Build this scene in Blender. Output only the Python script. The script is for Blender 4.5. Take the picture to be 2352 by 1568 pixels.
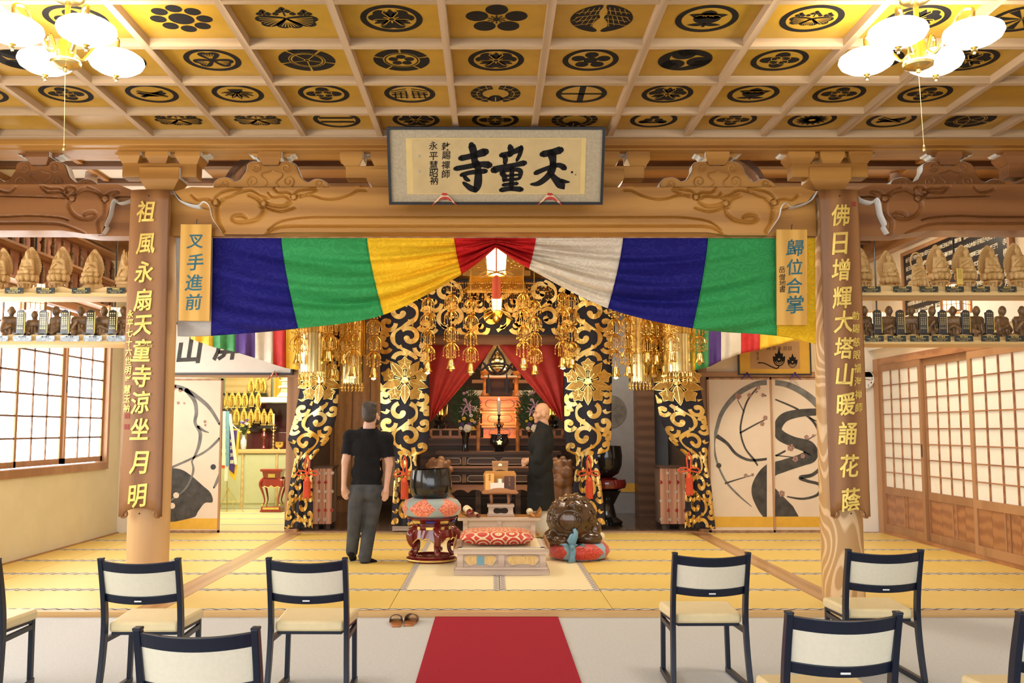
import bpy, bmesh, math, random
import numpy as np
from mathutils import Vector, Matrix, Euler

for _o in list(bpy.data.objects): bpy.data.objects.remove(_o, do_unlink=True)
SC = bpy.context.scene
COL = SC.collection
RND = random.Random(7)
pi = math.pi

# ---------------------------------------------------------------- camera
FPX, CX, CY, PITCH, CAMZ = 2150.0, 1128.0, 784.0, math.radians(5.34), 1.48
cam = bpy.data.cameras.new('camera'); cam.sensor_width = 36.0
cam.lens = FPX / 2352 * 36.0; cam.shift_x = (1176 - CX) / 2352; cam.clip_start = .05; cam.clip_end = 200
cam_o = bpy.data.objects.new('camera', cam); COL.objects.link(cam_o)
cam_o.location = (0, 0, CAMZ); cam_o.rotation_euler = (pi / 2 + PITCH, 0, 0)
SC.camera = cam_o

# ---------------------------------------------------------------- world, exposure
W = bpy.data.worlds.new('world'); SC.world = W; W.use_nodes = True
_bg = W.node_tree.nodes['Background']; _bg.inputs[0].default_value = (.90, .95, 1, 1); _bg.inputs[1].default_value = 3.8
SC.view_settings.view_transform = 'Standard'; SC.view_settings.look = 'None'
SC.view_settings.gamma = 1; SC.view_settings.use_curve_mapping = False
SC.view_settings.exposure = 0.34

def lamp(name, kind, loc, power, color, size=.3, rot=(0, 0, 0), size_y=None, label=None, spot=None):
    d = bpy.data.lights.new(name, kind); d.energy = power; d.color = color
    if kind == 'AREA':
        d.size = size
        if size_y: d.shape = 'RECTANGLE'; d.size_y = size_y
    else:
        d.shadow_soft_size = size
    if kind == 'SPOT' and spot: d.spot_size = spot; d.spot_blend = .6
    o = bpy.data.objects.new(name, d); COL.objects.link(o); o.location = loc; o.rotation_euler = rot
    return o

# warm ceiling lights of the inner sanctuary and of the room beside it
lamp('sanctuary_light', 'AREA', (.07, 12.2, 4.12), 62, (1, .74, .42), 2.6, (math.radians(-28), 0, 0), .5)
lamp('sanctuary_light', 'AREA', (.07, 14.9, 3.7), 30, (1, .66, .34), 1.6, (0, 0, 0), .4)
lamp('altar_light', 'POINT', (.1, 15.3, 1.75), 15, (1, .50, .20), .12)
lamp('sanctuary_light', 'AREA', (2.2, 15.3, 3.6), 26, (1, .86, .66), .8, (0, 0, 0), .8)
lamp('sanctuary_light', 'AREA', (-2.1, 15.0, 3.6), 12, (1, .72, .42), .8, (0, 0, 0), .8)
lamp('side_room_light', 'AREA', (-4.1, 16.2, 3.3), 120, (1, .96, .70), 1.4, (0, 0, 0), 1.4)
lamp('aisle_light', 'AREA', (4.3, 11.2, 4.05), 52, (1, .86, .62), .9, (0, 0, 0), .9)
lamp('aisle_light', 'AREA', (-4.2, 11.2, 4.05), 16, (1, .80, .55), .9, (0, 0, 0), .9)
lamp('hall_fill_light', 'AREA', (1.9, 10.4, 4.1), 55, (1, .92, .74), .6, (0, 0, 0), .6)  # both hall lamps are unseen fills, added to brighten mats and doors
lamp('hall_fill_light', 'AREA', (-1.3, 10.6, 4.1), 20, (1, .92, .74), .6, (0, 0, 0), .6)

# ---------------------------------------------------------------- projection helpers (design of the real places)
_F = np.array([0, math.cos(PITCH), math.sin(PITCH)]); _R = np.array([1., 0, 0]); _U = np.cross(_R, _F)
_C = np.array([0, 0, CAMZ])
def ray(px, py): return _F + _R * (px - CX) / FPX + _U * (CY - py) / FPX
def P(px, py, Y): v = ray(px, py); return Vector(_C + v * Y / v[1])
def G(px, py, Z=0.): v = ray(px, py); return Vector(_C + v * (Z - CAMZ) / v[2])
def PX(px, py, x): v = ray(px, py); return Vector(_C + v * x / v[0])

# ---------------------------------------------------------------- materials
def nt(name):
    m = bpy.data.materials.new(name); m.use_nodes = True
    t = m.node_tree; b = t.nodes['Principled BSDF']
    return m, t, b
def col(c): return (c[0], c[1], c[2], 1)
def L(t, a, b): t.links.new(a, b)
def coords(t, scale=(1, 1, 1), rand=True, rot=(0, 0, 0)):
    tc = t.nodes.new('ShaderNodeTexCoord'); mp = t.nodes.new('ShaderNodeMapping')
    mp.inputs['Scale'].default_value = scale; mp.inputs['Rotation'].default_value = rot
    if rand:
        oi = t.nodes.new('ShaderNodeObjectInfo'); mu = t.nodes.new('ShaderNodeVectorMath'); mu.operation = 'MULTIPLY_ADD'
        mu.inputs[1].default_value = (17, 23, 31); L(t, oi.outputs['Random'], mu.inputs[0]); L(t, tc.outputs['Object'], mu.inputs[2])
        L(t, mu.outputs[0], mp.inputs['Vector'])
    else: L(t, tc.outputs['Object'], mp.inputs['Vector'])
    return mp.outputs[0]
def noise(t, vec, scale, detail=3, rough=.55, dist=0):
    n = t.nodes.new('ShaderNodeTexNoise'); n.inputs['Scale'].default_value = scale; n.inputs['Detail'].default_value = detail
    n.inputs['Roughness'].default_value = rough; n.inputs['Distortion'].default_value = dist
    L(t, vec, n.inputs['Vector']); return n.outputs['Fac']
def ramp(t, fac, stops, interp='LINEAR'):
    r = t.nodes.new('ShaderNodeValToRGB'); cr = r.color_ramp; cr.interpolation = interp
    while len(cr.elements) < len(stops): cr.elements.new(.5)
    for e, (p, c) in zip(cr.elements, stops): e.position = p; e.color = col(c)
    L(t, fac, r.inputs[0]); return r.outputs[0]
def bump(t, b, h, strength=.2, dist=.01):
    n = t.nodes.new('ShaderNodeBump'); n.inputs['Strength'].default_value = strength; n.inputs['Distance'].default_value = dist
    L(t, h, n.inputs['Height']); L(t, n.outputs[0], b.inputs['Normal'])
def spec(b, v):
    b.inputs['Specular IOR Level'].default_value = v

MATS = {}
def plain(name, c, rough=.5, metal=0., var=.12, scale=8, spc=.5, bmp=0, coat=0, sheen=0, em=None, ems=0, trans=0):
    m, t, b = nt(name)
    if var > 0:
        f = noise(t, coords(t), scale)
        c1 = tuple(max(0, x * (1 - var)) for x in c); c2 = tuple(min(1, x * (1 + var)) for x in c)
        L(t, ramp(t, f, [(.3, c1), (.7, c2)]), b.inputs['Base Color'])
        if bmp: bump(t, b, f, bmp)
    else: b.inputs['Base Color'].default_value = col(c)
    b.inputs['Roughness'].default_value = rough; b.inputs['Metallic'].default_value = metal; spec(b, spc)
    if coat: b.inputs['Coat Weight'].default_value = coat; b.inputs['Coat Roughness'].default_value = .06
    if sheen: b.inputs['Sheen Weight'].default_value = sheen
    if em: b.inputs['Emission Color'].default_value = col(em); b.inputs['Emission Strength'].default_value = ems
    MATS[name] = m; return m
def wood(name, c1, c2, axis='X', rough=.45, grain=14, fig=2.2, spc=.4, coat=0, contrast=(.32, .68)):
    m, t, b = nt(name)
    st = {'X': (.09, 1, 1), 'Y': (1, .09, 1), 'Z': (1, 1, .09)}[axis]
    v = coords(t, st)
    n1 = noise(t, v, grain, 4, .6, .6)
    w = t.nodes.new('ShaderNodeTexWave'); w.wave_type = 'BANDS'
    w.bands_direction = {'X': 'Z', 'Y': 'X', 'Z': 'X'}[axis]
    w.inputs['Scale'].default_value = fig; w.inputs['Distortion'].default_value = 5; w.inputs['Detail'].default_value = 2
    L(t, v, w.inputs['Vector'])
    mx = t.nodes.new('ShaderNodeMath'); mx.operation = 'MULTIPLY_ADD'; mx.inputs[1].default_value = .45
    L(t, w.outputs['Fac'], mx.inputs[0])
    m2 = t.nodes.new('ShaderNodeMath'); m2.operation = 'MULTIPLY'; m2.inputs[1].default_value = .6
    L(t, n1, m2.inputs[0]); L(t, m2.outputs[0], mx.inputs[2])
    L(t, ramp(t, mx.outputs[0], [(contrast[0], c1), (contrast[1], c2)]), b.inputs['Base Color'])
    bump(t, b, n1, .08, .004)
    b.inputs['Roughness'].default_value = rough; spec(b, spc)
    if coat: b.inputs['Coat Weight'].default_value = coat; b.inputs['Coat Roughness'].default_value = .12
    MATS[name] = m; return m
def emit(name, c, s):
    m, t, b = nt(name); b.inputs['Base Color'].default_value = col(c); b.inputs['Roughness'].default_value = .4
    b.inputs['Emission Color'].default_value = col(c); b.inputs['Emission Strength'].default_value = s
    MATS[name] = m; return m

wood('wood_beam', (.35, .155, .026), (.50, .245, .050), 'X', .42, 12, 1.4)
wood('wood_beam_shaded', (.19, .072, .020), (.285, .118, .036), 'X', .42, 12, 1.4)  # side beams: the main beam's wood, darkened for their weaker light
wood('wood_beam_z', (.44, .27, .14), (.58, .38, .21), 'Z', .45, 12, 1.4)
wood('wood_rib', (.42, .29, .17), (.54, .39, .24), 'X', .5, 18, 3)
wood('wood_rib_y', (.40, .275, .165), (.52, .37, .235), 'Y', .5, 18, 3)
wood('wood_col', (.52, .30, .13), (.68, .43, .21), 'Z', .4, 6, 1.1, contrast=(.25, .75))
def _contour_wood(name, c1, c2):
    # flame-figured grain: contour lines of a stretched noise
    m, t, b = nt(name); f = noise(t, coords(t, (1, 1, .42)), 2.6, 1, .4)
    mu = t.nodes.new('ShaderNodeMath'); mu.operation = 'MULTIPLY'; mu.inputs[1].default_value = 95; L(t, f, mu.inputs[0])
    s = t.nodes.new('ShaderNodeMath'); s.operation = 'SINE'; L(t, mu.outputs[0], s.inputs[0])
    L(t, ramp(t, s.outputs[0], [(.1, c1), (.75, c2)]), b.inputs['Base Color']); b.inputs['Roughness'].default_value = .4; MATS[name] = m
_contour_wood('wood_col_pale', (.50, .30, .125), (.74, .53, .30))
wood('wood_plank', (.20, .083, .028), (.35, .165, .060), 'Z', .4, 9, 1.6, contrast=(.25, .75))
wood('wood_sign', (.60, .325, .055), (.74, .43, .095), 'Z', .4, 10, 2)
wood('wood_sill', (.40, .22, .09), (.52, .30, .13), 'Y', .35, 14, 2, coat=.2)
wood('wood_step', (.50, .30, .12), (.62, .40, .17), 'X', .35, 14, 2)
wood('wood_frame', (.33, .17, .08), (.44, .24, .12), 'Z', .42, 14, 2)
wood('wood_frame_x', (.33, .17, .08), (.44, .24, .12), 'X', .42, 14, 2)
wood('wood_shelf', (.66, .44, .17), (.76, .54, .24), 'X', .5, 12, 2)
wood('wood_ceil', (.27, .125, .045), (.38, .19, .07), 'X', .3, 14, 2, coat=.25)
wood('wood_batten', (.14, .075, .045), (.22, .12, .07), 'X', .45, 14, 2)
wood('wood_dark', (.055, .03, .02), (.10, .055, .035), 'X', .42, 14, 2, spc=.3)
wood('wood_floor_dark', (.045, .028, .02), (.08, .05, .034), 'Y', .16, 10, 2, coat=.3)
wood('wood_altar', (.52, .17, .03), (.66, .25, .055), 'X', .3, 12, 2, coat=.2)
wood('wood_red', (.30, .13, .06), (.42, .20, .09), 'X', .35, 14, 2)
wood('wood_grey', (.47, .36, .29), (.60, .48, .40), 'X', .5, 18, 3)
wood('wood_honey', (.37, .16, .035), (.49, .235, .06), 'X', .35, 14, 2, coat=.2)
wood('wood_carved', (.56, .34, .115), (.70, .46, .19), 'Z', .5, 10, 2)
wood('wood_lion', (.17, .08, .04), (.30, .15, .075), 'Z', .35, 8, 2)
wood('wood_bark', (.36, .16, .09), (.58, .32, .21), 'Z', .5, 9, 3, contrast=(.2, .8))
wood('wood_bark_side', (.08, .055, .045), (.24, .17, .14), 'Z', .7, 16, 5, contrast=(.3, .7))
plain('plaster_cream', (.72, .665, .48), .85, var=.04, scale=3)
plain('plaster_white', (.80, .75, .69), .85, var=.03, scale=3)
plain('plaster_warm', (.82, .70, .52), .85, var=.03, scale=3)
plain('edge_white', (.80, .82, .80), .6, var=.02)
plain('shoji_paper', (.86, .84, .77), .75, var=.02, scale=20, trans=0)
emit('shoji_lit', (1, .99, .97), 5.6)
plain('panel_gold', (.44, .245, .024), .36, var=.10, scale=5, spc=.4)
plain('ink', (.012, .011, .011), .6, var=.2, scale=30, spc=.12)
plain('ink_wash', (.055, .052, .048), .7, var=.45, scale=9)
plain('ink_grey', (.17, .165, .155), .7, var=.3, scale=9)
plain('ink_pink', (.42, .24, .19), .7, var=.2, scale=20)
plain('carpet_beige', (.56, .575, .585), .95, var=.06, scale=60, spc=.1)
plain('carpet_red', (.36, .022, .040), .95, var=.14, scale=180, spc=.1, bmp=.3)
plain('gold', (.78, .50, .13), .28, 1., var=.12, scale=12)
plain('gold_bright', (.90, .66, .22), .22, 1., var=.1, scale=14)
plain('gold_pale', (.86, .74, .38), .26, 1., var=.12, scale=10)
plain('gold_paint', (.83, .62, .16), .38, .55, var=.08, scale=16)
plain('gold_thread', (.50, .29, .065), .42, .7, var=.15, scale=30)
plain('brass', (.72, .55, .22), .25, 1., var=.06)
plain('lacquer_black', (.012, .012, .014), .10, var=0, coat=.6)
plain('bowl_black', (.016, .017, .018), .16, .35, var=.2, coat=.5)
plain('lacquer_red', (.16, .012, .012), .14, var=.1, coat=.6)
plain('lacquer_bright', (.36, .035, .022), .18, var=.08, coat=.5)
plain('black_frame', (.018, .020, .026), .3, var=0)
plain('chair_frame', (.006, .010, .024), .36, var=.1, spc=.35)
plain('chair_pad', (.74, .62, .36), .55, var=.03, scale=20)
plain('chair_back', (.70, .66, .52), .7, var=.03, scale=60)
plain('label_white', (.75, .77, .8), .4, var=0)
plain('skin', (.62, .36, .25), .5, var=.08, scale=25)
plain('skin_monk', (.60, .33, .19), .45, var=.06, scale=25)
plain('hair', (.045, .032, .026), .6, var=.5, scale=70, bmp=.6)
plain('shirt_black', (.012, .012, .014), .9, var=.2, scale=12, spc=.15)
plain('jeans_grey', (.062, .066, .072), .85, var=.25, scale=9, spc=.2)
plain('robe_black', (.013, .014, .014), .8, var=.2, spc=.25)
plain('robe_white', (.74, .73, .68), .8, var=.03)
plain('cloth_blue', (.022, .022, .165), .6, var=.18, scale=14)
plain('cloth_green', (.055, .30, .105), .6, var=.16, scale=14)
plain('cloth_yellow', (.80, .50, .035), .55, var=.10, scale=14)
plain('cloth_red', (.52, .022, .022), .6, var=.12, scale=14)
plain('cloth_white', (.68, .62, .53), .65, var=.05, scale=14)
plain('cloth_white_shaded', (.50, .47, .43), .7, var=.05, scale=14)  # white end of the big banner, greyed for its shade
plain('cloth_purple', (.075, .03, .22), .6, var=.1, scale=14)
plain('curtain_red', (.42, .022, .014), .6, var=.15, scale=10)
plain('brocade', (.010, .010, .024), .75, var=.2, scale=40)
plain('tassel', (.62, .075, .018), .6, var=.15, scale=60)
plain('pale_green', (.60, .60, .36), .6, var=.03)
plain('maroon', (.075, .012, .018), .25, var=.1, coat=.3)
plain('leaf', (.035, .085, .022), .6, var=.4, scale=30)
plain('leaf_light', (.10, .16, .03), .6, var=.4, scale=30)
plain('lily', (.62, .42, .55), .6, var=.15, scale=30)
plain('petal_white', (.80, .76, .62), .6, var=.05)
plain('petal_yellow', (.80, .55, .06), .6, var=.1)
plain('petal_violet', (.12, .05, .25), .6, var=.1)
plain('porcelain', (.62, .68, .75), .2, var=.25, scale=20)
plain('wax', (.86, .80, .66), .4, var=.03)
plain('bronze', (.19, .108, .048), .42, .15, var=.5, scale=16)
plain('wood_fish', (.075, .038, .016), .24, .15, var=.35, scale=10, coat=.35)
plain('sky_silk', (.16, .34, .47), .6, var=.1)
plain('grey_silk', (.30, .34, .33), .6, var=.1)
plain('blue_paint', (.008, .12, .16), .5, var=.1)
plain('label_dark', (.025, .035, .032), .25, var=0)
plain('label_marble', (.45, .52, .58), .2, var=.3, scale=30)
plain('paper_mount', (.43, .36, .24), .8, var=.12, scale=50)
plain('paper_aged', (.56, .42, .20), .8, var=.10, scale=6)
plain('paper_aged_edge', (.66, .50, .20), .8, var=.06)
plain('paper_white', (.78, .74, .68), .8, var=.02)
plain('paper_door', (.74, .62, .49), .8, var=.03, scale=4)
plain('gold_band', (.74, .43, .045), .42, .15, var=.06)
plain('picture_gold', (.68, .40, .05), .45, .2, var=.06)
plain('picture_brown', (.46, .27, .12), .7, var=.05)
plain('pink_board', (.52, .25, .17), .7, var=.05)
plain('mallet_cream', (.75, .66, .45), .6, var=.05)
plain('book_orange', (.76, .42, .12), .6, var=.05)
plain('book_maroon', (.075, .03, .032), .5, var=.05)
plain('slipper', (.42, .15, .04), .3, var=.1, coat=.3)
plain('slipper_dark', (.13, .05, .02), .4, var=.1)
plain('board_black', (.012, .011, .015), .35, var=0)
plain('lettering_white', (.80, .72, .55), .6, var=0)
plain('cord', (.70, .52, .25), .6, var=0)
plain('clock_white', (.80, .80, .80), .35, var=0)
plain('grey_wall', (.30, .31, .33), .7, var=.05)
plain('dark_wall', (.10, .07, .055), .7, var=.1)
plain('red_patch', (.30, .05, .03), .6, var=0)
emit('globe_glow', (1, .96, .84), 23)
emit('lantern_glow', (1, .68, .32), 7.5)
emit('lantern_glow_soft', (1, .62, .28), 3.2)
emit('flame', (1, .70, .32), 16)
emit('ceiling_lamp', (1, .95, .85), 4)
def _glass():
    m, t, b = nt('glass'); b.inputs['Base Color'].default_value = (1, 1, 1, 1); b.inputs['Roughness'].default_value = .05
    b.inputs['Transmission Weight'].default_value = 1; MATS['glass'] = m
_glass()

def _tatami(name, c1, c2, axis):
    m, t, b = nt(name)
    v = coords(t, (4, 90, 1) if axis == 'X' else (90, 4, 1))
    f = noise(t, v, 2.5, 3)
    f2 = noise(t, coords(t), .9, 2)
    mx = t.nodes.new('ShaderNodeMath'); mx.operation = 'MULTIPLY_ADD'; mx.inputs[1].default_value = .5
    L(t, f, mx.inputs[0]); m2 = t.nodes.new('ShaderNodeMath'); m2.operation = 'MULTIPLY'; m2.inputs[1].default_value = .5
    L(t, f2, m2.inputs[0]); L(t, m2.outputs[0], mx.inputs[2])
    L(t, ramp(t, mx.outputs[0], [(.35, c1), (.65, c2)]), b.inputs['Base Color'])
    bump(t, b, f, .1, .003); b.inputs['Roughness'].default_value = .42; spec(b, .35); MATS[name] = m
_tatami('tatami', (.72, .52, .135), (.79, .59, .175), 'X')
_tatami('tatami_pale', (.85, .74, .46), (.89, .79, .52), 'Y')
_tatami('tatami_side', (.66, .60, .30), (.72, .66, .36), 'X')

def _heri(name, axis, c_dark=(.10, .085, .085), c_light=(.66, .61, .54)):
    # woven mat binding: pale ground with dark wave motifs
    m, t, b = nt(name)
    tc = t.nodes.new('ShaderNodeTexCoord'); sx = t.nodes.new('ShaderNodeSeparateXYZ'); L(t, tc.outputs['Object'], sx.inputs[0])
    al, ac = (0, 1) if axis == 'X' else (1, 0)
    def mth(op, a, bb=None, v=None):
        n = t.nodes.new('ShaderNodeMath'); n.operation = op; L(t, a, n.inputs[0])
        if bb is not None: L(t, bb, n.inputs[1])
        if v is not None: n.inputs[1].default_value = v
        return n.outputs[0]
    s = mth('SINE', mth('MULTIPLY', sx.outputs[al], v=2 * pi / .115))
    a = mth('MULTIPLY', s, v=.016)
    d = mth('ABSOLUTE', mth('SUBTRACT', sx.outputs[ac], a))
    L(t, ramp(t, mth('MULTIPLY', d, v=28.), [(.0, c_dark), (.34, c_dark), (.42, c_light)]), b.inputs['Base Color'])
    b.inputs['Roughness'].default_value = .8; MATS[name] = m
_heri('heri', 'X'); _heri('heri_y', 'Y', (.30, .27, .25), (.52, .47, .42))

def _patch(name, c1, c2, nseg, hk=7.):
    # round cushion sewn of lozenges of brocade on silk: by angle round the cushion and height
    m, t, b = nt(name)
    tc = t.nodes.new('ShaderNodeTexCoord'); sx = t.nodes.new('ShaderNodeSeparateXYZ'); L(t, tc.outputs['Object'], sx.inputs[0])
    def mth(op, a, bb=None, v=None):
        n = t.nodes.new('ShaderNodeMath'); n.operation = op; L(t, a, n.inputs[0])
        if bb is not None: L(t, bb, n.inputs[1])
        if v is not None: n.inputs[1].default_value = v
        return n.outputs[0]
    an = mth('ARCTAN2', sx.outputs[1], sx.outputs[0])
    fr = mth('FRACT', mth('ADD', mth('MULTIPLY', an, v=nseg / (2 * pi)), v=10.28))
    tri = mth('MULTIPLY', mth('ABSOLUTE', mth('SUBTRACT', fr, v=.5)), v=2.)       # 1 at seams, 0 in the middle
    hz = mth('ABSOLUTE', sx.outputs[2]); k = mth('ADD', mth('MULTIPLY', hz, v=hk), tri)
    st = ramp(t, k, [(.0, (1, 1, 1)), (.93, (1, 1, 1)), (.95, (0, 0, 0))])
    fl = noise(t, coords(t, rand=False), 55, 2)
    c = ramp(t, fl, [(.40, c1), (.60, (min(1, c1[0] * 1.55), min(1, c1[1] * 3.2), min(1, c1[2] * 4)))])
    mx = t.nodes.new('ShaderNodeMix'); mx.data_type = 'RGBA'; L(t, st, mx.inputs[0]); mx.inputs[6].default_value = col(c2); L(t, c, mx.inputs[7])
    L(t, mx.outputs[2], b.inputs['Base Color']); b.inputs['Roughness'].default_value = .45; b.inputs['Sheen Weight'].default_value = .3
    MATS[name] = m
_patch('cushion_patch', (.56, .10, .045), (.33, .40, .38), 6)
_patch('cushion_patch_blue', (.42, .022, .012), (.25, .42, .52), 5, 4.2)

def _cushion_print():
    m, t, b = nt('cushion_print')
    v = coords(t, rand=False)
    vo = t.nodes.new('ShaderNodeTexVoronoi'); vo.inputs['Scale'].default_value = 6.5; vo.inputs['Randomness'].default_value = .15; L(t, v, vo.inputs['Vector'])
    s = t.nodes.new('ShaderNodeMath'); s.operation = 'SINE'; mu = t.nodes.new('ShaderNodeMath'); mu.operation = 'MULTIPLY'; mu.inputs[1].default_value = 26
    L(t, vo.outputs['Distance'], mu.inputs[0]); L(t, mu.outputs[0], s.inputs[0])
    L(t, ramp(t, s.outputs[0], [(.35, (.50, .035, .03)), (.5, (.78, .66, .42)), (.85, (.80, .70, .50)), (.95, (.62, .45, .18))]), b.inputs['Base Color'])
    b.inputs['Roughness'].default_value = .5; MATS['cushion_print'] = m
_cushion_print()

def _damask(name, c):
    # silk with a tone-on-tone woven scroll pattern
    m, t, b = nt(name)
    v = coords(t, (1, 1, 1), rand=False)
    w = t.nodes.new('ShaderNodeTexWave'); w.wave_type = 'RINGS'; w.inputs['Scale'].default_value = 5; w.inputs['Distortion'].default_value = 18
    w.inputs['Detail'].default_value = 1; w.inputs['Detail Scale'].default_value = 1.8; L(t, v, w.inputs['Vector'])
    c2 = tuple(min(1, x * 1.12 + .004) for x in c)
    L(t, ramp(t, w.outputs['Fac'], [(.60, c), (.72, c2)]), b.inputs['Base Color'])
    b.inputs['Roughness'].default_value = .7; spec(b, .12); MATS[name] = m
for _n, _c in (('silk_blue', (.012, .011, .155)), ('silk_green', (.035, .29, .085)), ('silk_yellow', (.82, .50, .02)), ('silk_red', (.50, .014, .014)), ('silk_white', (.66, .58, .46))): _damask(_n, _c)

def _goldcloth():
    m, t, b = nt('gold_leaf')
    v = coords(t, rand=False); f = noise(t, v, 22, 4, .65); g = noise(t, v, 3.5, 2)
    L(t, ramp(t, g, [(.3, (.66, .38, .08)), (.55, (.84, .60, .20)), (.75, (.92, .78, .42))]), b.inputs['Base Color'])
    b.inputs['Metallic'].default_value = .9; b.inputs['Roughness'].default_value = .33; bump(t, b, f, .6, .01); MATS['gold_leaf'] = m
_goldcloth()

# ---------------------------------------------------------------- mesh building
class MB:
    def __init__(s): s.v = []; s.f = []; s.mi = []
    def add(s, vs, fs, mi=0):
        n = len(s.v); s.v.extend([tuple(p) for p in vs]); s.f.extend([tuple(i + n for i in f) for f in fs]); s.mi.extend([mi] * len(fs)); return s
    def box(s, x0, x1, y0, y1, z0, z1, M=None, mi=0):
        vs = [Vector((x, y, z)) for z in (z0, z1) for y in (y0, y1) for x in (x0, x1)]
        if M is not None: vs = [M @ p for p in vs]
        return s.add(vs, [(0, 2, 3, 1), (4, 5, 7, 6), (0, 1, 5, 4), (2, 6, 7, 3), (0, 4, 6, 2), (1, 3, 7, 5)], mi)
    def taper(s, x, y, z0, z1, w0, d0, w1, d1, mi=0):
        vs = []
        for z, w, d in ((z0, w0, d0), (z1, w1, d1)):
            vs += [(x - w / 2, y - d / 2, z), (x + w / 2, y - d / 2, z), (x - w / 2, y + d / 2, z), (x + w / 2, y + d / 2, z)]
        return s.add(vs, [(0, 2, 3, 1), (4, 5, 7, 6), (0, 1, 5, 4), (2, 6, 7, 3), (0, 4, 6, 2), (1, 3, 7, 5)], mi)
    def bar(s, a, b, w, h, up=(0, 0, 1), mi=0):
        a = Vector(a); b = Vector(b); d = (b - a); l = d.length; d.normalize(); u = Vector(up)
        if abs(d.dot(u)) > .99: u = Vector((0, 1, 0))
        r = d.cross(u).normalized(); u = r.cross(d)
        vs = [p + r * (sx * w / 2) + u * (sz * h / 2) for p in (a, b) for sz in (-1, 1) for sx in (-1, 1)]
        return s.add(vs, [(0, 1, 3, 2), (4, 6, 7, 5), (0, 4, 5, 1), (2, 3, 7, 6), (0, 2, 6, 4), (1, 5, 7, 3)], mi)
    def tube(s, pts, r, n=8, closed=False, flat=1., mi=0, up=(0, 0, 1)):
        pts = [Vector(p) for p in pts]; m = len(pts)
        rs = r if isinstance(r, (list, tuple)) else [r] * m
        rings = []; prev = None
        for i, p in enumerate(pts):
            if closed: d = pts[(i + 1) % m] - pts[i - 1]
            else: d = pts[min(i + 1, m - 1)] - pts[max(i - 1, 0)]
            if d.length < 1e-9: d = Vector((0, 0, 1))
            d.normalize()
            if prev is None:
                u = Vector(up)
                if abs(d.dot(u)) > .95: u = Vector((0, 1, 0))
            else: u = prev
            a = d.cross(u)
            if a.length < 1e-6: a = d.orthogonal()
            a.normalize(); u = a.cross(d); prev = u
            rings.append([p + a * (math.cos(2 * pi * k / n) * rs[i]) + u * (math.sin(2 * pi * k / n) * rs[i] * flat) for k in range(n)])
        vs = [q for rg in rings for q in rg]; fs = []
        for i in range(m if closed else m - 1):
            j = (i + 1) % m
            for k in range(n): fs.append((i * n + k, i * n + (k + 1) % n, j * n + (k + 1) % n, j * n + k))
        if not closed: fs.append(tuple(range(n))[::-1]); fs.append(tuple((m - 1) * n + k for k in range(n)))
        return s.add(vs, fs, mi)
    def lathe(s, prof, n=20, c=(0, 0, 0), M=None, mi=0, ell=1.):
        vs = []; c = Vector(c)
        for r, z in prof:
            for k in range(n):
                a = 2 * pi * k / n; p = Vector((r * math.cos(a), r * ell * math.sin(a), z))
                vs.append((M @ p if M is not None else p) + c)
        fs = []; m = len(prof)
        for i in range(m - 1):
            for k in range(n): fs.append((i * n + k, i * n + (k + 1) % n, (i + 1) * n + (k + 1) % n, (i + 1) * n + k))
        if prof[0][0] > 1e-5: fs.append(tuple(range(n))[::-1])
        if prof[-1][0] > 1e-5: fs.append(tuple((m - 1) * n + k for k in range(n)))
        return s.add(vs, fs, mi)
    def sph(s, c, r, n=12, m=8, M=None, mi=0):
        if not isinstance(r, (tuple, list)): r = (r, r, r)
        vs = []; c = Vector(c)
        for i in range(m + 1):
            t = pi * i / m
            for k in range(n):
                a = 2 * pi * k / n; p = Vector((r[0] * math.sin(t) * math.cos(a), r[1] * math.sin(t) * math.sin(a), r[2] * math.cos(t)))
                vs.append((M @ p if M is not None else p) + c)
        fs = [(i * n + k, (i + 1) * n + k, (i + 1) * n + (k + 1) % n, i * n + (k + 1) % n) for i in range(m) for k in range(n)]
        return s.add(vs, fs, mi)
    def prism(s, poly, y0, y1, M=None, mi=0, plane='XZ'):
        n = len(poly)
        def pt(a, b, d): return Vector((a, d, b)) if plane == 'XZ' else (Vector((a, b, d)) if plane == 'XY' else Vector((d, a, b)))
        vs = [pt(a, b, y0) for a, b in poly] + [pt(a, b, y1) for a, b in poly]
        if M is not None: vs = [M @ p for p in vs]
        fs = [tuple(range(n)), tuple(range(2 * n - 1, n - 1, -1))] + [(i, i + n, (i + 1) % n + n, (i + 1) % n) for i in range(n)]
        return s.add(vs, fs, mi)
    def grid(s, fn, nu, nv, mi=0, wrap=False):
        vs = [fn(i / nu, j / nv) for j in range(nv + 1) for i in range(nu + 1)]
        w = nu + 1
        return s.add(vs, [(j * w + i, j * w + i + 1, (j + 1) * w + i + 1, (j + 1) * w + i) for j in range(nv) for i in range(nu)], mi)
    def strip(s, pts, ws, fn, mi=0):
        # ribbon along 2D points with widths; fn maps (a, b) to space
        m = len(pts); vs = []
        for i in range(m):
            a = pts[max(i - 1, 0)]; b = pts[min(i + 1, m - 1)]; dx, dy = b[0] - a[0], b[1] - a[1]; l = math.hypot(dx, dy) or 1
            w = (ws[i] if isinstance(ws, (list, tuple)) else ws) / 2
            vs.append(fn(pts[i][0] - dy / l * w, pts[i][1] + dx / l * w)); vs.append(fn(pts[i][0] + dy / l * w, pts[i][1] - dx / l * w))
        return s.add(vs, [(2 * i, 2 * i + 1, 2 * i + 3, 2 * i + 2) for i in range(m - 1)], mi)
    def poly(s, pts, fn, mi=0):
        return s.add([fn(*p) for p in pts], [tuple(range(len(pts)))], mi)
    def mesh(s, name):
        me = bpy.data.meshes.new(name); me.from_pydata(s.v, [], s.f); return me
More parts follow.
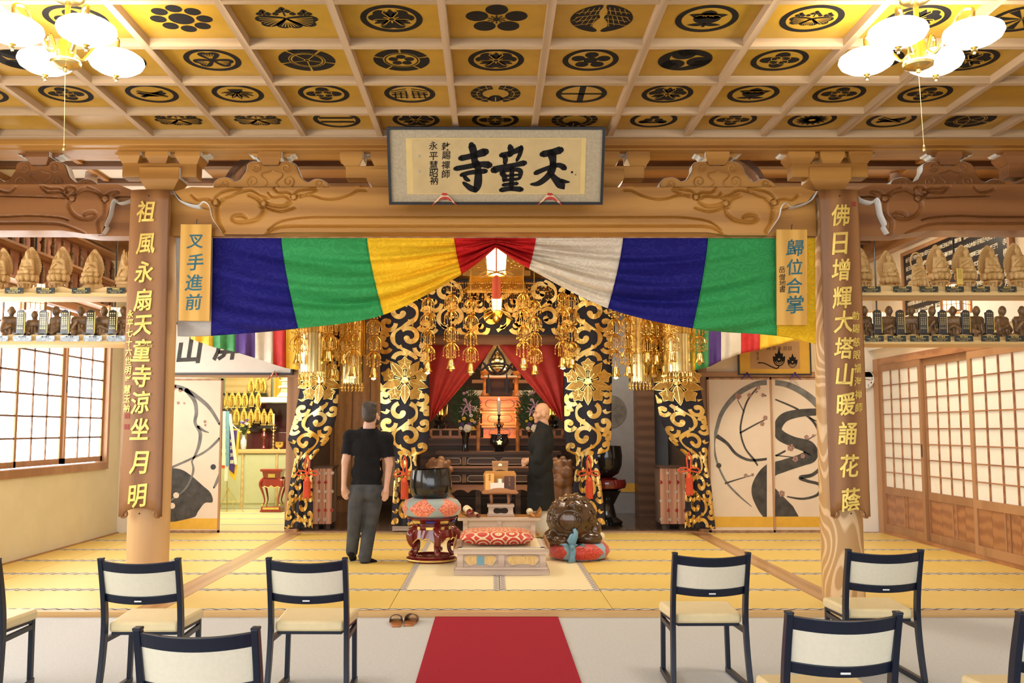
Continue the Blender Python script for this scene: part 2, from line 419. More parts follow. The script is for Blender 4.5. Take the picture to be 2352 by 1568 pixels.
    def build(s, name, mat, parent=None, smooth=False, loc=None, bevel=0, sub=0, solid=0, fix=True, off=None):
        if off is not None: o_ = Vector(off); s.v = [tuple(Vector(p) - o_) for p in s.v]
        me = s.mesh(name)
        ms = mat if isinstance(mat, (list, tuple)) else [mat]
        for q in ms: me.materials.append(MATS[q])
        if len(ms) > 1: me.polygons.foreach_set('material_index', s.mi)
        if fix:
            bm = bmesh.new(); bm.from_mesh(me); bmesh.ops.remove_doubles(bm, verts=bm.verts, dist=1e-5); bmesh.ops.recalc_face_normals(bm, faces=bm.faces); bm.to_mesh(me); bm.free()
        if smooth: me.polygons.foreach_set('use_smooth', [True] * len(me.polygons))
        o = bpy.data.objects.new(name, me); COL.objects.link(o)
        if parent is not None: o.parent = parent
        if loc is not None: o.location = loc
        if bevel: b = o.modifiers.new('bevel', 'BEVEL'); b.width = bevel; b.segments = 2; b.limit_method = 'ANGLE'; b.angle_limit = math.radians(50)
        if solid: b = o.modifiers.new('solid', 'SOLIDIFY'); b.thickness = solid; b.offset = 0
        if sub: b = o.modifiers.new('sub', 'SUBSURF'); b.levels = sub; b.render_levels = sub
        if smooth and not sub:
            try: me.set_sharp_from_angle(angle=math.radians(42))
            except Exception: pass
        return o

LABELS = {}
def tag(o, label=None, cat=None, group=None, kind=None):
    if label: o['label'] = label
    if cat: o['category'] = cat
    if group: o['group'] = group
    if kind: o['kind'] = kind
    return o
def thing(name, label, cat, loc=(0, 0, 0), rotz=0, group=None):
    o = bpy.data.objects.new(name, None); COL.objects.link(o); o.empty_display_size = .1
    o.location = loc; o.rotation_euler = (0, 0, rotz)
    return tag(o, label, cat, group)
def struct(o): o['kind'] = 'structure'; return o
def part_copy(src, parent, mesh=None):
    c = src.copy(); COL.objects.link(c); c.parent = parent
    return c
def dup(root, loc, rotz=None, label=None, scale=None):
    r = root.copy(); COL.objects.link(r); r.location = loc
    if rotz is not None: r.rotation_euler = (0, 0, rotz)
    if scale: r.scale = (scale,) * 3 if not isinstance(scale, tuple) else scale
    if label: r['label'] = label
    for ch in root.children:
        c = ch.copy(); COL.objects.link(c); c.parent = r
        for g in ch.children:
            d = g.copy(); COL.objects.link(d); d.parent = c
    return r
def link_mesh(name, me, parent=None, loc=None):
    o = bpy.data.objects.new(name, me); COL.objects.link(o)
    if parent is not None: o.parent = parent
    if loc is not None: o.location = loc
    return o
def catmull(pts, n=8, closed=False):
    out = []; m = len(pts); pts = [tuple(p) for p in pts]
    def g(i): return pts[i % m] if closed else pts[max(0, min(m - 1, i))]
    for i in range(m if closed else m - 1):
        a, b, c, d = g(i - 1), g(i), g(i + 1), g(i + 2)
        for k in range(n):
            t = k / n
            out.append(tuple(.5 * (2 * b[j] + (c[j] - a[j]) * t + (2 * a[j] - 5 * b[j] + 4 * c[j] - d[j]) * t * t + (3 * b[j] - a[j] - 3 * c[j] + d[j]) * t ** 3) for j in range(len(b))))
    if not closed: out.append(pts[-1])
    return out
def interp(x, xs, ys):
    return float(np.interp(x, xs, ys))

TMP = bpy.data.scenes.new('workbench')
def evaluated(o):
    TMP.collection.objects.link(o)
    with bpy.context.temp_override(scene=TMP, view_layer=TMP.view_layers[0]):
        dg = bpy.context.evaluated_depsgraph_get(); return bpy.data.meshes.new_from_object(o.evaluated_get(dg))
# organic surfaces: capsules and ellipsoids fused into one skin
def blob(prims, voxel=.012, smooth=6, name='figure'):
    mb = MB()
    for q in prims:
        if q[0] == 'c':
            a, b, ra, rb = Vector(q[1]), Vector(q[2]), q[3], q[4]
            d = b - a; k = 5; pts = []; rs = []
            dn = d.normalized() if d.length > 1e-6 else Vector((0, 0, 1))
            for i in range(k): t = pi / 2 * i / k; pts.append(a - dn * ra * math.cos(t)); rs.append(max(ra * math.sin(t), ra * .05))
            for i in range(k + 1): t = pi / 2 * i / k; pts.append(b + dn * rb * math.sin(t)); rs.append(max(rb * math.cos(t), rb * .05))
            mb.tube(pts, rs, 12)
        elif q[0] == 'e': mb.sph(q[1], q[2], 16, 12, q[3] if len(q) > 3 else None)
        elif q[0] == 'm': mb.add(q[1].v, q[1].f)
    me = mb.mesh(name); o = bpy.data.objects.new(name, me)
    r = o.modifiers.new('r', 'REMESH'); r.mode = 'VOXEL'; r.voxel_size = voxel
    if smooth: s = o.modifiers.new('s', 'SMOOTH'); s.factor = .5; s.iterations = smooth
    out = evaluated(o)
    bpy.data.objects.remove(o, do_unlink=True); bpy.data.meshes.remove(me)
    out.polygons.foreach_set('use_smooth', [True] * len(out.polygons))
    return out
def cut_mesh(me, planes):
    # keep the side each normal points to
    bm = bmesh.new(); bm.from_mesh(me)
    for co, no in planes:
        bmesh.ops.bisect_plane(bm, geom=bm.verts[:] + bm.edges[:] + bm.faces[:], plane_co=co, plane_no=no, clear_inner=True)
    bm.to_mesh(me); bm.free(); return me
def put(me, name, mat, parent=None, loc=None):
    me.materials.clear(); me.materials.append(MATS[mat]); me.name = name
    return link_mesh(name, me, parent, loc)

# lettering: glyphs gathered in one mesh, in the XZ plane facing -Y
_gl = {}
def glyph(ch, weight=0., res=2):
    k = (ch, weight, res)
    if k not in _gl:
        c = bpy.data.curves.new('glyph', 'FONT'); c.body = ch; c.size = 1; c.resolution_u = res; c.fill_mode = 'FRONT'; c.bevel_resolution = 0
        if weight > .015: c.bevel_depth = weight
        else: c.offset = weight
        o = bpy.data.objects.new('glyph', c); me = evaluated(o)
        vs = np.array([v.co[:2] for v in me.vertices]) if len(me.vertices) else np.zeros((0, 2))
        fs = [tuple(p.vertices) for p in me.polygons]
        bpy.data.objects.remove(o, do_unlink=True); bpy.data.curves.remove(c); bpy.data.meshes.remove(me)
        if len(vs): lo, hi = vs.min(0), vs.max(0); vs = (vs - (lo + hi) / 2) / max((hi - lo).max(), .35)
        _gl[k] = (vs, fs)
    return _gl[k]
def letters(items, weight=.0, shear=0., y=0., thick=.0, res=2, jitter=0):
    # items: (char, x, z, size[, width factor])
    mb = MB(); rr = random.Random(3)
    for it in items:
        vs, fs = glyph(it[0], weight, res); sx = it[3] * (it[4] if len(it) > 4 else 1); sz = it[3]
        a = rr.uniform(-jitter, jitter); ca, sa = math.cos(a), math.sin(a)
        out = []
        for u, v in vs:
            u2 = u + shear * v; v2 = v + shear * .35 * u
            u2, v2 = u2 * ca - v2 * sa, u2 * sa + v2 * ca
            out.append((it[1] + u2 * sx, y, it[2] + v2 * sz))
        mb.add(out, fs)
    return mb
def raise_letters(o, d):
    s = o.modifiers.new('solid', 'SOLIDIFY'); s.thickness = d; s.offset = 0; return o
# ================================================================ the setting
XC = .035                       # axis of the hall
XL, XR = -5.36, 5.62            # side walls
YE, ROW, YW = 7.87, .963, 13.70 # tatami edge, row width, rear wall line
YCOL = 8.40; XCL, XCR = -3.03, 3.10

struct(MB().box(-45, 45, -70, -5.02, -.7, -.5).build('ground', 'grey_wall'))
floor = struct(MB().box(-7.2, 7.2, -5, 19.5, -.25, -.075).build('floor', 'carpet_beige'))
tag(MB().box(XL, XR, -4.6, YE - .075, -.075, -.045).build('carpet', 'carpet_beige', loc=(0, 0, 0)), 'pale beige carpet covering the front hall floor under the chairs', 'carpet')
struct(MB().box(-7.2, 7.2, YE - .075, YE - .002, -.075, .0).build('trim_1', 'wood_step', bevel=.004))
MB().box(XL, XR, YE, 13.68, -.075, -.03).build('subfloor', 'wood_dark', floor)

def mat_obj(x0, x1, y0, y1, mname, heri, along='X', z=0., bw=.05):
    e = .003; cx, cy = (x0 + x1) / 2, (y0 + y1) / 2; w, d = (x1 - x0) / 2 - e, (y1 - y0) / 2 - e
    o = MB().box(-w, w, -d, d, -.03, 0).build('tatami_mat', mname, floor, loc=(cx, cy, z))
    for s in (-1, 1):
        if along == 'X': MB().box(-w, w, -bw / 2, bw / 2, -.002, .0025).build('mat_border', heri, o, loc=(0, s * (d - bw / 2), 0))
        else: MB().box(-bw / 2, bw / 2, -d, d, -.002, .0025).build('mat_border', heri, o, loc=(s * (w - bw / 2), 0, 0))
    return o
for i in range(6):
    y0 = YE + ROW * i; y1 = y0 + ROW
    for x0, x1 in ((XL, -4.80), (-4.80, -2.94), (-2.70, -.845), (-.845, 1.005), (1.005, 2.86), (3.10, 4.96), (4.96, XR)):
        if x0 == -.845 and 1 <= i <= 4: continue
        mat_obj(x0, x1, y0, y1, 'tatami', 'heri')
for j in (0, 1):
    for x0, x1 in ((-.845, .08), (.08, 1.005)):
        y0 = YE + ROW * (1 + 2 * j); mat_obj(x0, x1, y0, y0 + 2 * ROW, 'tatami_pale', 'heri_y', 'Y', .0, .055)
struct(MB().box(-2.94, -2.70, YE, YW, -.075, .001).build('trim_2', 'wood_sill'))
struct(MB().box(2.86, 3.10, YE, YW, -.075, .001).build('trim_3', 'wood_sill'))
struct(MB().box(XL, XR, YW - .045, YW + .12, -.075, .006).build('trim_4', 'wood_frame_x'))
# inner sanctuary floor of dark boards, side room tatami
sf = struct(MB().box(-2.9, 3.12, YW + .12, 19.3, -.075, -.01).build('floor_sanctuary', 'wood_floor_dark'))
for k in range(16):
    x0 = -2.9 + k * .37625
    MB().box(-.186, .186, -2.7, 2.7, -.012, .02).build('floorboard', 'wood_floor_dark', sf, loc=(x0 + .188, YW + .12 + 2.72, 0))
for i in range(5):
    y0 = YW + .12 + .95 * i; mat_obj(XL, -2.95, y0, y0 + .95, 'tatami_side', 'heri_y')

# ---------------------------------------------------------------- side walls
# left wall with the long paper window
WZ0, WZ1 = 1.04, 2.98
wl = MB()
wl.box(XL - .16, XL, -4.6, 19.3, -.08, WZ0 - .10); wl.box(XL - .16, XL, -4.6, 19.3, WZ1 + .09, 4.9); wl.box(XL - .16, XL, 13.14, 19.3, WZ0 - .1, WZ1 + .09)
for y0, y1 in ((6.75, 7.1), (2.9, 3.3), (-1.0, -.5)): wl.box(XL - .16, XL, y0, y1, WZ0 - .1, WZ1 + .09)
struct(wl.build('wall_left', 'plaster_cream'))
struct(MB().box(XL - .02, XL + .03, YE, YW, 0, .012).build('baseboard_left', 'wood_frame'))
def paper_window(name, y0, y1, npan):
    fr = MB(); t = .05
    fr.box(XL - .13, XL + .035, y0 - .06, y1 + .06, WZ0 - .11, WZ0 - .015); fr.box(XL - .13, XL + .02, y0 - .06, y1 + .06, WZ1 + .02, WZ1 + .09)
    fr.box(XL - .13, XL + .03, y0 - .07, y0, WZ0 - .02, WZ1 + .05); fr.box(XL - .13, XL + .03, y1, y1 + .07, WZ0 - .02, WZ1 + .05)
    w = struct(fr.build(name, 'wood_frame'))
    pw = (y1 - y0) / npan
    for k in range(npan):
        a = y0 + pw * k; b = a + pw; xo = XL - .05 - .03 * (k % 2)
        m = MB()
        m.box(xo - .015, xo + .015, a, a + t, WZ0, WZ1); m.box(xo - .015, xo + .015, b - t, b, WZ0, WZ1)
        m.box(xo - .015, xo + .015, a, b, WZ0, WZ0 + .07); m.box(xo - .015, xo + .015, a, b, WZ1 - .05, WZ1)
        p = m.build('sash', 'wood_frame', w)
        nv, nh = 3, 7
        for i in range(1, nv):
            y = a + t + (b - a - 2 * t) * i / nv; MB().box(-.008, .008, -.011, .011, 0, WZ1 - WZ0 - .12).build('lattice_bar', 'wood_batten', p, loc=(xo + .006, y, WZ0 + .07))
        for i in range(1, nh):
            z = WZ0 + .07 + (WZ1 - WZ0 - .12) * i / nh; MB().box(-.008, .008, 0, b - a - 2 * t, -.011, .011).build('lattice_bar', 'wood_batten', p, loc=(xo + .006, a + t, z))
        MB().box(xo - .008, xo - .004, a + t - .01, b - t + .01, WZ0 + .06, WZ1 - .04).build('pane', 'shoji_lit', p)
        if k: MB().box(xo + .014, xo + .022, a + .012, a + .034, WZ0 + .9, WZ0 + 1.05).build('finger_pull', 'black_frame', p)
paper_window('window_1', 7.15, 13.07, 5)
paper_window('window_2', 3.35, 6.72, 3)
paper_window('window_3', -.45, 2.85, 3)
paper_window('window_4', -4.5, -1.1, 3)

# right wall: plaster above a row of sliding paper doors
DZ = 2.42
wr = MB(); wr.box(XR, XR + .16, -4.6, 19.3, DZ + .06, 4.9); wr.box(XR, XR + .16, 13.6, 19.3, -.08, DZ + .06); wr.box(XR + .08, XR + .16, -4.6, 13.6, -.08, DZ + .06)
struct(wr.build('wall_right', 'plaster_warm'))
struct(MB().box(XR - .03, XR + .06, -4.6, 13.62, DZ - .03, DZ + .07).build('trim_5', 'wood_red'))
struct(MB().box(XR - .04, XR + .06, 13.50, 13.66, 0, DZ + .07).build('trim_6', 'wood_frame'))
struct(MB().box(XR - .03, XR + .08, YE, 13.5, -.07, .05).build('baseboard_right', 'wood_red'))
# sloping white cornice board above the doors
struct(MB().box(XR - .10, XR, -4.6, 13.66, 2.62, 2.98).build('trim_7', 'plaster_white'))
def shoji(name, y0, y1, off):
    x = XR - .0 + off; t = .075; z0, zk, z1 = .05, .62, DZ - .03
    m = MB(); m.box(x - .02, x + .02, y0, y0 + t, z0, z1); m.box(x - .02, x + .02, y1 - t, y1, z0, z1)
    m.box(x - .02, x + .02, y0 + t, y1 - t, z0, z0 + .10); m.box(x - .02, x + .02, y0 + t, y1 - t, zk - .05, zk + .05); m.box(x - .02, x + .02, y0 + t, y1 - t, z1 - .09, z1)
    d = struct(m.build(name, 'wood_frame'))
    for i in range(4):                                   # boards of the lower panel
        w = (y1 - y0 - 2 * t) / 4; MB().box(-.006, .006, -w / 2 + .002, w / 2 - .002, 0, zk - .15 - z0).build('panel_board', 'wood_red', d, loc=(x + .004, y0 + t + w * (i + .5), z0 + .10))
    for yy in (.42, .5): MB().box(-.006, .006, -.010, .010, 0, zk - .15 - z0).build('stile', 'wood_frame', d, loc=(x - .008, y0 + t + (y1 - y0 - 2 * t) * yy, z0 + .10))
    nv, nh = 4, 8
    for i in range(1, nv):
        y = y0 + t + (y1 - y0 - 2 * t) * i / nv; MB().box(-.008, .008, -.008, .008, 0, z1 - .14 - zk).build('lattice_bar', 'wood_red', d, loc=(x - .006, y, zk + .05))
    for i in range(1, nh):
        z = zk + .05 + (z1 - .14 - zk) * i / nh; MB().box(-.007, .007, 0, y1 - y0 - 2 * t, -.007, .007).build('lattice_bar', 'wood_red', d, loc=(x - .006, y0 + t, z))
    MB().box(x + .004, x + .008, y0 + t - .01, y1 - t + .01, zk + .04, z1 - .08).build('pane', 'shoji_paper', d)
    MB().box(x - .024, x - .018, y0 + .02, y0 + .05, 1.12, 1.28).build('finger_pull', 'black_frame', d)
_yy = 13.5; _n = 1
while _yy > 4:
    shoji('door_%d' % _n, _yy - 1.30, _yy, -.005 if _n % 2 else .038); _yy -= 1.255; _n += 1

# ---------------------------------------------------------------- rear wall (line of the sanctuary)
def wx(px, py=1000, Y=YW): return P(px, py, Y).x
def wz(py, Y=YW): return P(CX, py, Y).z
KZ = wz(866)                                            # underside of the lintel
OX0, OX1 = wx(516), -2.95                               # opening to the side room
struct(MB().box(XL, wx(372), YW, YW + .12, 0, 4.6).build('wall_back_left', 'plaster_white'))
struct(MB().box(wx(372), -2.7, YW, YW + .12, KZ + .02, 4.6).build('wall_back_upper_left', 'plaster_white'))
struct(MB().box(wx(1895), XR, YW, YW + .12, 0, 4.6).build('wall_back_right', 'plaster_white'))
struct(MB().box(3.0, wx(1895), YW, YW + .12, KZ + .02, 4.6).build('wall_back_upper_right', 'plaster_warm'))
struct(MB().box(XL, -2.8, YW - .05, YW + .1, KZ, KZ + .075).build('trim_8', 'wood_frame_x'))
struct(MB().box(3.02, XR, YW - .05, YW + .1, KZ, KZ + .075).build('trim_9', 'wood_frame_x'))
struct(MB().box(XL, XL + .14, YW - .1, YW, 0, 4.6).build('trim_10', 'plaster_white'))
for i, (a, b) in enumerate(((-2.98, -2.80), (3.03, 3.15))): struct(MB().box(a, b, YW - .02, YW + .14, 0, KZ + .9).build('trim_%d' % (11 + i), 'wood_frame'))
# side room shell
struct(MB().box(XL, -2.95, 18.6, 18.7, 0, 4.0).build('wall_side_room', 'pale_green'))
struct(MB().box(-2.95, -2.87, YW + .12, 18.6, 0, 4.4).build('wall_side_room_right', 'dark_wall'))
struct(MB().box(XL, -2.9, YW + .12, 18.6, 3.4, 3.5).build('ceiling_side_room', 'plaster_white'))
# room behind the painted doors on the right
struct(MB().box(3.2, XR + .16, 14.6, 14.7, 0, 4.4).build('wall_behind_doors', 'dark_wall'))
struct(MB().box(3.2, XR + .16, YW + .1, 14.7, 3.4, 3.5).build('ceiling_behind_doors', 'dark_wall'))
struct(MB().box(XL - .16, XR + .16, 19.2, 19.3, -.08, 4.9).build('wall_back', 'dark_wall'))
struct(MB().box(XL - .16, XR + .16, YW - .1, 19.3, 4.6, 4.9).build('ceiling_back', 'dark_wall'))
# sanctuary shell
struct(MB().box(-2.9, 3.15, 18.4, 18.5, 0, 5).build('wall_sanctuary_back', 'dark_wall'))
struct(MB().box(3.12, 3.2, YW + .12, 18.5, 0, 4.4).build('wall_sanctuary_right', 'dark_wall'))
struct(MB().box(-2.9, 3.2, YW, 18.5, 4.15, 4.25).build('ceiling_sanctuary', 'wood_ceil'))
struct(MB().box(-7.2, 7.2, YW - .1, YW, 4.1, 4.9).build('wall_back_frieze', 'dark_wall'))

# ---------------------------------------------------------------- coffered front ceiling
RZ, CP = 4.045, .675                                     # underside of the ribs, module
YR = [8.04 - .57 - CP * k for k in range(9)]             # cross ribs
ceil = struct(MB().box(-7.2, 7.2, -4.6, 8.1, RZ + .075, RZ + .16).build('ceiling', 'wood_rib'))
xr = [XC + CP * (k + .5) for k in range(-9, 9)]
rm = MB().box(-.025, .025, -6.4, 6.35, 0, .075).mesh('rib'); rm.materials.append(MATS['wood_rib_y'])
for x in xr: link_mesh('rib', rm, ceil, (x, 1.7, RZ))
cm = MB().box(-6.4, 6.4, -.025, .025, 0, .075).mesh('rib'); cm.materials.append(MATS['wood_rib'])
for y in YR + [YR[-1] - CP * k for k in range(1, 8)]: link_mesh('rib', cm, ceil, (0, y, RZ + .001))
struct(MB().box(-7.2, 7.2, 8.04, 8.16, RZ - .005, RZ + .16).build('trim_20', 'wood_rib', bevel=.006))

def circ(cx, cy, r, n=22, ry=None, rot=0):
    ry = ry or r; c, s = math.cos(rot), math.sin(rot)
    return [(cx + r * math.cos(2 * pi * k / n) * c - ry * math.sin(2 * pi * k / n) * s, cy + r * math.cos(2 * pi * k / n) * s + ry * math.sin(2 * pi * k / n) * c) for k in range(n)]
def leafp(cx, cy, ang, l, w, n=10, tipw=0.):
    up = [(t * l, w / 2 * math.sin(pi * t ** .8)) for t in [i / n for i in range(n + 1)]]
    pts = up + [(a, -b) for a, b in up[-2:0:-1]]
    c, s = math.cos(ang), math.sin(ang)
    return [(cx + a * c - b * s, cy + a * s + b * c) for a, b in pts]
def heart(cx, cy, ang, l, w):
    pts = [(0, 0), (.35 * l, .36 * w), (.7 * l, .52 * w), (.93 * l, .42 * w), (1.0 * l, .2 * w), (.92 * l, 0), (1.0 * l, -.2 * w), (.93 * l, -.42 * w), (.7 * l, -.52 * w), (.35 * l, -.36 * w)]
    pts = catmull(pts, 3, True); c, s = math.cos(ang), math.sin(ang)
    return [(cx + a * c - b * s, cy + a * s + b * c) for a, b in pts]
class Crest:
    def __init__(s): s.m = MB()
    def fill(s, pts, lay=0): z = -.002 - .0012 * lay; s.m.add([(x, y, z) for x, y in pts], [tuple(range(len(pts)))], lay % 2)
    def ring(s, r0, r1, lay=0, cx=0, cy=0, a0=0, a1=2 * pi, n=36):
        z = -.002 - .0012 * lay; vs = []
        for k in range(n + 1):
            a = a0 + (a1 - a0) * k / n
            vs += [(cx + r0 * math.cos(a), cy + r0 * math.sin(a), z), (cx + r1 * math.cos(a), cy + r1 * math.sin(a), z)]
        s.m.add(vs, [(2 * k, 2 * k + 1, 2 * k + 3, 2 * k + 2) for k in range(n)], lay % 2)
    def line(s, pts, w, lay=1): z = -.002 - .0012 * lay; s.m.strip(pts, w, lambda a, b: (a, b, z), lay % 2)
def crest(kind):
    c = Crest(); R = 1.0; H = pi / 2
    if kind.startswith('o'):
        c.ring(.80, 1.0); kind = kind[1:]; R = .70
    if kind == 'stars9':
        c.fill(circ(0, 0, .40)); [c.fill(circ(.74 * math.cos(H + k * pi / 4), .74 * math.sin(H + k * pi / 4), .255)) for k in range(8)]
    elif kind == 'stars6':
        c.fill(circ(0, 0, .25 * R / .7)); [c.fill(circ(.47 * math.cos(-H + k * pi * .4), .47 * math.sin(-H + k * pi * .4), .24)) for k in range(5)]
    elif kind == 'plum5':
        [c.fill(circ(.66 * math.cos(-H + k * pi * .4), .66 * math.sin(-H + k * pi * .4), .36)) for k in range(5)]; c.fill(circ(0, 0, .12), 2)
        for k in range(10): a = H + k * pi / 5; c.line([(.14 * math.cos(a), .14 * math.sin(a)), (.30 * math.cos(a), .30 * math.sin(a))], .05, 2)
    elif kind == 'leaf3':
        for k in range(3):
            a = -H + k * 2 * pi / 3; c.fill(heart(0, 0, a, R, R * 1.05))
            for d in (-.35, -.18, 0, .18, .35): c.line([(.12 * math.cos(a), .12 * math.sin(a)), (R * .82 * math.cos(a + d), R * .82 * math.sin(a + d))], .03)
    elif kind == 'wood3':                                 # wood sorrel
        for k in range(3):
            a = H + k * 2 * pi / 3; c.fill(heart(0, 0, a, R * 1.02, R * 1.12)); b = a + pi / 3
            c.fill(leafp(0, 0, b, R * 1.0, R * .42), 0)
            c.line([(.1 * math.cos(a + .62), .1 * math.sin(a + .62)), (R * .75 * math.cos(a + .55), R * .75 * math.sin(a + .55)), (R * math.cos(a + .8), R * math.sin(a + .8))], .035)
            c.line([(.1 * math.cos(a - .62), .1 * math.sin(a - .62)), (R * .75 * math.cos(a - .55), R * .75 * math.sin(a - .55)), (R * math.cos(a - .8), R * math.sin(a - .8))], .035)
            c.line([(0, 0), (.28 * math.cos(a), .28 * math.sin(a))], .05)
        c.fill(circ(0, 0, .13), 1); c.fill(circ(0, 0, .09), 2)
    elif kind == 'melon5':
        for k in range(5):
            a = -H + k * pi * .4; c.ring(.66, 1.0, 0, 0, 0, a - .58, a + .58, 12)
        c.ring(.58, .62); c.fill(circ(0, 0, .52)); [c.line([(.1 * math.cos(-H + .63 + k * pi * .4), .1 * math.sin(-H + .63 + k * pi * .4)), (.53 * math.cos(-H + .63 + k * pi * .4), .53 * math.sin(-H + .63 + k * pi * .4))], .035) for k in range(5)]
        c.ring(.08, .11, 1)
    elif kind == 'melon5b':
        for k in range(5):
            a = H + k * pi * .4; c.ring(.66, 1.0, 0, 0, 0, a - .58, a + .58, 12)
            c.fill(circ(.30 * math.cos(-H + k * pi * .4), .30 * math.sin(-H + k * pi * .4), .17))
        c.ring(.56, .61)
    elif kind == 'melon4':
        for k in range(4): c.fill(circ(.40 * math.cos(k * H), .40 * math.sin(k * H), .30, 18, .26, k * H))
        for k in range(4): c.ring(.17, .20, 1, .22 * math.cos(k * H + .78), .22 * math.sin(k * H + .78), n=14)
        c.fill(circ(0, 0, .07), 1)
    elif kind == 'tomoe':
        for k in range(3):
            a = H + .5 + k * 2 * pi / 3; pts = []
            for t in np.linspace(0, pi * 1.05, 14): pts.append((.96 * math.cos(a + t * .72), .96 * math.sin(a + t * .72)))
            inn = [((.96 - .60 * (1 - i / 13) ** .55) * math.cos(a + .62 * t + .12), (.96 - .60 * (1 - i / 13) ** .55) * math.sin(a + .62 * t + .12)) for i, t in enumerate(np.linspace(0, pi * 1.05, 14))]
            c.fill(pts + inn[::-1]); c.fill(circ(.52 * math.cos(a + .28), .52 * math.sin(a + .28), .42))
    elif kind == 'paulownia':
        k = R / .95
        for a, l, w in ((H, .62, .62), (H + 1.25, .82, .62), (H - 1.25, .82, .62)):
            c.fill(heart(0, -.05 * k, a, l * k * 1.15, w * k * 1.25))
            for d in (-.42, -.25, -.08, .08, .25, .42): c.line([(.10 * k * math.cos(a), -.05 * k + .1 * k * math.sin(a)), (l * k * 1.0 * math.cos(a + d), -.05 * k + l * k * 1.0 * math.sin(a + d))], .03 * k)
        for x0, n in ((0, 3), (-.62, 2), (.62, 2)):
            for j in range(n):
                for dx in ([0] if j == n - 1 else [-.13 * (n - 1 - j), .13 * (n - 1 - j)]): c.fill(leafp((x0 + dx) * k, (-.24 - .17 * j) * k, -H, .24 * k, .2 * k))
            c.line([(x0 * k, -.2 * k), (x0 * k, (-.2 - .17 * n) * k)], .05 * k, 0)
    elif kind == 'wings':
        for s in (-1, 1):
            pts = catmull([(s * .05, -.98), (s * .45, -.88), (s * .85, -.5), (s * 1.0, 0), (s * .9, .42), (s * .6, .78), (s * .2, .98), (s * .06, .90), (s * .12, .75), (s * .25, .55), (s * .2, .2), (s * .06, -.1), (s * .14, -.45)], 3, True); c.fill(pts)
            for j in range(4): y = .35 - .3 * j; c.line([(s * .1, y - .1), (s * .45, y), (s * .85, y + .12)], .03)
            for j in range(5): c.line([(s * (.18 + .14 * j), -.2), (s * (.3 + .16 * j), .55 - .1 * j)], .022)
            for j in range(4): c.line([(s * (.15 + .16 * j), -.85 + .05 * j), (s * (.25 + .17 * j), -.35)], .022)
    elif kind == 'orange':
        c.fill(circ(0, -.05, .44, 24, .40)); [c.fill(leafp(0, -.1, a, .66, .34)) for a in (pi + .35, -.35)]
        [c.fill(leafp(0, .42, a, .56, .22)) for a in (.05, pi - .05)]; c.fill([(-.06, .3), (.06, .3), (.05, .6), (-.05, .6)])
        c.fill(leafp(0, -.62, H, .55, .5)); [c.ring(.19, .215, 1, .22 * (j - 1), -.08, -2.6, -.5, 10) for j in range(3)]
    elif kind == 'sorrelv':
        c.fill(leafp(-.6, -.1, .3, 1.2, .4)); c.fill(leafp(.6, -.1, pi - .3, 1.2, .4)); c.line([(-.5, -.3), (.5, .35)], .16, 0); c.line([(.5, -.3), (-.5, .35)], .16, 0); c.line([(-.5, -.3), (.5, .35)], .04, 1)
    elif kind == 'bamboo':
        for a, l in ((H, .75), (H + .5, .72), (H - .5, .72), (H + 1.0, .7), (H - 1.0, .7), (H + 1.5, .66), (H - 1.5, .66)): c.fill(leafp(0, -.15, a, l, .24)); c.line([(.12 * math.cos(a), -.15 + .12 * math.sin(a)), (l * .8 * math.cos(a), -.15 + l * .8 * math.sin(a))], .025)
        c.fill([(-.3, -.5), (.3, -.5), (.18, -.1), (-.18, -.1)])
    elif kind == 'lattice':
        for s in (-1, 1):
            for j in range(3): c.line([(s * .72, -.05 - .18 * j + .12), (s * .1, -.55 - .0 * j + .22 * (2 - j) - .0)], .06, 0)
            for j in range(3): c.line([(s * (.15 + .22 * j), .5), (s * (.12 + .22 * j), -.25 + .06 * j)], .06, 0)
            for j in range(2): c.line([(s * .05, .38 - .25 * j), (s * .7, .38 - .25 * j)], .06, 0)
    elif kind == 'wreath':
        for s in (-1, 1):
            c.ring(.52, .98, 0, 0, 0, H + s * .35, H + s * 2.95, 22); c.ring(.72, .75, 1, 0, 0, H + s * .35, H + s * 2.9, 22)
            for j in range(6): a = H + s * (.6 + .4 * j); c.line([(.6 * math.cos(a), .6 * math.sin(a)), (.97 * math.cos(a + s * .12), .97 * math.sin(a + s * .12))], .03)
        c.fill(circ(0, .52, .28, 20, .36)); c.line([(0, .35), (0, .82)], .04)
    elif kind == 'cross':
        c.fill([(-.8, -.07), (.8, -.07), (.8, .07), (-.8, .07)]); c.fill([(-.12, -.84), (.12, -.84), (.12, .84), (-.12, .84)])
    elif kind == 'bars':
        for y in (.25, -.25): c.fill([(-.72, y - .1), (.72, y - .1), (.72, y + .1), (-.72, y + .1)])
    elif kind == 'stars3':
        c.fill([(-.55, .22), (.55, .22), (.5, .42), (-.5, .42)]); [c.fill(circ(.22 * a, b, .19)) for a, b in ((-1, .02), (1, .02), (0, -.32), (-1.9, .25), (1.9, .25))]
    elif kind == 'daisy':
        [c.fill(leafp(0, 0, k * pi / 8, .70, .24)) for k in range(16)]; c.fill(circ(0, 0, .14), 1)
    elif kind == 'wheel':
        [c.fill([(0, 0), (.78 * math.cos(k * pi / 4 - .2), .78 * math.sin(k * pi / 4 - .2)), (.78 * math.cos(k * pi / 4 + .2), .78 * math.sin(k * pi / 4 + .2))]) for k in range(8)]
    me = c.m.mesh('crest'); me.materials.append(MATS['ink']); me.materials.append(MATS['panel_gold']); me.polygons.foreach_set('material_index', c.m.mi)
    return me
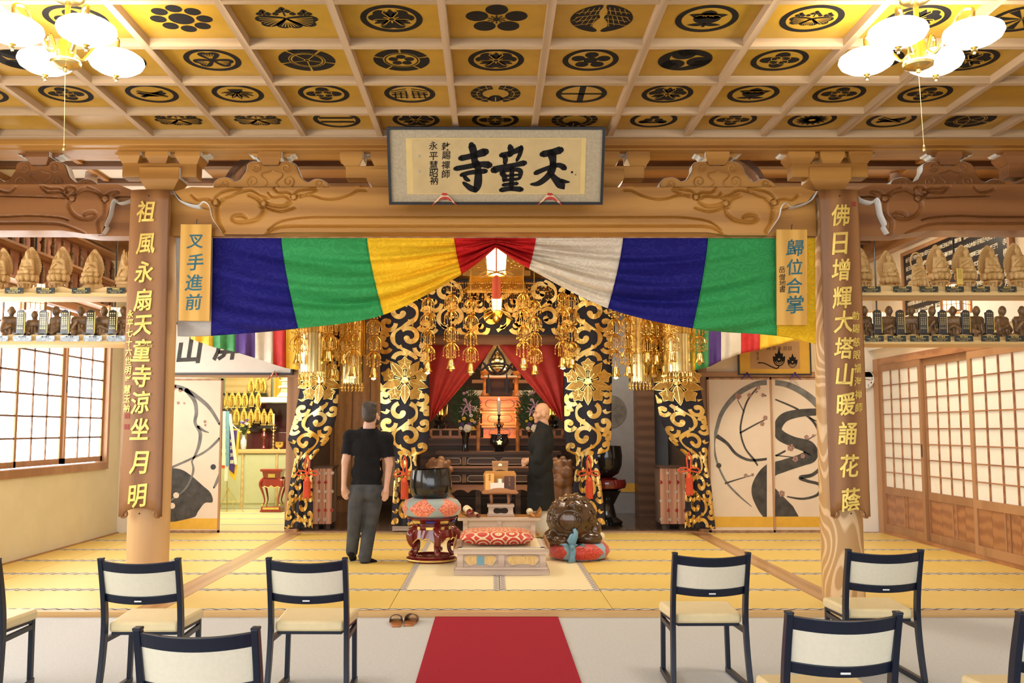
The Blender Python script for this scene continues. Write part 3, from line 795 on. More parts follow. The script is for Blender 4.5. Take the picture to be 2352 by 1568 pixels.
CRESTS = {(0, -3): 'stars9', (0, -2): 'paulownia', (0, -1): 'owood3', (0, 0): 'plum5', (0, 1): 'wings', (0, 2): 'oorange', (0, 3): 'opaulownia', (0, 5): 'owheel', (0, -5): 'owood3',
          (0, 4): 'owood3', (0, -4): 'omelon4', (1, -5): 'tomoe', (1, -4): 'tomoe', (1, -3): 'oleaf3', (1, -2): 'melon5', (1, -1): 'melon5b', (1, 0): 'owood3', (1, 1): 'ostars6', (1, 2): 'tomoe', (1, 3): 'omelon4', (1, 4): 'owood3', (1, 5): 'owood3',
          (2, -6): 'omelon4', (2, -5): 'omelon4', (2, -4): 'osorrelv', (2, -3): 'obamboo', (2, -2): 'omelon4', (2, -1): 'olattice', (2, 0): 'wreath', (2, 1): 'ocross', (2, 2): 'owood3', (2, 3): 'oorange', (2, 4): 'omelon4', (2, 5): 'omelon4',
          (3, -4): 'paulownia', (3, -3): 'paulownia', (3, -2): 'obars', (3, -1): 'owood3', (3, 0): 'omelon4', (3, 1): 'wreath', (3, 2): 'ostars3', (3, 3): 'omelon4', (3, 4): 'odaisy', (3, 5): 'osorrelv', (3, 6): 'melon5'}
_cm = {}
ROWY = [(YR[2] + YR[3]) / 2, (YR[1] + YR[2]) / 2, (YR[0] + YR[1]) / 2, (YR[0] + 8.04) / 2, (YR[3] + YR[4]) / 2, (YR[4] + YR[5]) / 2]
pm = {}
NAMES = ['小川明村会', '富三郎二家', '小林幸子会', '今野正二朗', '宮崎金村三', '石井木村', '高田大谷', '中野一平', '吉川三郎']
for r, yc in enumerate(ROWY):
    d = CP if r != 3 else .57
    if d not in pm: pm[d] = MB().box(-CP / 2 + .02, CP / 2 - .02, -d / 2 + .02, d / 2 - .02, 0, .02).mesh('ceiling_panel'); pm[d].materials.append(MATS['panel_gold'])
    for k in range(-8, 9):
        p = link_mesh('ceiling_panel', pm[d], ceil, (XC + CP * k, yc, RZ + .058))
        kd = CRESTS.get((r, k))
        if not kd: continue
        if kd not in _cm: _cm[kd] = crest(kd)
        c = link_mesh('crest', _cm[kd], p, (0, .012, 0)); c.scale = (.20, -.20 if r < 0 else .20, 1)
        if r < 2:                                          # donors' names along the near edge, reading from the far side
            nm = NAMES[(k + 3 * r) % len(NAMES)]; mb = letters([(ch, .19 - .38 * i / (len(nm) - 1), 0, .042) for i, ch in enumerate(nm)], 0, 0, 0, res=1)
            mb.v = [(x, -.262 - z, -.002) for x, y, z in mb.v]; mb.build('lettering', 'ink', p, fix=False)

# ceiling beyond the beam: boards between dark battens
zc = 4.20
for nm, x0, x1, mt in (('ceiling_aisle_left', XL, XCL, 'plaster_white'), ('ceiling_inner', XCL, XCR, 'wood_ceil'), ('ceiling_aisle_right', XCR, XR, 'wood_ceil')):  # left aisle boards coloured white for the window's reflection on them
    cc = struct(MB().box(x0, x1, 8.1, YW, zc + .03, zc + .12).build(nm, mt))
    nb = 8
    for i in range(nb):
        y = 8.75 + i * .66
        MB().box(-(x1 - x0) / 2, (x1 - x0) / 2, -.27, .27, 0, .03).build('ceiling_board', mt, cc, loc=((x0 + x1) / 2, y + .33, zc + .005))
        MB().box(-(x1 - x0) / 2, (x1 - x0) / 2, -.06, .06, -.05, .03).build('batten', 'wood_batten', cc, loc=((x0 + x1) / 2, y, zc))
    for i in range(1, 4 if nm == 'ceiling_inner' else 2):
        n = 4 if nm == 'ceiling_inner' else 2
        MB().box(-.03, .03, 8.5, YW, -.03, .03).build('batten', 'wood_beam', cc, loc=(x0 + (x1 - x0) * i / n, 0, zc))
    if 'aisle' in nm:
        xs = XL if 'left' in nm else XR - .14
        struct(MB().box(xs, xs + .14, 8.1, YW, 3.93, zc + .03).build('trim_%d' % (21 if xs < 0 else 22), 'wood_ceil'))
# ================================================================ columns, carved beams, brackets, signs
def column(x, label, m):
    t = thing('column', label, 'column', (x, YCOL, 0))
    MB().lathe([(.178, 0), (.180, .02), (.180, 3.5), (.172, 3.56)], 40).build('shaft', m, t, smooth=True)
    return t
column(XCL, 'round honey-brown wooden column behind the gold-lettered board on the left', 'wood_col')
column(XCR, 'round pale wooden column with flame grain behind the gold-lettered board on the right', 'wood_col_pale')

def groove_grid(mb, Yf, z_of_px, xl, xr, top, bot, strokes, nodes, nu, nv, depth=.026):
    # carved front: strokes are pixel polylines (points, half width), nodes raised bosses (x, y, r)
    S = []
    for pts, w in strokes:
        cp = catmull(pts, 5)
        for a, b in zip(cp[:-1], cp[1:]):
            n_ = max(1, int(math.hypot(b[0] - a[0], b[1] - a[1]) / 1.2))
            for i in range(n_): S.append((a[0] + (b[0] - a[0]) * i / n_, a[1] + (b[1] - a[1]) * i / n_, w))
    S = np.array(S); out = []
    tt = np.linspace(0, 1, nv + 1); ss = np.linspace(0, 1, nu + 1); px = np.zeros((nv + 1, nu + 1)); py = np.zeros_like(px)
    for j, t in enumerate(tt):
        for i, s in enumerate(ss):
            # rows run from top to bottom edge
            x0 = xl(t); x1 = xr(t); x = x0 + (x1 - x0) * s; px[j, i] = x; py[j, i] = top(x) + (bot(x) - top(x)) * t
    h = np.zeros_like(px)
    for j in range(nv + 1):
        d2 = ((px[j][:, None] - S[None, :, 0]) ** 2 + (py[j][:, None] - S[None, :, 1]) ** 2) / (S[None, :, 2] ** 2)
        h[j] = np.exp(-d2.min(1)) * depth
    for (cx, cy, r) in nodes:
        d = np.sqrt((px - cx) ** 2 + (py - cy) ** 2) / r
        h = np.where(d < 1.25, np.where(d < 1, -.010 * np.sqrt(np.clip(1 - d * d, 0, 1)), depth), h)
    w = nu + 1; vs = []
    for j in range(nv + 1):
        for i in range(nu + 1):
            q = P(px[j, i], py[j, i], Yf); vs.append((q.x, Yf + h[j, i], q.z))
    mb.add(vs, [(j * w + i, j * w + i + 1, (j + 1) * w + i + 1, (j + 1) * w + i) for j in range(nv) for i in range(nu)])
    # back, rim
    n0 = len(mb.v); rim = [(0, i) for i in range(w)] + [(j, nu) for j in range(1, nv + 1)] + [(nv, i) for i in range(nu - 1, -1, -1)] + [(j, 0) for j in range(nv - 1, 0, -1)]
    base = n0 - len(vs)
    bk = [(vs[j * w + i][0], Yf + .30, vs[j * w + i][2]) for j, i in rim]
    mb.v.extend(bk); m = len(rim)
    for k in range(m):
        a = base + rim[k][0] * w + rim[k][1]; b = base + rim[(k + 1) % m][0] * w + rim[(k + 1) % m][1]
        mb.f.append((a, b, n0 + (k + 1) % m, n0 + k)); mb.mi.append(0)
    mb.f.append(tuple(range(n0, n0 + m))); mb.mi.append(0)
    return mb
MIR = 2274
def mir(pts): return [(MIR - p[0],) + tuple(p[1:]) for p in pts]
def c5(pts): return [(440 + x / 4.704, 320 + y / 4.704) for x, y in pts]
def cL(pts): return [(x / 6.03, 300 + y / 6.03) for x, y in pts]
W1, W2 = 3.6, 2.2
cs = [(c5([(785, 715), (770, 790), (700, 860), (600, 885), (500, 890), (445, 860), (460, 825), (540, 815), (595, 850)]), W1),
      (c5([(760, 655), (690, 610), (620, 600)]), W1), (c5([(760, 740), (745, 690), (700, 640), (620, 605)]), W2),
      (c5([(245, 650), (290, 590), (380, 550), (545, 525)]), W2), (c5([(360, 630), (450, 600), (510, 560), (545, 528)]), W2), (c5([(0, 600), (60, 650), (160, 640), (230, 660)]), W2),
      (c5([(500, 575), (640, 548), (740, 600), (830, 630), (750, 640)]), W2), (c5([(815, 690), (900, 715), (1000, 715), (1060, 670), (1060, 630)]), W1), (c5([(820, 740), (900, 765), (980, 775), (1120, 735)]), W2),
      (c5([(890, 525), (940, 570), (1040, 570), (1085, 600)]), W2), (c5([(830, 575), (880, 620), (1000, 610), (1060, 650)]), W2), (c5([(1110, 590), (1180, 545), (1350, 535), (1290, 575), (1170, 620)]), W2),
      (c5([(1170, 600), (1300, 600), (1420, 635), (1550, 640), (1700, 600), (1800, 550), (1890, 548)]), W2), (c5([(345, 990), (290, 880), (275, 740), (310, 670), (350, 640)]), W1)]
cn = [c5([(260, 680)])[0] + (7,), c5([(782, 690)])[0] + (6.5,), c5([(1105, 620)])[0] + (6.5,)]
strokes = cs + [(mir(a), w) for a, w in cs] + [([(612, 537), (632, 524), (660, 519), (700, 518.5)] + [(x, 518.5) for x in range(760, 1560, 60)] + [(1574, 518.5), (1614, 519), (1642, 524), (1662, 537)], 2.4),
                                             ([(616, 528), (645, 508), (700, 499), (760, 498)] + [(x, 498) for x in range(820, 1500, 60)] + [(1514, 498), (1574, 499), (1629, 508), (1658, 528)], 1.6)]
nodes = cn + mir(cn)
lt, lx = [0, .28, .40, .46, .70, 1.0], [400, 420, 455, 480, 487, 512]
def top_c(x): return interp(x, [398, 440, 470, 1804, 1834, 1876], [440, 429, 430, 430, 429, 440])
def bot_c(x): return interp(x, [398, 600, 650, 1624, 1674, 1876], [537, 538, 533, 533, 540, 540])
beam = thing('rainbow_beam', 'carved honey-brown main beam under the framed calligraphy, between the two columns', 'beam', (XC, 8.4, 3.15))
mb = groove_grid(MB(), 8.22, None, lambda t: interp(t, lt, lx), lambda t: MIR - interp(t, lt, lx), top_c, bot_c, strokes, nodes, 640, 84)
mb.build('carved_beam', 'wood_beam', beam, smooth=True, off=(XC, 8.4, 3.15), fix=False)
def edge_ribbon(pts, dy=.03, w=2.4):
    m = MB(); pp = catmull(pts, 4); n = len(pp); vs = []
    for i, p in enumerate(pp):
        a = pp[max(0, i - 1)]; b = pp[min(n - 1, i + 1)]; dx, dz = b[0] - a[0], b[1] - a[1]; l = math.hypot(dx, dz) or 1
        nx, nz = dz / l, -dx / l
        taper = .35 + .65 * math.sin(pi * min(1, max(0, i / (n - 1))) ** .8)
        for s, yy in ((w * taper, 8.215), (-w * taper, 8.245)):
            q = P(p[0] + nx * s, p[1] + nz * s, 8.22); vs.append((q.x, yy - .012, q.z))
        q = P(p[0] + nx * -w * taper, p[1] + nz * -w * taper, 8.22); vs.append((q.x, 8.30, q.z)); q = P(p[0] + nx * w * taper, p[1] + nz * w * taper, 8.22); vs.append((q.x, 8.30, q.z))
    m.add(vs, [(4 * i + a, 4 * i + b, 4 * i + 4 + b, 4 * i + 4 + a) for i in range(n - 1) for a, b in ((0, 1), (1, 2), (2, 3), (3, 0))]); return m
el = [(398, 439), (410, 458), (428, 468), (455, 474), (468, 465), (480, 474), (486, 497), (494, 511), (510, 535)]
for pts in (el, mir(el)): edge_ribbon(pts).build('white_edge', 'edge_white', beam, smooth=True, off=(XC, 8.4, 3.15))
ten = MB()
for a, b in ((376, 520), (MIR - 520, MIR - 398)): ten.box(P(a, 500, 8.27).x, P(b, 500, 8.27).x, 8.29, 8.50, P(0, 541, 8.27).z, P(0, 447, 8.27).z)
ten.build('tenon', 'wood_beam', beam, off=(XC, 8.4, 3.15))

ls = [(cL([(985, 965), (950, 1010), (960, 1080), (1030, 1170), (1130, 1215), (1250, 1215), (1320, 1170), (1290, 1130), (1200, 1140), (1165, 1170)]), W1),
      (cL([(1060, 865), (1150, 815), (1260, 825), (1360, 870), (1440, 980), (1450, 1080), (1430, 1180), (1360, 1250), (1360, 1330), (1380, 1420)]), W1),
      (cL([(560, 770), (640, 845), (740, 850), (840, 850), (900, 900), (960, 950)]), W2), (cL([(600, 770), (700, 800), (800, 795), (880, 830)]), W2), (cL([(1210, 780), (1330, 830), (1440, 920)]), W2), (cL([(1480, 890), (1540, 850), (1640, 840), (1560, 900)]), W2),
      (cL([(-900, 1280), (0, 1280), (600, 1280), (850, 1300), (1050, 1370), (1180, 1430)]), 2.4), (cL([(-900, 1190), (0, 1190), (400, 1175), (800, 1200), (950, 1240)]), 1.6), (cL([(-60, 800), (0, 830), (130, 850), (220, 780)]), W2),
      (cL([(0, 905), (400, 915), (700, 925), (900, 935)]), 1.2), (cL([(910, 790), (960, 770), (1030, 790), (1040, 840), (1000, 890)]), W2)]
ln = [cL([(1000, 935)])[0] + (7,), cL([(1455, 940)])[0] + (7.5,), cL([(900, 850)])[0] + (5,)]
et = [0, .15, .25, .45, .80, 1.0]; ex = [312, 300, 262, 252, 240, 233]
eL = cL([(1870, 850), (1800, 950), (1640, 995), (1575, 945), (1535, 1010), (1510, 1150), (1450, 1290), (1465, 1335), (1410, 1425)])
def top_l(x): return interp(x, [-260, 270, 312], [423, 423, 440])
def bot_l(x): return interp(x, [-260, 140, 200, 312], [529, 529, 537, 538])
for side in (0, 1):
    b = thing('rainbow_beam', ('carved reddish-brown beam left of the left column, above the wooden buddhas', 'carved dark reddish-brown beam right of the right column, above the black name board')[side], 'beam', ((XL + XCL) / 2 if not side else (XR + XCR) / 2, 8.4, 3.15))
    f = (lambda q: q) if not side else mir
    st = [(f(a), w) for a, w in ls]; nd = f(ln)
    if not side: mb = groove_grid(MB(), 8.22, None, lambda t: -258, lambda t: interp(t, et, ex), top_l, bot_l, st, nd, 330, 80)
    else: mb = groove_grid(MB(), 8.22, None, lambda t: MIR - interp(t, et, ex), lambda t: 2560, lambda x: top_l(MIR - x), lambda x: bot_l(MIR - x), st, nd, 300, 80)
    mb.build('carved_beam', 'wood_beam_shaded', b, smooth=True, off=b.location, fix=False)
    edge_ribbon(f(eL)).build('white_edge', 'edge_white', b, smooth=True, off=b.location)
    x0, x1 = (P(225, 500, 8.27).x, XCL) if not side else (XCR, P(MIR - 225, 500, 8.27).x)
    MB().box(x0, x1, 8.29, 8.5, P(0, 541, 8.27).z, P(0, 447, 8.27).z).build('tenon', 'wood_beam_shaded', b, off=b.location)

struct(MB().box(-7.2, 7.2, 8.10, 8.56, 3.985, RZ + .02).build('trim_30', 'wood_beam', bevel=.006))
struct(MB().box(-7.2, 7.2, 8.2, 8.5, 3.975, 3.985).build('trim_31', 'wood_beam'))

# carved frog-leg struts
def spiral2(cx, cy, r, turns=1.6, a0=0, hand=1, n=26):
    return [(cx + r * (1 - .82 * i / n) * math.cos(a0 + hand * turns * 2 * pi * i / n), cy + r * (1 - .82 * i / n) * math.sin(a0 + hand * turns * 2 * pi * i / n)) for i in range(n + 1)]
KO = [(235, 515), (240, 460), (290, 420), (370, 410), (430, 430), (465, 455), (530, 430), (560, 380), (590, 330), (600, 260), (650, 235), (740, 235), (775, 275), (935, 275), (960, 240), (1030, 230), (1110, 255), (1135, 290), (1155, 340), (1180, 400), (1230, 450), (1275, 460), (1330, 430), (1400, 430), (1470, 470), (1500, 515)]
def frogleg(pc, label, m):
    t = thing('frog_leg_strut', label, 'strut', (P(pc, 430, 8.32).x, 8.36, P(pc, 430, 8.32).z), group='carved frog-leg struts on the beams')
    s = 1 / FPX * 8.36 / .995
    def k(x, y): return ((x - 868) / 4.704 * s, (515 - y) / 4.704 * s)
    sm = catmull([k(*p) for p in KO], 3)
    MB().prism(sm, -.05, .09).build('body', m, t, smooth=True, bevel=.006)
    e = MB()
    pp = [(a * 1.0, b) for a, b in sm]; vs = []
    for i, (a, b) in enumerate(pp):
        p0 = pp[max(0, i - 1)]; p1 = pp[min(len(pp) - 1, i + 1)]; dx, dz = p1[0] - p0[0], p1[1] - p0[1]; l = math.hypot(dx, dz) or 1
        vs += [(a - dz / l * .004, -.035, b + dx / l * .004), (a - dz / l * .004, .085, b + dx / l * .004)]
    e.add(vs, [(2 * i, 2 * i + 1, 2 * i + 3, 2 * i + 2) for i in range(len(pp) - 1)]); e.build('white_edge', 'edge_white', t, smooth=True, solid=.003)
    for cx, cy, r, a0, hd in ((660, 455, 72, 1.2, 1), (1050, 455, 72, pi - 1.2, -1), (695, 300, 52, 2.6, -1), (1022, 300, 52, .5, 1), (350, 480, 48, 2.8, -1), (1385, 480, 48, .3, 1)):
        pts = [k(*p) for p in spiral2(cx, cy, r, 1.5, a0, hd)]
        MB().tube([(a, -.052, b) for a, b in pts], [.009 * (1 - .5 * i / len(pts)) for i in range(len(pts))], 6).build('scroll', m, t, smooth=True)
    for sg in (-1, 1):
        pts = catmull([k(868 + sg * x, y) for x, y in ((5, 330), (40, 350), (105, 365), (112, 400), (60, 450), (52, 480), (80, 512))], 5)
        MB().tube([(a, -.052, b) for a, b in pts], .008, 6).build('scroll', m, t, smooth=True)
    return t
KR = ((624.5, 'carved frog-leg strut on the main beam, left of the framed calligraphy', 'wood_beam'), (1649.5, 'carved frog-leg strut on the main beam, right of the framed calligraphy', 'wood_beam'), (93, 'carved frog-leg strut on the left side beam', 'wood_beam_shaded'), (2181, 'carved frog-leg strut on the right side beam', 'wood_beam_shaded'))
for a in KR: frogleg(*a)

# bracket sets: bearing blocks and bracket arms with white-painted ends
def block(mb, px0, px1, py0, py1, y0=8.26, dep=.24):
    a = P(px0, py1, 8.3); b = P(px1, py0, 8.3); zm = a.z + (b.z - a.z) * .45; cx, w = (a.x + b.x) / 2, b.x - a.x
    mb.box(cx - w / 2, cx + w / 2, y0, y0 + dep, zm, b.z); mb.taper(cx, y0 + dep / 2, a.z, zm, w * .68, dep * .7, w, dep)
def bracket_set(pc, spec_, label, m):
    o = P(pc, 430, 8.4); t = thing('bracket_set', label, 'bracket', o, group='bracket sets under the ceiling beam')
    for kind, x0, x1, y0, y1 in spec_:
        if kind == 'b':
            q = MB(); block(q, pc + x0, pc + x1, y0, y1); q.build('bearing_block', m, t, off=o, bevel=.004)
            for sg, xx in ((-1, x0), (1, x1)):
                if (pc + xx - CX) * sg < 0:                # the flank turned to the hall's axis is painted white
                    a = P(pc + xx, y1, 8.3); b = P(pc + xx, y0, 8.3); zm = a.z + (b.z - a.z) * .45
                    x = b.x; q = MB(); q.box(min(x, x + sg * .004), max(x, x + sg * .004), 8.27, 8.49, zm + .004, b.z - .004); q.build('white_side', 'edge_white', t, off=o)
        elif kind == 'a':
            a = P(pc + x0, y1, 8.32); b = P(pc + x1, y0, 8.32); MB().box(a.x, b.x, 8.30, 8.46, a.z, b.z).build('bracket_arm', m, t, off=o, bevel=.006)
        else:                                              # carved cloud arm
            a = P(pc + x0, y1, 8.32); b = P(pc + x1, y0, 8.32); w = b.x - a.x; h = b.z - a.z; c = (a.x + b.x) / 2
            pr = [(-.5, 1), (.5, 1), (.5, .78), (.47, .62), (.42, .62), (.40, .45), (.37, .22), (.32, .20), (.29, .02), (.24, 0), (-.24, 0), (-.29, .02), (-.32, .20), (-.37, .22), (-.40, .45), (-.42, .62), (-.47, .62), (-.5, .78)]
            MB().prism([(c + u * w, a.z + v * h) for u, v in pr], 8.32, 8.46).build('cloud_arm', m, t, off=o, bevel=.004)
            for sg in (-1, 1):
                q = MB(); pp = [(sg * u, v) for u, v in pr[2:10]]
                vs = [];
                for u, v in pp: vs += [(c + u * w + sg * .003, 8.325, a.z + v * h - .003), (c + u * w + sg * .003, 8.455, a.z + v * h - .003)]
                q.add(vs, [(2 * i, 2 * i + 1, 2 * i + 3, 2 * i + 2) for i in range(len(pp) - 1)]); q.build('white_end', 'edge_white', t, off=o, solid=.003)
                MB().tube([(c + sg * w * .40 + .02 * math.cos(t_) * (1 - t_ / 9), 8.316, a.z + h * .78 + .02 * math.sin(t_) * (1 - t_ / 9)) for t_ in [i * .45 for i in range(18)]], .004, 5).build('scroll', m, t, off=o)
    return t
COLSET = [('c', -118, 165, 332, 362), ('b', -76, -22, 340, 375), ('b', -12, 43, 341, 376), ('b', 56, 116, 341, 377), ('a', -66, 106, 376, 408), ('b', -26, 67, 386, 436)]
bracket_set(348, COLSET, 'wooden bracket set above the left column', 'wood_beam')
bracket_set(1925, [(k, -b, -a, c, d) for k, a, b, c, d in COLSET], 'wooden bracket set above the right column', 'wood_beam')
MIDSET = [('c', -397, 397, 334, 360), ('b', -355, -302, 346, 381), ('b', -285, -232, 347, 381), ('b', -60, 60, 346, 381), ('b', 232, 285, 347, 381), ('b', 302, 355, 346, 381), ('a', -342, 342, 382, 410), ('b', -295, -200, 390, 431), ('b', 200, 295, 390, 431)]
bracket_set(1137, MIDSET, 'long wooden bracket set behind the framed calligraphy', 'wood_beam')
for pc, lb in ((624.5, 'bracket block on the strut left of the framed calligraphy'), (1649.5, 'bracket block on the strut right of the framed calligraphy'), (93, 'bracket block on the strut of the left side beam'), (2181, 'bracket block on the strut of the right side beam')):
    bracket_set(pc, [('c', -68, 68, 333, 361), ('b', -30, 24, 343, 379)], lb, 'wood_beam' if 300 < pc < 2000 else 'wood_beam_shaded')
bracket_set(2420, [(k, -b, -a, c, d) for k, a, b, c, d in COLSET], 'wooden bracket set at the right edge of the view', 'wood_beam_shaded')

# dark arched ribs of the vault seen over the beam
for sg, lb in ((-1, 'dark arched vault ribs seen above the main beam near the left column'), (1, 'dark arched vault ribs seen above the main beam near the right column')):
    c = P(1137 + sg * 530, 446, 8.78); t = thing('arched_vault', lb, 'vault', (c.x, 8.78, c.z), group='arched vaults above the main beam')
    for j, r in enumerate((.17, .24, .32, .40)):
        pts = [(-sg * 0 + sg * r * math.cos(a), .02 * j, r * math.sin(a)) for a in np.linspace(.15, pi / 2 + .4, 14)]
        q = MB()
        for a, b in zip(pts[:-1], pts[1:]): q.bar(a, b, .05, .06, (0, 1, 0))
        q.build('arched_rib', 'wood_batten' if j % 2 else 'wood_frame', t)

# framed calligraphy leaning forward over the beam
pb, ptp = P(1139, 463, 7.98), P(1139, 297, 7.74)
pl = thing('framed_calligraphy', 'black-framed calligraphy of three large brushed characters leaning over the main beam', 'calligraphy', pb)
H_ = (ptp - pb).length; ang = math.atan2(pb.y - ptp.y, ptp.z - pb.z)
MP = Matrix.Rotation(ang, 4, 'X')                          # leaning: local z up the panel
WP = (P(1378, 463, 7.98).x - P(900, 463, 7.98).x); s_ = WP / 478.
def fp(px, py): return ((px - 1139) * s_ * (1 + (463 - py) / 166 * -.0), (463 - py) / 166. * H_)
def on(mb, name, m, **k):
    mb.v = [tuple(MP @ Vector(p)) for p in mb.v]; return mb.build(name, m, pl, **k)
on(MB().box(-WP / 2, WP / 2, -.008, .02, 0, H_), 'backing', 'paper_mount')
fr = MB(); tk = .022
for b in ((-WP / 2 - tk, WP / 2 + tk, -.03, .03, -tk, 0), (-WP / 2 - tk, WP / 2 + tk, -.03, .03, H_, H_ + tk), (-WP / 2 - tk, -WP / 2, -.03, .03, 0, H_), (WP / 2, WP / 2 + tk, -.03, .03, 0, H_)): fr.box(*b)
on(fr, 'frame', 'black_frame')
x0, z0 = fp(936, 445); x1, z1 = fp(1342, 316); on(MB().box(x0, x1, -.011, -.008, z0, z1), 'paper_border', 'paper_aged_edge')
x0, z0 = fp(950, 443); x1, z1 = fp(1330, 319); on(MB().box(x0, x1, -.013, -.011, z0, z1), 'paper', 'paper_aged')
def c2p(p): return fp(776 + p[0] / 2.94, p[1] / 2.94)
BRUSH = [  # three big characters, brush strokes traced as (points, widths) in one enlarged picture of the panel
  ([(1372, 1038), (1440, 1024), (1498, 1008)], [44, 44, 52]), ([(1436, 1030), (1446, 1080), (1444, 1130)], [66, 46, 42]),
  ([(1330, 1165), (1400, 1135), (1480, 1110), (1525, 1130)], [34, 30, 32, 44]), ([(1450, 1100), (1440, 1150), (1400, 1200), (1350, 1235), (1300, 1240)], [44, 46, 40, 34, 14]), ([(1420, 1150), (1460, 1200), (1500, 1240), (1520, 1265)], [30, 44, 62, 30]), ([(1500, 1215), (1530, 1222), (1560, 1225)], [30, 24, 10]),
  ([(1160, 985), (1168, 1020), (1155, 1045)], [40, 42, 36]), ([(1100, 1045), (1160, 1030), (1235, 1000)], [36, 32, 42]), ([(1235, 990), (1225, 1040), (1205, 1080)], [34, 28, 22]), ([(1125, 1050), (1130, 1075), (1125, 1100)], [34, 34, 26]),
  ([(1050, 1145), (1110, 1125), (1190, 1110), (1260, 1095)], [52, 36, 32, 40]), ([(1105, 1160), (1125, 1190), (1120, 1215)], [40, 36, 30]), ([(1115, 1150), (1180, 1140), (1230, 1150), (1225, 1200)], [26, 26, 34, 24]), ([(1120, 1185), (1220, 1175)], [16, 18]), ([(1125, 1213), (1220, 1203)], [20, 22]),
  ([(1175, 1120), (1172, 1200), (1170, 1270)], [34, 32, 34]), ([(1115, 1245), (1180, 1237), (1210, 1235)], [26, 24, 26]), ([(1100, 1280), (1165, 1270), (1240, 1275)], [34, 32, 38]),
  ([(905, 975), (918, 1020), (925, 1080), (930, 1120)], [50, 50, 44, 40]), ([(830, 1065), (900, 1050), (1000, 1020)], [40, 38, 56]), ([(795, 1135), (880, 1120), (960, 1105), (1025, 1110)], [34, 34, 38, 52]),
  ([(835, 1178), (900, 1160), (1000, 1150)], [30, 30, 36]), ([(945, 1090), (950, 1170), (945, 1240), (930, 1285)], [34, 50, 54, 34]), ([(935, 1280), (895, 1265), (850, 1230)], [36, 40, 24]), ([(855, 1185), (870, 1205), (890, 1215)], [26, 30, 18])]
bm_ = MB()
for pts, ws in BRUSH:
    pp = catmull([(a, b, w) for (a, b), w in zip(pts, ws)], 6)
    xy = [c2p(p) for p in pp]; wd = [p[2] / 2.94 * s_ * (1 if 0 < i < len(pp) - 1 else .75) for i, p in enumerate(pp)]
    bm_.strip(xy, wd, lambda a, b: (a, -.0145, b))
    for i in (0, -1): bm_.poly(circ(xy[i][0], xy[i][1], wd[i] / 2, 12), lambda a, b: (a, -.0145, b))
for cx_, cy_, r_ in ((1575, 1158, 8), (1600, 1175, 4)): a, b = c2p((cx_, cy_)); bm_.poly(circ(a, b, r_ / 2.94 * s_, 10), lambda a, b: (a, -.0145, b))
on(bm_, 'lettering', 'ink', fix=False)
sm = [('敕', 735, 985), ('賜', 737, 1045), ('禪', 733, 1110), ('師', 733, 1170), ('永', 652, 980), ('平', 652, 1050), ('慧', 652, 1110), ('昭', 652, 1165), ('衲', 652, 1215)]
on(letters([(c,) + c2p((x, y)) + (56 / 2.94 * s_,) for c, x, y in sm], .012, .08, -.0145), 'lettering', 'ink', fix=False)
for x, y in ((560, 1050), (560, 1152)): a, b = c2p((x, y)); on(MB().box(a - .012, a + .012, -.0142, -.013, b - .012, b + .012), 'seal', 'paper_mount')
# little triangular cloth pads under the frame
for px, m, lb in ((1022, 'cloth_red', 'red and white cloth wedge under the left end of the framed calligraphy'), (1261, 'cloth_red', 'red and white cloth wedge under the right end of the framed calligraphy')):
    o = P(px, 478, 8.05); t = thing('cloth_wedge', lb, 'wedge', o, group='cloth wedges under the framed calligraphy')
    k = 8.05 / FPX
    for sg in (-1, 1):
        MB().prism([(0, 33 * k), (sg * 29 * k, 1 * k), (sg * 6 * k, 15 * k), (0, 14 * k)], -.115, -.075).build('fold', 'cushion_print' if sg < 0 or px > 1200 else 'cushion_print', t, bevel=.003)

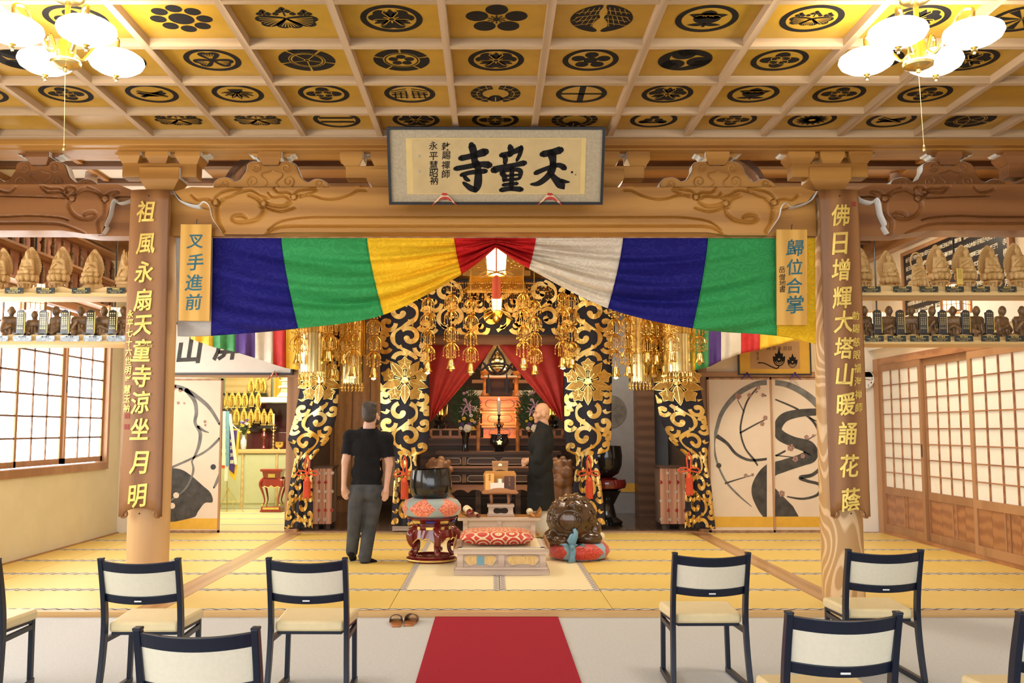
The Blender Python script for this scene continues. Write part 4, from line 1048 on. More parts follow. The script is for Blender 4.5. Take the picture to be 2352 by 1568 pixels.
# tall boards with gilt characters on the two columns
def tall_board(side):
    cx = [(345, 437), (324, 1190)] if not side else [(1925, 437), (1951, 1190)]
    Yb = 8.17; base = P(*cx[1], Yb)
    t = thing('gilt_board', ('tall brown board with gilt characters hung on the left column', 'tall brown board with gilt characters hung on the right column')[side], 'board', (base.x, Yb, base.z))
    px_l, px_r = ((303, 391), (274, 372)) if not side else ((1880, 1969), (1908, 1997))
    tl, tr, br, bl = P(px_l[0], 437, Yb), P(px_l[1], 437, Yb), P(px_r[1], 1186, Yb), P(px_r[0], 1186, Yb)
    def at(u, v): a = tl.lerp(tr, u); b = bl.lerp(br, u); return a.lerp(b, v) - Vector(t.location)
    n = 10; vs = []; m = MB()
    def bulge(u): return -.022 * (1 - (2 * u - 1) ** 2)
    prof = lambda u: 1.0 if (u < .13 or u > .87) else (.985 - .012 * math.sin((u - .13) / .74 * pi))
    us = [0, .05, .1, .13, .17, .22, .3, .4, .5, .6, .7, .78, .83, .87, .9, .95, 1.0]; vv = 30
    for j in range(vv + 1):
        for u in us:
            v = j / vv * (prof(u) if True else 1); q = at(u, v); vs.append((q.x, bulge(u), q.z))
    w = len(us); fs = [(j * w + i, j * w + i + 1, (j + 1) * w + i + 1, (j + 1) * w + i) for j in range(vv) for i in range(w - 1)]
    m.add(vs, fs); o = m.build('plank', 'wood_plank', t, smooth=True); sdf = o.modifiers.new('solid', 'SOLIDIFY'); sdf.thickness = .03; sdf.offset = 0
    for sg, u in ((1, .11), (-1, .89)):                    # curled feet of the board
        q = at(u, .995); MB().tube([(q.x + sg * .028 * math.cos(a) * (1 - a / 9), bulge(u) + .0, q.z + .012 + .028 * math.sin(a) * (1 - a / 9)) for a in [i * .4 - 2.2 for i in range(16)]], .011, 6).build('curl', 'wood_plank', t, smooth=True)
    for v in (.12, .85): q = at(.5, v); MB().box(q.x - .05, q.x + .05, -.01, .05, q.z - .03, q.z + .03).build('spacer', 'wood_plank', t)
    k = Yb / FPX
    def items(seq, size):
        out = []
        for ch, px, py in seq: q = P(px, py, Yb) - Vector(t.location); out.append((ch, q.x, q.z, size * k, .82))
        return out
    if not side:
        big = [('祖', 340, 488), ('風', 340, 562), ('永', 336, 626), ('扇', 333, 690), ('天', 333, 748), ('童', 331, 805), ('寺', 330, 864), ('涼', 327, 924), ('坐', 326, 985), ('月', 324, 1062), ('明', 320, 1138)]
        small = [(c, 303 - i * .9, 722 + i * 21.5) for i, c in enumerate('永平七十六世明峯慧玉衲')]; seals = [(295, 955), (294, 980)]
    else:
        big = [('佛', 1926, 497), ('日', 1925, 561), ('增', 1927, 621), ('輝', 1930, 685), ('大', 1933, 740), ('塔', 1934, 800), ('山', 1936, 861), ('暖', 1939, 928), ('誦', 1942, 994), ('花', 1946, 1069), ('蔭', 1950, 1146)]
        small = [(c, 1961 + i * 1.1, 726 + i * 30) for i, c in enumerate('勅賜慈眼福海禅師')]; seals = [(1958, 470)]
    def lay(mb, d):                                        # follow the bow of the plank
        out = []
        for x, y, z in mb.v:
            v = (tl.z - base.z - z) / (tl.z - bl.z); a = tl.x + (bl.x - tl.x) * v - base.x; b = tr.x + (br.x - tr.x) * v - base.x
            out.append((x, bulge(min(1, max(0, (x - a) / (b - a)))) - d + y, z))
        mb.v = out; return mb
    raise_letters(lay(letters(items(big, 52), .018, .12, jitter=.05), .025).build('lettering', 'gold_paint', t, fix=False), .012)
    raise_letters(lay(letters(items(small, 19 if not side else 21), .01, .12), .024).build('lettering', 'gold_paint', t, fix=False), .006)
    for px, py in seals: q = P(px, py, Yb) - Vector(t.location); lay(MB().box(q.x - .022, q.x + .022, -.002, .0, q.z - .022, q.z + .022), .017).build('seal', 'red_patch', t)
    for py in (452, 1178): q = P(*((cx[0][0], py) if py < 600 else (cx[1][0], py)), Yb) - Vector(t.location); MB().sph((q.x, -.040, q.z), .008, 8, 5).build('nail', 'black_frame', t)
tall_board(0); tall_board(1)

# small yellow signs
def sign(corners, chars, small, label):
    Y = 8.212; tl, tr, br, bl = [P(*c, Y) for c in corners]; o = (bl + br) / 2
    t = thing('hanging_sign', label, 'sign', o, group='yellow wooden signs on the main beam')
    vs = [p - o for p in (bl, br, tr, tl)]; MB().add([tuple(p) for p in vs] + [(p.x, p.y - .025, p.z) for p in vs], [(3, 2, 1, 0), (4, 5, 6, 7), (0, 1, 5, 4), (1, 2, 6, 5), (2, 3, 7, 6), (3, 0, 4, 7)]).build('plank', 'wood_sign', t, bevel=.003)
    k = Y / FPX
    it = [(c,) + tuple((P(x, y, Y) - o).xz) + (s * k,) for c, x, y, s in chars]
    letters(it, .014, .1, -.0275, jitter=.04).build('lettering', 'blue_paint', t, fix=False)
    if small: letters([(c,) + tuple((P(x, y, Y) - o).xz) + (15 * k,) for c, x, y in small], .004, .1, -.0275).build('lettering', 'ink', t, fix=False)
    m = (tl + tr) / 2 - o; MB().tube([(m.x, -.012, m.z - .005), (m.x, -.02, m.z + .035), (m.x + .008, -.01, m.z + .045)], .004, 6).build('hook', 'black_frame', t)
    return t
sign([(417, 516), (488, 516), (483, 738), (412, 737)], [('叉', 451, 556, 38), ('手', 451, 603, 39), ('進', 448, 650, 40), ('前', 447, 694, 38)], None, 'yellow wooden sign with four blue characters hung left of the colour banner')
sign([(1782, 528), (1852, 528), (1852, 747), (1783, 747)], [('歸', 1824, 570, 40), ('位', 1823, 614, 38), ('合', 1822, 657, 38), ('掌', 1824, 700, 42)], [('岳', 1794, 620), ('僧', 1794, 637), ('地', 1795, 651), ('書', 1795, 665)], 'yellow wooden sign with four blue characters hung right of the colour banner')
# ================================================================ banners, brocades, gilt ornaments
def curtain_half(keys, label, name='colour_banner', Yc=8.31, ytop=546):
    # keys: (x top, x bottom, y bottom) at each seam from the outer end to the gathered end; mats between
    ks, mats_ = keys
    us = np.linspace(0, 1, len(ks)); n = len(ks) - 1
    def row(u):
        xs = [k[0] for k in ks]; xb = [k[1] for k in ks]; yb = [k[2] for k in ks]
        # smooth the lower edge
        t = u * n; i = min(n - 1, int(t)); f = t - i
        def cr(a):
            p = [a[max(0, i - 1)], a[i], a[i + 1], a[min(n, i + 2)]]
            return .5 * (2 * p[1] + (p[2] - p[0]) * f + (2 * p[0] - 5 * p[1] + 4 * p[2] - p[3]) * f * f + (3 * p[1] - p[0] - 3 * p[2] + p[3]) * f ** 3)
        return interp(u, us, xs), cr(xb), cr(yb)
    o = P((ks[0][0] + ks[-1][0]) / 2, ytop, Yc); t = thing(name, label, 'banner', o)
    sg = 1 if ks[-1][0] > ks[0][0] else -1
    def S(u, v):
        xt, xb, yb = row(u); e = v ** 1.3
        x = xt + (xb - xt) * e; y = ytop + (yb - ytop) * v
        c = v + .62 * (1 - u) ** 1.4; amp = (.045 + .075 * u) * v ** .5 * (1 - .5 * u ** 8)
        d = amp * (.75 * math.sin(2 * pi * (2.1 * c + .16 * math.sin(5 * u))) + .45 * math.sin(2 * pi * (4.6 * c + .3 * math.sin(7 * u + 1))) * (.4 + .6 * u) + .25 * math.sin(2 * pi * (8.3 * c + .2 * math.sin(11 * u))) * u)
        d += .02 * math.sin(9 * u + 3 * v) * v - .06 * math.sin(pi * v) * u
        q = P(x, y, Yc + d); return (q.x - o.x, q.y - o.y, q.z - o.z)
    for i, m in enumerate(mats_):
        if m is None: continue
        a, b = us[i], us[i + 1]
        MB().grid(lambda s, v: S(a + (b - a) * s, v), 44, 64).build('cloth_panel', m, t, smooth=True, solid=.004, fix=False)
        MB().tube([Vector(S(b, j / 40)) + Vector((0, -.004, 0)) for j in range(41)], .0035, 5).build('seam', m, t, smooth=True)
    return t
curtain_half(([(404, 408, 772), (488, 484, 771), (645, 684, 754), (842, 880, 723), (1042, 1059, 630), (1139, 1139, 568)], ['cloth_white_shaded', 'silk_blue', 'silk_green', 'silk_yellow', 'silk_red']), 'left half of the five-colour silk banner, with yellow beside the red centre')
curtain_half(([(1872, 1874, 790), (1786, 1785, 771), (1627, 1592, 754), (1432, 1397, 708), (1232, 1216, 617), (1139, 1139, 568)], ['silk_yellow', 'silk_green', 'silk_blue', 'silk_white', 'silk_red']), 'right half of the five-colour silk banner, with white beside the red centre')
tag(MB().tube([P(404, 545, 8.31), P(1872, 545, 8.31)], .008, 6).build('banner_rod', 'wood_frame'), 'thin rod under the main beam carrying the five-colour banner', 'rod')

# the smaller five-colour banners further back
def rear_banner(xs, ybs, mats_, label, Y, ytop=690):
    o = P((xs[0] + xs[-1]) / 2, ytop, Y); t = thing('rear_banner', label, 'banner', o)
    for i, m in enumerate(mats_):
        def S(s, v):
            x = xs[i] + (xs[i + 1] - xs[i]) * s; yb = interp(x, xs, ybs) if xs[0] < xs[-1] else 0
            q = P(x, ytop + (yb - ytop) * v, Y + .03 * math.sin(x * .22) * v + .02 * math.sin(x * .09 + 5 * v)); return (q.x - o.x, q.y - o.y, q.z - o.z)
        MB().grid(S, 10, 16).build('cloth_panel', m, t, smooth=True, solid=.004, fix=False)
rear_banner([438, 490, 541, 586, 627, 657, 688], [778, 797, 808, 822, 836, 845, 850], ['cloth_yellow', 'cloth_green', 'cloth_purple', 'cloth_white', 'cloth_red', 'cloth_yellow'], 'small five-colour banner hanging over the left doorway at the back', 12.75)
rear_banner([1575, 1597, 1628, 1656, 1702, 1745, 1842], [848, 850, 843, 828, 812, 803, 776], ['cloth_yellow', 'cloth_green', 'cloth_purple', 'cloth_white', 'cloth_red', 'cloth_yellow'], 'small five-colour banner hanging over the painted doors at the back right', 12.75)
for a, b, y, nm in ((405, 700, 688, 'left'), (1570, 1870, 688, 'right')):
    tag(MB().tube([P(a, y, 12.75), P(b, y, 12.75)], .012, 6).build('banner_rod', 'wood_frame'), 'rear rod carrying the small five-colour banner on the %s' % nm, 'rod')
    for x in (a + 15, b - 15):
        q = P(x, y, 12.75); MB().tube([q, (q.x, q.y, 4.2)], .004, 5).build('rod_cord', 'cord', bpy.data.objects['banner_rod.001' if nm == 'left' else 'banner_rod.002'])

# black brocade with gilt scrolls
def scroll_shapes(rows, phase=0, flip=1, t0=0., vine=1.):
    out = []
    def U(s): return .5 + flip * (s - .5)
    stem = []
    for k in range(rows):
        b = t0 + k * 1.06
        stem += [(U(.50), b), (U(.72), b + .16), (U(.72), b + .37), (U(.50), b + .53), (U(.28), b + .69), (U(.28), b + .90)]
    stem.append((U(.5), t0 + rows * 1.06))
    sp = catmull(stem, 7); out.append((sp, [.075 + .025 * math.sin(i * .45) for i in range(len(sp))]))
    for k in range(rows):
        b = t0 + k * 1.06
        for cx, cy, r, a0, hd in ((.40, .24, .21, -.7, -1), (.60, .77, .21, pi + .7, 1), (.15, .50, .17, -.1, 1), (.86, 1.02, .17, pi + .1, -1), (.90, .52, .14, pi - .3, -1), (.08, .98, .14, .3, 1), (.95, .24, .11, pi, 1), (.05, .77, .11, 0, -1)):
            n = 20; pts = []; ws = []
            for i in range(n + 1):
                f = i / n; rr = r * (1 - .66 * f ** .9); a = a0 + hd * 1.62 * pi * f
                pts.append((U(cx + rr * math.cos(a)), b + cy + rr * math.sin(a))); ws.append(.082 * (1.05 + .35 * f))
            out.append((pts, ws)); out.append(('dot', pts[-1], .062))
        for cx, cy, an in ((.56, .44, .2), (.44, .97, 2.9), (.16, .20, 2.2)):
            out.append((catmull([(U(cx), b + cy), (U(cx + .08 * math.cos(an)), b + cy + .08 * math.sin(an)), (U(cx + .16 * math.cos(an + .7)), b + cy + .14 * math.sin(an + .7))], 4), [.085, .08, .075, .07, .06, .05, .035, .02, .01]))
    return out
def brocade(name, label, Y, yk, xl, xr, ref, flower=None, tie=None, rows=5, flip=1, bulge=.10, kind='brocade'):
    y0, y1 = yk[0], yk[-1]; o = P((xl[-1] + xr[-1]) / 2, y1, Y); t = thing(name, label, kind, o)
    def S(u, py, lift=0.):
        a = interp(py, yk, xl); b = interp(py, yk, xr); x = a + (b - a) * u
        f = (py - y0) / (y1 - y0)
        d = -bulge * (1 - (2 * u - 1) ** 2) * (.25 + .75 * min(1, abs(py - (tie or y1)) / 60.)) + .012 * math.sin(u * 17 + f * 3)
        if tie and py > tie: d += .02 * math.sin(u * 24) * min(1, (py - tie) / 30)
        q = P(x, py, Y + d - lift); return (q.x - o.x, q.y - o.y, q.z - o.z)
    MB().grid(lambda u, v: S(u, y0 + (y1 - y0) * v), 26, 80).build('cloth', 'brocade', t, smooth=True, solid=.006, fix=False)
    g = MB(); sh = scroll_shapes(rows, 0, flip)
    ex = lambda a, b: S(min(1., max(0., a)), min(y1, max(y0, y0 + b * ref)), .012)
    for s in sh:
        if s[0] == 'dot':
            if flower and math.hypot((s[1][0] - .5) * ref, y0 + s[1][1] * ref - flower) < 46: continue
            if 0 < s[1][0] < 1 and y0 + s[1][1] * ref < y1 - 3: g.poly(circ(s[1][0], s[1][1], s[2], 12), ex)
            continue
        pts, ws = s; run = []
        def flush(run):
            if len(run) > 2: g.strip([r[0] for r in run], [r[1] for r in run], ex)
        for p, w in zip(pts, ws):
            py = y0 + p[1] * ref
            ok = -.02 < p[0] < 1.02 and py < y1 - 2 and not (flower and math.hypot((p[0] - .5) * ref, py - flower) < 54)
            if ok: run.append((p, w))
            else: flush(run); run = []
        flush(run)
    g.build('gilt_scrolls', 'gold_leaf', t, solid=.004, fix=False)
    if flower:
        fx = lambda a, b: S(.5 + a / ref, flower - b, .017); gx = lambda a, b: S(.5 + a / ref, flower - b, .019)
        for k in range(5):
            an = pi / 2 + pi / 5 + k * 2 * pi / 5
            q = MB(); q.poly(leafp(8 * math.cos(an), 8 * math.sin(an), an, 46, 21, 9), fx); q.build('gilt_leaf', 'gold_thread', t, solid=.004, fix=False)
            an = pi / 2 + k * 2 * pi / 5; c = (38 * math.cos(an), 38 * math.sin(an)); pts = []
            for j in range(10):
                a2 = an + j * pi / 5; r = 16.5 if j % 2 == 0 else 11; pts.append((c[0] + r * math.cos(a2), c[1] + r * math.sin(a2)))
            q = MB(); q.poly(catmull(pts, 2, True), fx); q.build('gilt_flower', 'gold_thread', t, solid=.004, fix=False)
        q = MB(); q.poly(circ(0, 0, 8, 16), gx)
        for k in range(5):
            an = pi / 2 + pi / 5 + k * 2 * pi / 5; q.strip([(9 * math.cos(an), 9 * math.sin(an)), (48 * math.cos(an), 48 * math.sin(an))], 1.3, gx)
            lp = leafp(8 * math.cos(an), 8 * math.sin(an), an, 46, 21, 9); q.strip(lp + lp[:1], 1.2, gx)
            an = pi / 2 + k * 2 * pi / 5; st = catmull([(38 * math.cos(an) + (16.5 if j % 2 == 0 else 11) * math.cos(an + j * pi / 5), 38 * math.sin(an) + (16.5 if j % 2 == 0 else 11) * math.sin(an + j * pi / 5)) for j in range(10)], 2, True); q.strip(st + st[:1], 1.2, gx)
            for j in range(5): a2 = an + j * 2 * pi / 5; q.strip([(38 * math.cos(an), 38 * math.sin(an)), (38 * math.cos(an) + 12 * math.cos(a2), 38 * math.sin(an) + 12 * math.sin(a2))], 1.1, gx)
            q.strip([(10 * math.cos(an), 10 * math.sin(an)), (24 * math.cos(an), 24 * math.sin(an))], 2.5, gx)
        q.build('gilt_veins', 'gold_bright', t, solid=.003, fix=False)
    return t
YB_ = 13.38
brocade('brocade_hanging', 'gilt-scrolled black brocade tied with an orange tassel, outermost left beside the side room', 13.30, [700, 800, 900, 960, 1010, 1046, 1060, 1120, 1214], [715, 703, 688, 676, 661, 679, 676, 664, 653], [782, 782, 778, 772, 755, 722, 717, 719, 718], 92, 873, 1046, 6)
brocade('brocade_hanging', 'gilt-scrolled black brocade tied with an orange tassel, behind the man and the black bowl', YB_, [690, 770, 900, 1000, 1034, 1046, 1060, 1120, 1208], [872, 873, 874, 874, 876, 906, 908, 904, 898], [988, 987, 986, 985, 981, 958, 956, 966, 974], 108, 873, 1046, 5, 1)
brocade('brocade_hanging', 'gilt-scrolled black brocade tied with an orange tassel, behind the wooden fish drum', YB_, [690, 770, 900, 1000, 1034, 1046, 1060, 1120, 1208], [1293, 1294, 1296, 1297, 1300, 1322, 1324, 1316, 1308], [1408, 1407, 1405, 1404, 1398, 1372, 1374, 1382, 1391], 108, 876, 1046, 5, -1)
brocade('brocade_hanging', 'gilt-scrolled black brocade tied with an orange tassel, outermost right beside the painted doors', 13.30, [700, 800, 900, 960, 1010, 1046, 1060, 1120, 1214], [1496, 1497, 1504, 1516, 1538, 1576, 1578, 1574, 1573], [1588, 1594, 1610, 1622, 1630, 1624, 1622, 1634, 1643], 92, 877, 1046, 6, -1)
brocade('brocade_valance', 'wide gilt-scrolled black brocade valance above the altar opening', YB_ + .06, [640, 690, 740, 769], [868, 868, 868, 868], [1412, 1412, 1412, 1412], 128, None, None, 1, 1, .02)
bv = bpy.data.objects['brocade_valance']
for k in range(1, 5):                                      # the valance repeats the scroll sideways
    pass
g = MB(); o = bv.location
for k in range(5):
    for s in scroll_shapes(1, 0, 1 if k % 2 else -1):
        fn = lambda a, b: (lambda q: (q.x - o.x, q.y - o.y, q.z - o.z))(P(min(1410, max(870, 872 + (k + a) * 108)), min(768, max(642, 645 + b * 108)), YB_ + .018))
        if s[0] == 'dot': g.poly(circ(s[1][0], s[1][1], s[2], 12), fn)
        else: g.strip(s[0], s[1], fn)
g.build('gilt_scrolls', 'gold_leaf', bv, solid=.004, fix=False)
for ch in list(bv.children):
    if ch.name.startswith('gilt_scrolls') and ch.data.vertices and len(bv.children) > 2 and ch.location.length == 0 and ch is not bv.children[-1]:
        bpy.data.objects.remove(ch, do_unlink=True); break

# orange cords with tassels at the ties
def tassel_cord(px, py, Y, label, s=1.):
    o = P(px, py, Y); t = thing('tassel_cord', label, 'tassel', o, group='orange tassels on the brocades'); k = Y / FPX * s
    def T(x, y, z=0): return (x * k, -.02 + z, -y * k)
    MB().tube([T(0, -2), T(-5, 12), T(-3, 34), T(0, 38), T(4, 34), T(5, 12), T(0, -2)], .012 * s, 6).build('loop', 'tassel', t, smooth=True)
    for sg in (-1, 1):
        MB().tube([T(0, 38), T(sg * 8, 33), T(sg * 20, 34), T(sg * 25, 40), T(sg * 20, 44), T(sg * 8, 41), T(0, 39)], .011 * s, 6).build('bow', 'tassel', t, smooth=True)
    MB().sph(T(0, 39, -.01), .026, 10, 8).build('knot', 'tassel', t, smooth=True)
    q = MB(); q.lathe([(.012, -45 * k), (.035, -50 * k), (.042, -60 * k), (.046, -91 * k)], 14, (0, -.025, 0)); q.build('tassel_head', 'tassel', t, smooth=True)
    q = MB()
    for i in range(16): a = 2 * pi * i / 16; q.tube([(.045 * math.cos(a), -.025 + .045 * math.sin(a), -56 * k), (.047 * math.cos(a), -.025 + .047 * math.sin(a), -95 * k)], .0065, 5)
    q.build('fringe', 'tassel', t)
for a in ((707, 1047, 13.15, 'orange cord and tassel tying the outermost left brocade'), (930, 1049, 13.25, 'orange cord and tassel tying the brocade behind the black bowl'), (1352, 1048, 13.22, 'orange cord and tassel tying the brocade behind the wooden fish drum'), (1581, 1040, 13.15, 'orange cord and tassel tying the outermost right brocade')): tassel_cord(*a)

# gilt bell pendants
def make_pendant(n):
    t = thing('bell_pendant', 'pendant', 'pendant', (0, 0, 0), group='gilt bell pendants')
    q = MB(); q.tube([(0, 0, .09), (0, 0, 1.42)], .004, 5)
    for i in range(int(.08 / .016) + 1): q.sph((0, 0, .09 + i * .018), .007, 6, 4)
    q.build('chain', 'gold', t)
    b = MB().lathe([(.010, .10), (.026, .094), (.034, .075), (.038, .035), (.048, .008), (.060, -.012), (.052, -.010), (.03, .03), (.026, .07), (.0, .09)], 16).build('bell', 'gold_bright', t, smooth=True)
    q = MB(); q.tube([(0, 0, .03), (0, 0, -.02)], .003, 5); q.prism([(-.034, -.03), (0, -.045), (.034, -.03), (.02, -.012), (0, -.02), (-.02, -.012)], -.002, .002); q.build('clapper', 'gold_pale', b)
    q = None
    for k in range(n):
        z = .20 + k * .185; R = .088 if k % 2 == 0 else .078
        q = MB()
        for i in range(6):
            a = 2 * pi * i / 6 + .3 * k; c, s = math.cos(a), math.sin(a)
            q.tube([(0, 0, z + .07), (c * R * .45, s * R * .45, z + .075), (c * R * .9, s * R * .9, z + .035), (c * R, s * R, z), (c * R * .7, s * R * .7, z - .008), (c * R * .72, s * R * .72, z + .012)], [.006, .007, .007, .006, .005, .004], 5)
            q.tube([(c * R * .4, s * R * .4, z + .06), (c * R * .55 - s * .02, s * R * .55 + c * .02, z + .03), (c * R * .4, s * R * .4, z + .005)], .004, 4)
            for rr, dz in ((R, .055), (R * .55, .075)):
                q.tube([(c * rr, s * rr, z), (c * rr, s * rr, z - dz)], .0022, 4); q.sph((c * rr, s * rr, z - dz - .008), (.010, .010, .012), 6, 5); q.sph((c * rr, s * rr, z - dz * .5), .006, 5, 4)
        q.lathe([(.004, z + .10), (.02, z + .085), (.03, z + .065), (.012, z + .055)], 10)
        q.build('filigree', 'gold', t, smooth=True)
    return t
PEND = [(646, 830, 12.9, 3), (684, 832, 12.42, 3), (754, 826, 12.6, 2), (762, 866, 13.0, 3), (789, 832, 12.9, 3), (811, 861, 12.88, 3), (858, 864, 13.1, 4), (982, 851, 13.0, 4), (1036, 845, 12.9, 4), (1081, 854, 13.0, 4), (1203, 842, 12.9, 4), (1228, 857, 13.0, 4), (1293, 840, 13.0, 4), (1314, 842, 13.1, 4), (1415, 862, 13.1, 4), (1444, 860, 12.9, 4), (1488, 829, 12.88, 3), (1509, 834, 12.9, 3), (1502, 858, 13.05, 3), (1525, 858, 13.1, 3), (1542, 828, 12.4, 3), (1607, 830, 12.6, 3), (1625, 836, 12.9, 3)]
ORD = ['leftmost'] + ['number %s from the left' % w for w in ('two', 'three', 'four', 'five', 'six', 'seven', 'eight', 'nine', 'ten', 'eleven', 'twelve', 'thirteen', 'fourteen', 'fifteen', 'sixteen', 'seventeen', 'eighteen', 'nineteen', 'twenty', 'twenty-one', 'twenty-two')] + ['rightmost']
_pp = {}
for i, (px, py, Y, n) in enumerate(sorted(PEND)):
    lb = 'string of gilt filigree ending in a bell, %s' % ORD[i]
    if n not in _pp: _pp[n] = make_pendant(n); o = _pp[n]; o.location = P(px, py, Y); o['label'] = lb; o.rotation_euler = (0, 0, i); o.scale = (1.22,) * 3
    else: dup(_pp[n], P(px, py, Y), i * 1.3, lb, 1.22)

# gilt cylindrical banners
def doban(px, w1, w2, ys, Y, label):
    # ys: top, end of the upper drum, end of the lower drum, end of the fringe
    o = P(px, ys[2], Y); t = thing('gilt_cylinder', label, 'ornament', o, group='gilt cylindrical banners'); k = Y / FPX
    def drum(r, z0, z1, name):
        n = 26
        for i in range(n):
            a0 = 2 * pi * i / n; a1 = 2 * pi * (i + .86) / n; am = (a0 + a1) / 2
            q = MB(); pts = [(a0, z1), (a1, z1), (a1, z0 + .02), (am, z0), (a0, z0 + .02)]
            vs = [(rr * math.cos(a), rr * math.sin(a), z) for rr in (r, r * 1.05 - .0) for a, z in pts]
            q.add(vs, [(0, 1, 2, 3, 4), (9, 8, 7, 6, 5)] + [(j, (j + 1) % 5, (j + 1) % 5 + 5, j + 5) for j in range(5)])
            q.build(name, 'gold_pale' if name == 'slat' else 'gold', t)
        MB().lathe([(r * .97, z0 + .02), (r * .97, z1)], 26).build('drum', 'gold', t, smooth=True)
    zt = (ys[2] - ys[0]) * k; zu = (ys[2] - ys[1]) * k
    drum(w2 / 2 * k, 0, zu + .03, 'slat'); drum(w1 / 2 * k, zu, zt, 'upper_slat')
    q = MB(); R = w2 / 2 * k
    for i in range(18):
        a = 2 * pi * i / 18; c, s = math.cos(a) * R, math.sin(a) * R; L_ = (ys[3] - ys[2]) * k
        q.tube([(c, s, .0), (c * 1.04, s * 1.04, -L_ * .5), (c, s, -L_)], .004, 4); q.sph((c * 1.04, s * 1.04, -L_ * .5), (.016, .016, .02), 6, 5); q.sph((c, s, -L_), .012, 6, 5)
    q.build('bead_fringe', 'gold_bright', t, smooth=True)
    MB().tube([(0, 0, zt), (0, 0, zt + 1.0)], .006, 6).build('chain', 'gold', t)
doban(717, 66, 59, (730, 766, 857, 882), 12.70, 'gilt cylindrical hanging before the outermost left brocade')
doban(809, 58, 48, (715, 818, 882, 897), 13.20, 'gilt cylindrical hanging above the man in the black shirt')
doban(1470, 58, 48, (712, 815, 879, 894), 13.20, 'gilt cylindrical hanging above the dark doorway right of the altar')
doban(1558, 68, 60, (730, 768, 856, 879), 12.70, 'gilt cylindrical hanging before the outermost right brocade')

# paper lanterns with red tassel
def hex_lantern(px, py0, py1, w, Y, label, glow, tassel=False):
    o = P(px, py1, Y); t = thing('paper_lantern', label, 'lantern', o); k = Y / FPX; h = (py1 - py0) * k; r = w / 2 * k
    def hexa(r, z): return [(r * math.cos(pi / 6 + i * pi / 3), r * math.sin(pi / 6 + i * pi / 3), z) for i in range(6)]
    q = MB(); q.add(hexa(r * .82, .0) + hexa(r * .96, h), [(i, (i + 1) % 6, (i + 1) % 6 + 6, i + 6) for i in range(6)]); q.build('shade', glow, t)
    q = MB()
    for a, b in zip(hexa(r * .84, 0), hexa(r * .98, h)): q.bar(a, b, .012, .012)
    for z, rr in ((0, .86), (h, 1.0)):
        hh = hexa(r * rr, z)
        for i in range(6): q.bar(hh[i], hh[(i + 1) % 6], .014, .014)
    q.build('frame', 'gold', t)
    q = MB()
    for i in range(6):
        a0, a1 = hexa(r * .83, 0)[i], hexa(r * .83, 0)[(i + 1) % 6]; b0, b1 = hexa(r * .97, h)[i], hexa(r * .97, h)[(i + 1) % 6]
        for f in (.25, .5, .75): q.bar(Vector(a0).lerp(Vector(a1), f), Vector(b0).lerp(Vector(b1), f), .004, .004)
    q.build('lattice_bar', 'wood_frame', t)
    MB().tube([(0, 0, h), (0, 0, h + .9)], .008, 6).build('cord', 'tassel', t)
    MB().lathe([(r * 1.02, h), (r * .6, h + .03), (.02, h + .06)], 6).build('cap', 'gold', t)
    if tassel:
        MB().tube([(0, -r - .01, h), (0, -r - .02, 0), (-.02, -r - .01, -.01)], .009, 6).build('cord', 'tassel', t)
        for sg in (-1, 1): MB().tube([(0, -r - .02, .0), (sg * r * .7, -r * .9, .03), (sg * r * 1.25, -r * .6, -.02), (sg * r * 1.2, -r * .6, -.06), (sg * r * .6, -r * .9, -.03), (0, -r - .02, 0)], .009, 6).build('bow', 'gold_thread', t, smooth=True)
        MB().lathe([(.01, -.04), (.04, -.06), (.05, -.10), (.055, -.33)], 14, (0, -r - .02, 0)).build('tassel_head', 'tassel', t, smooth=True)
    return t
hex_lantern(1140, 574, 630, 60, 11.6, 'lit hexagonal paper lantern with a red tassel below the gathered banner', 'lantern_glow', True)
hex_lantern(1141, 684, 714, 28, 13.1, 'small glowing lantern among the gilt pendants above the altar', 'lantern_glow')
lamp('lantern_light', 'POINT', P(1141, 740, 12.9), 6, (1, .6, .25), .08)

# gilt canopy behind the lantern
c = P(1140, 655, 13.9); t = thing('gilt_canopy', 'gilt canopy with carved panels and hanging beads above the altar', 'canopy', c)
k = 13.9 / FPX
def hx(r, z): return [(r * math.cos(i * pi / 3), .75 * r * math.sin(i * pi / 3), z) for i in range(6)]
for nm, r0, r1, z0, z1, m in (('upper_rim', 150, 150, 70, 82, 'gold_bright'), ('side_panel', 126, 126, 18, 70, 'gold'), ('lower_rim', 150, 150, 6, 18, 'gold_bright'), ('apron', 132, 120, -30, 6, 'gold')):
    q = MB(); q.add(hx(r0 * k, z0 * k) + hx(r1 * k, z1 * k), [(i, (i + 1) % 6, (i + 1) % 6 + 6, i + 6) for i in range(6)] + [(5, 4, 3, 2, 1, 0), (6, 7, 8, 9, 10, 11)]); q.build(nm, m, t)
q = MB(); rr = random.Random(5)
for i in range(46):
    x = (rr.random() - .5) * 118 * k; z = (24 + rr.random() * 40) * k; q.sph((x, -.655 * 126 * k * 1.0, z), (.03, .012, .018), 6, 4, Matrix.Rotation(rr.random() * 3, 3, 'Y'))
q.build('carved_relief', 'gold_bright', t, smooth=True)
q = MB()
for i in range(60):
    x = -125 * k + 250 * k * i / 59; L_ = (38 + 18 * math.sin(i * 1.7) + 10 * (i % 3)) * k; y = -.70 * 126 * k + .12 * abs(x)
    q.tube([(x, y, -.02), (x, y, -L_ - .05)], .003, 4)
    for j in range(4): q.sph((x + .012 * math.sin(j * 2 + i), y, -.05 - L_ * j / 4), (.016, .012, .014), 6, 4)
q.build('bead_fringe', 'gold', t, smooth=True)
c = P(1140, 728, 13.2); t = thing('gilt_lotus', 'gilt lotus ornament with open petals below the small glowing lantern', 'ornament', c)
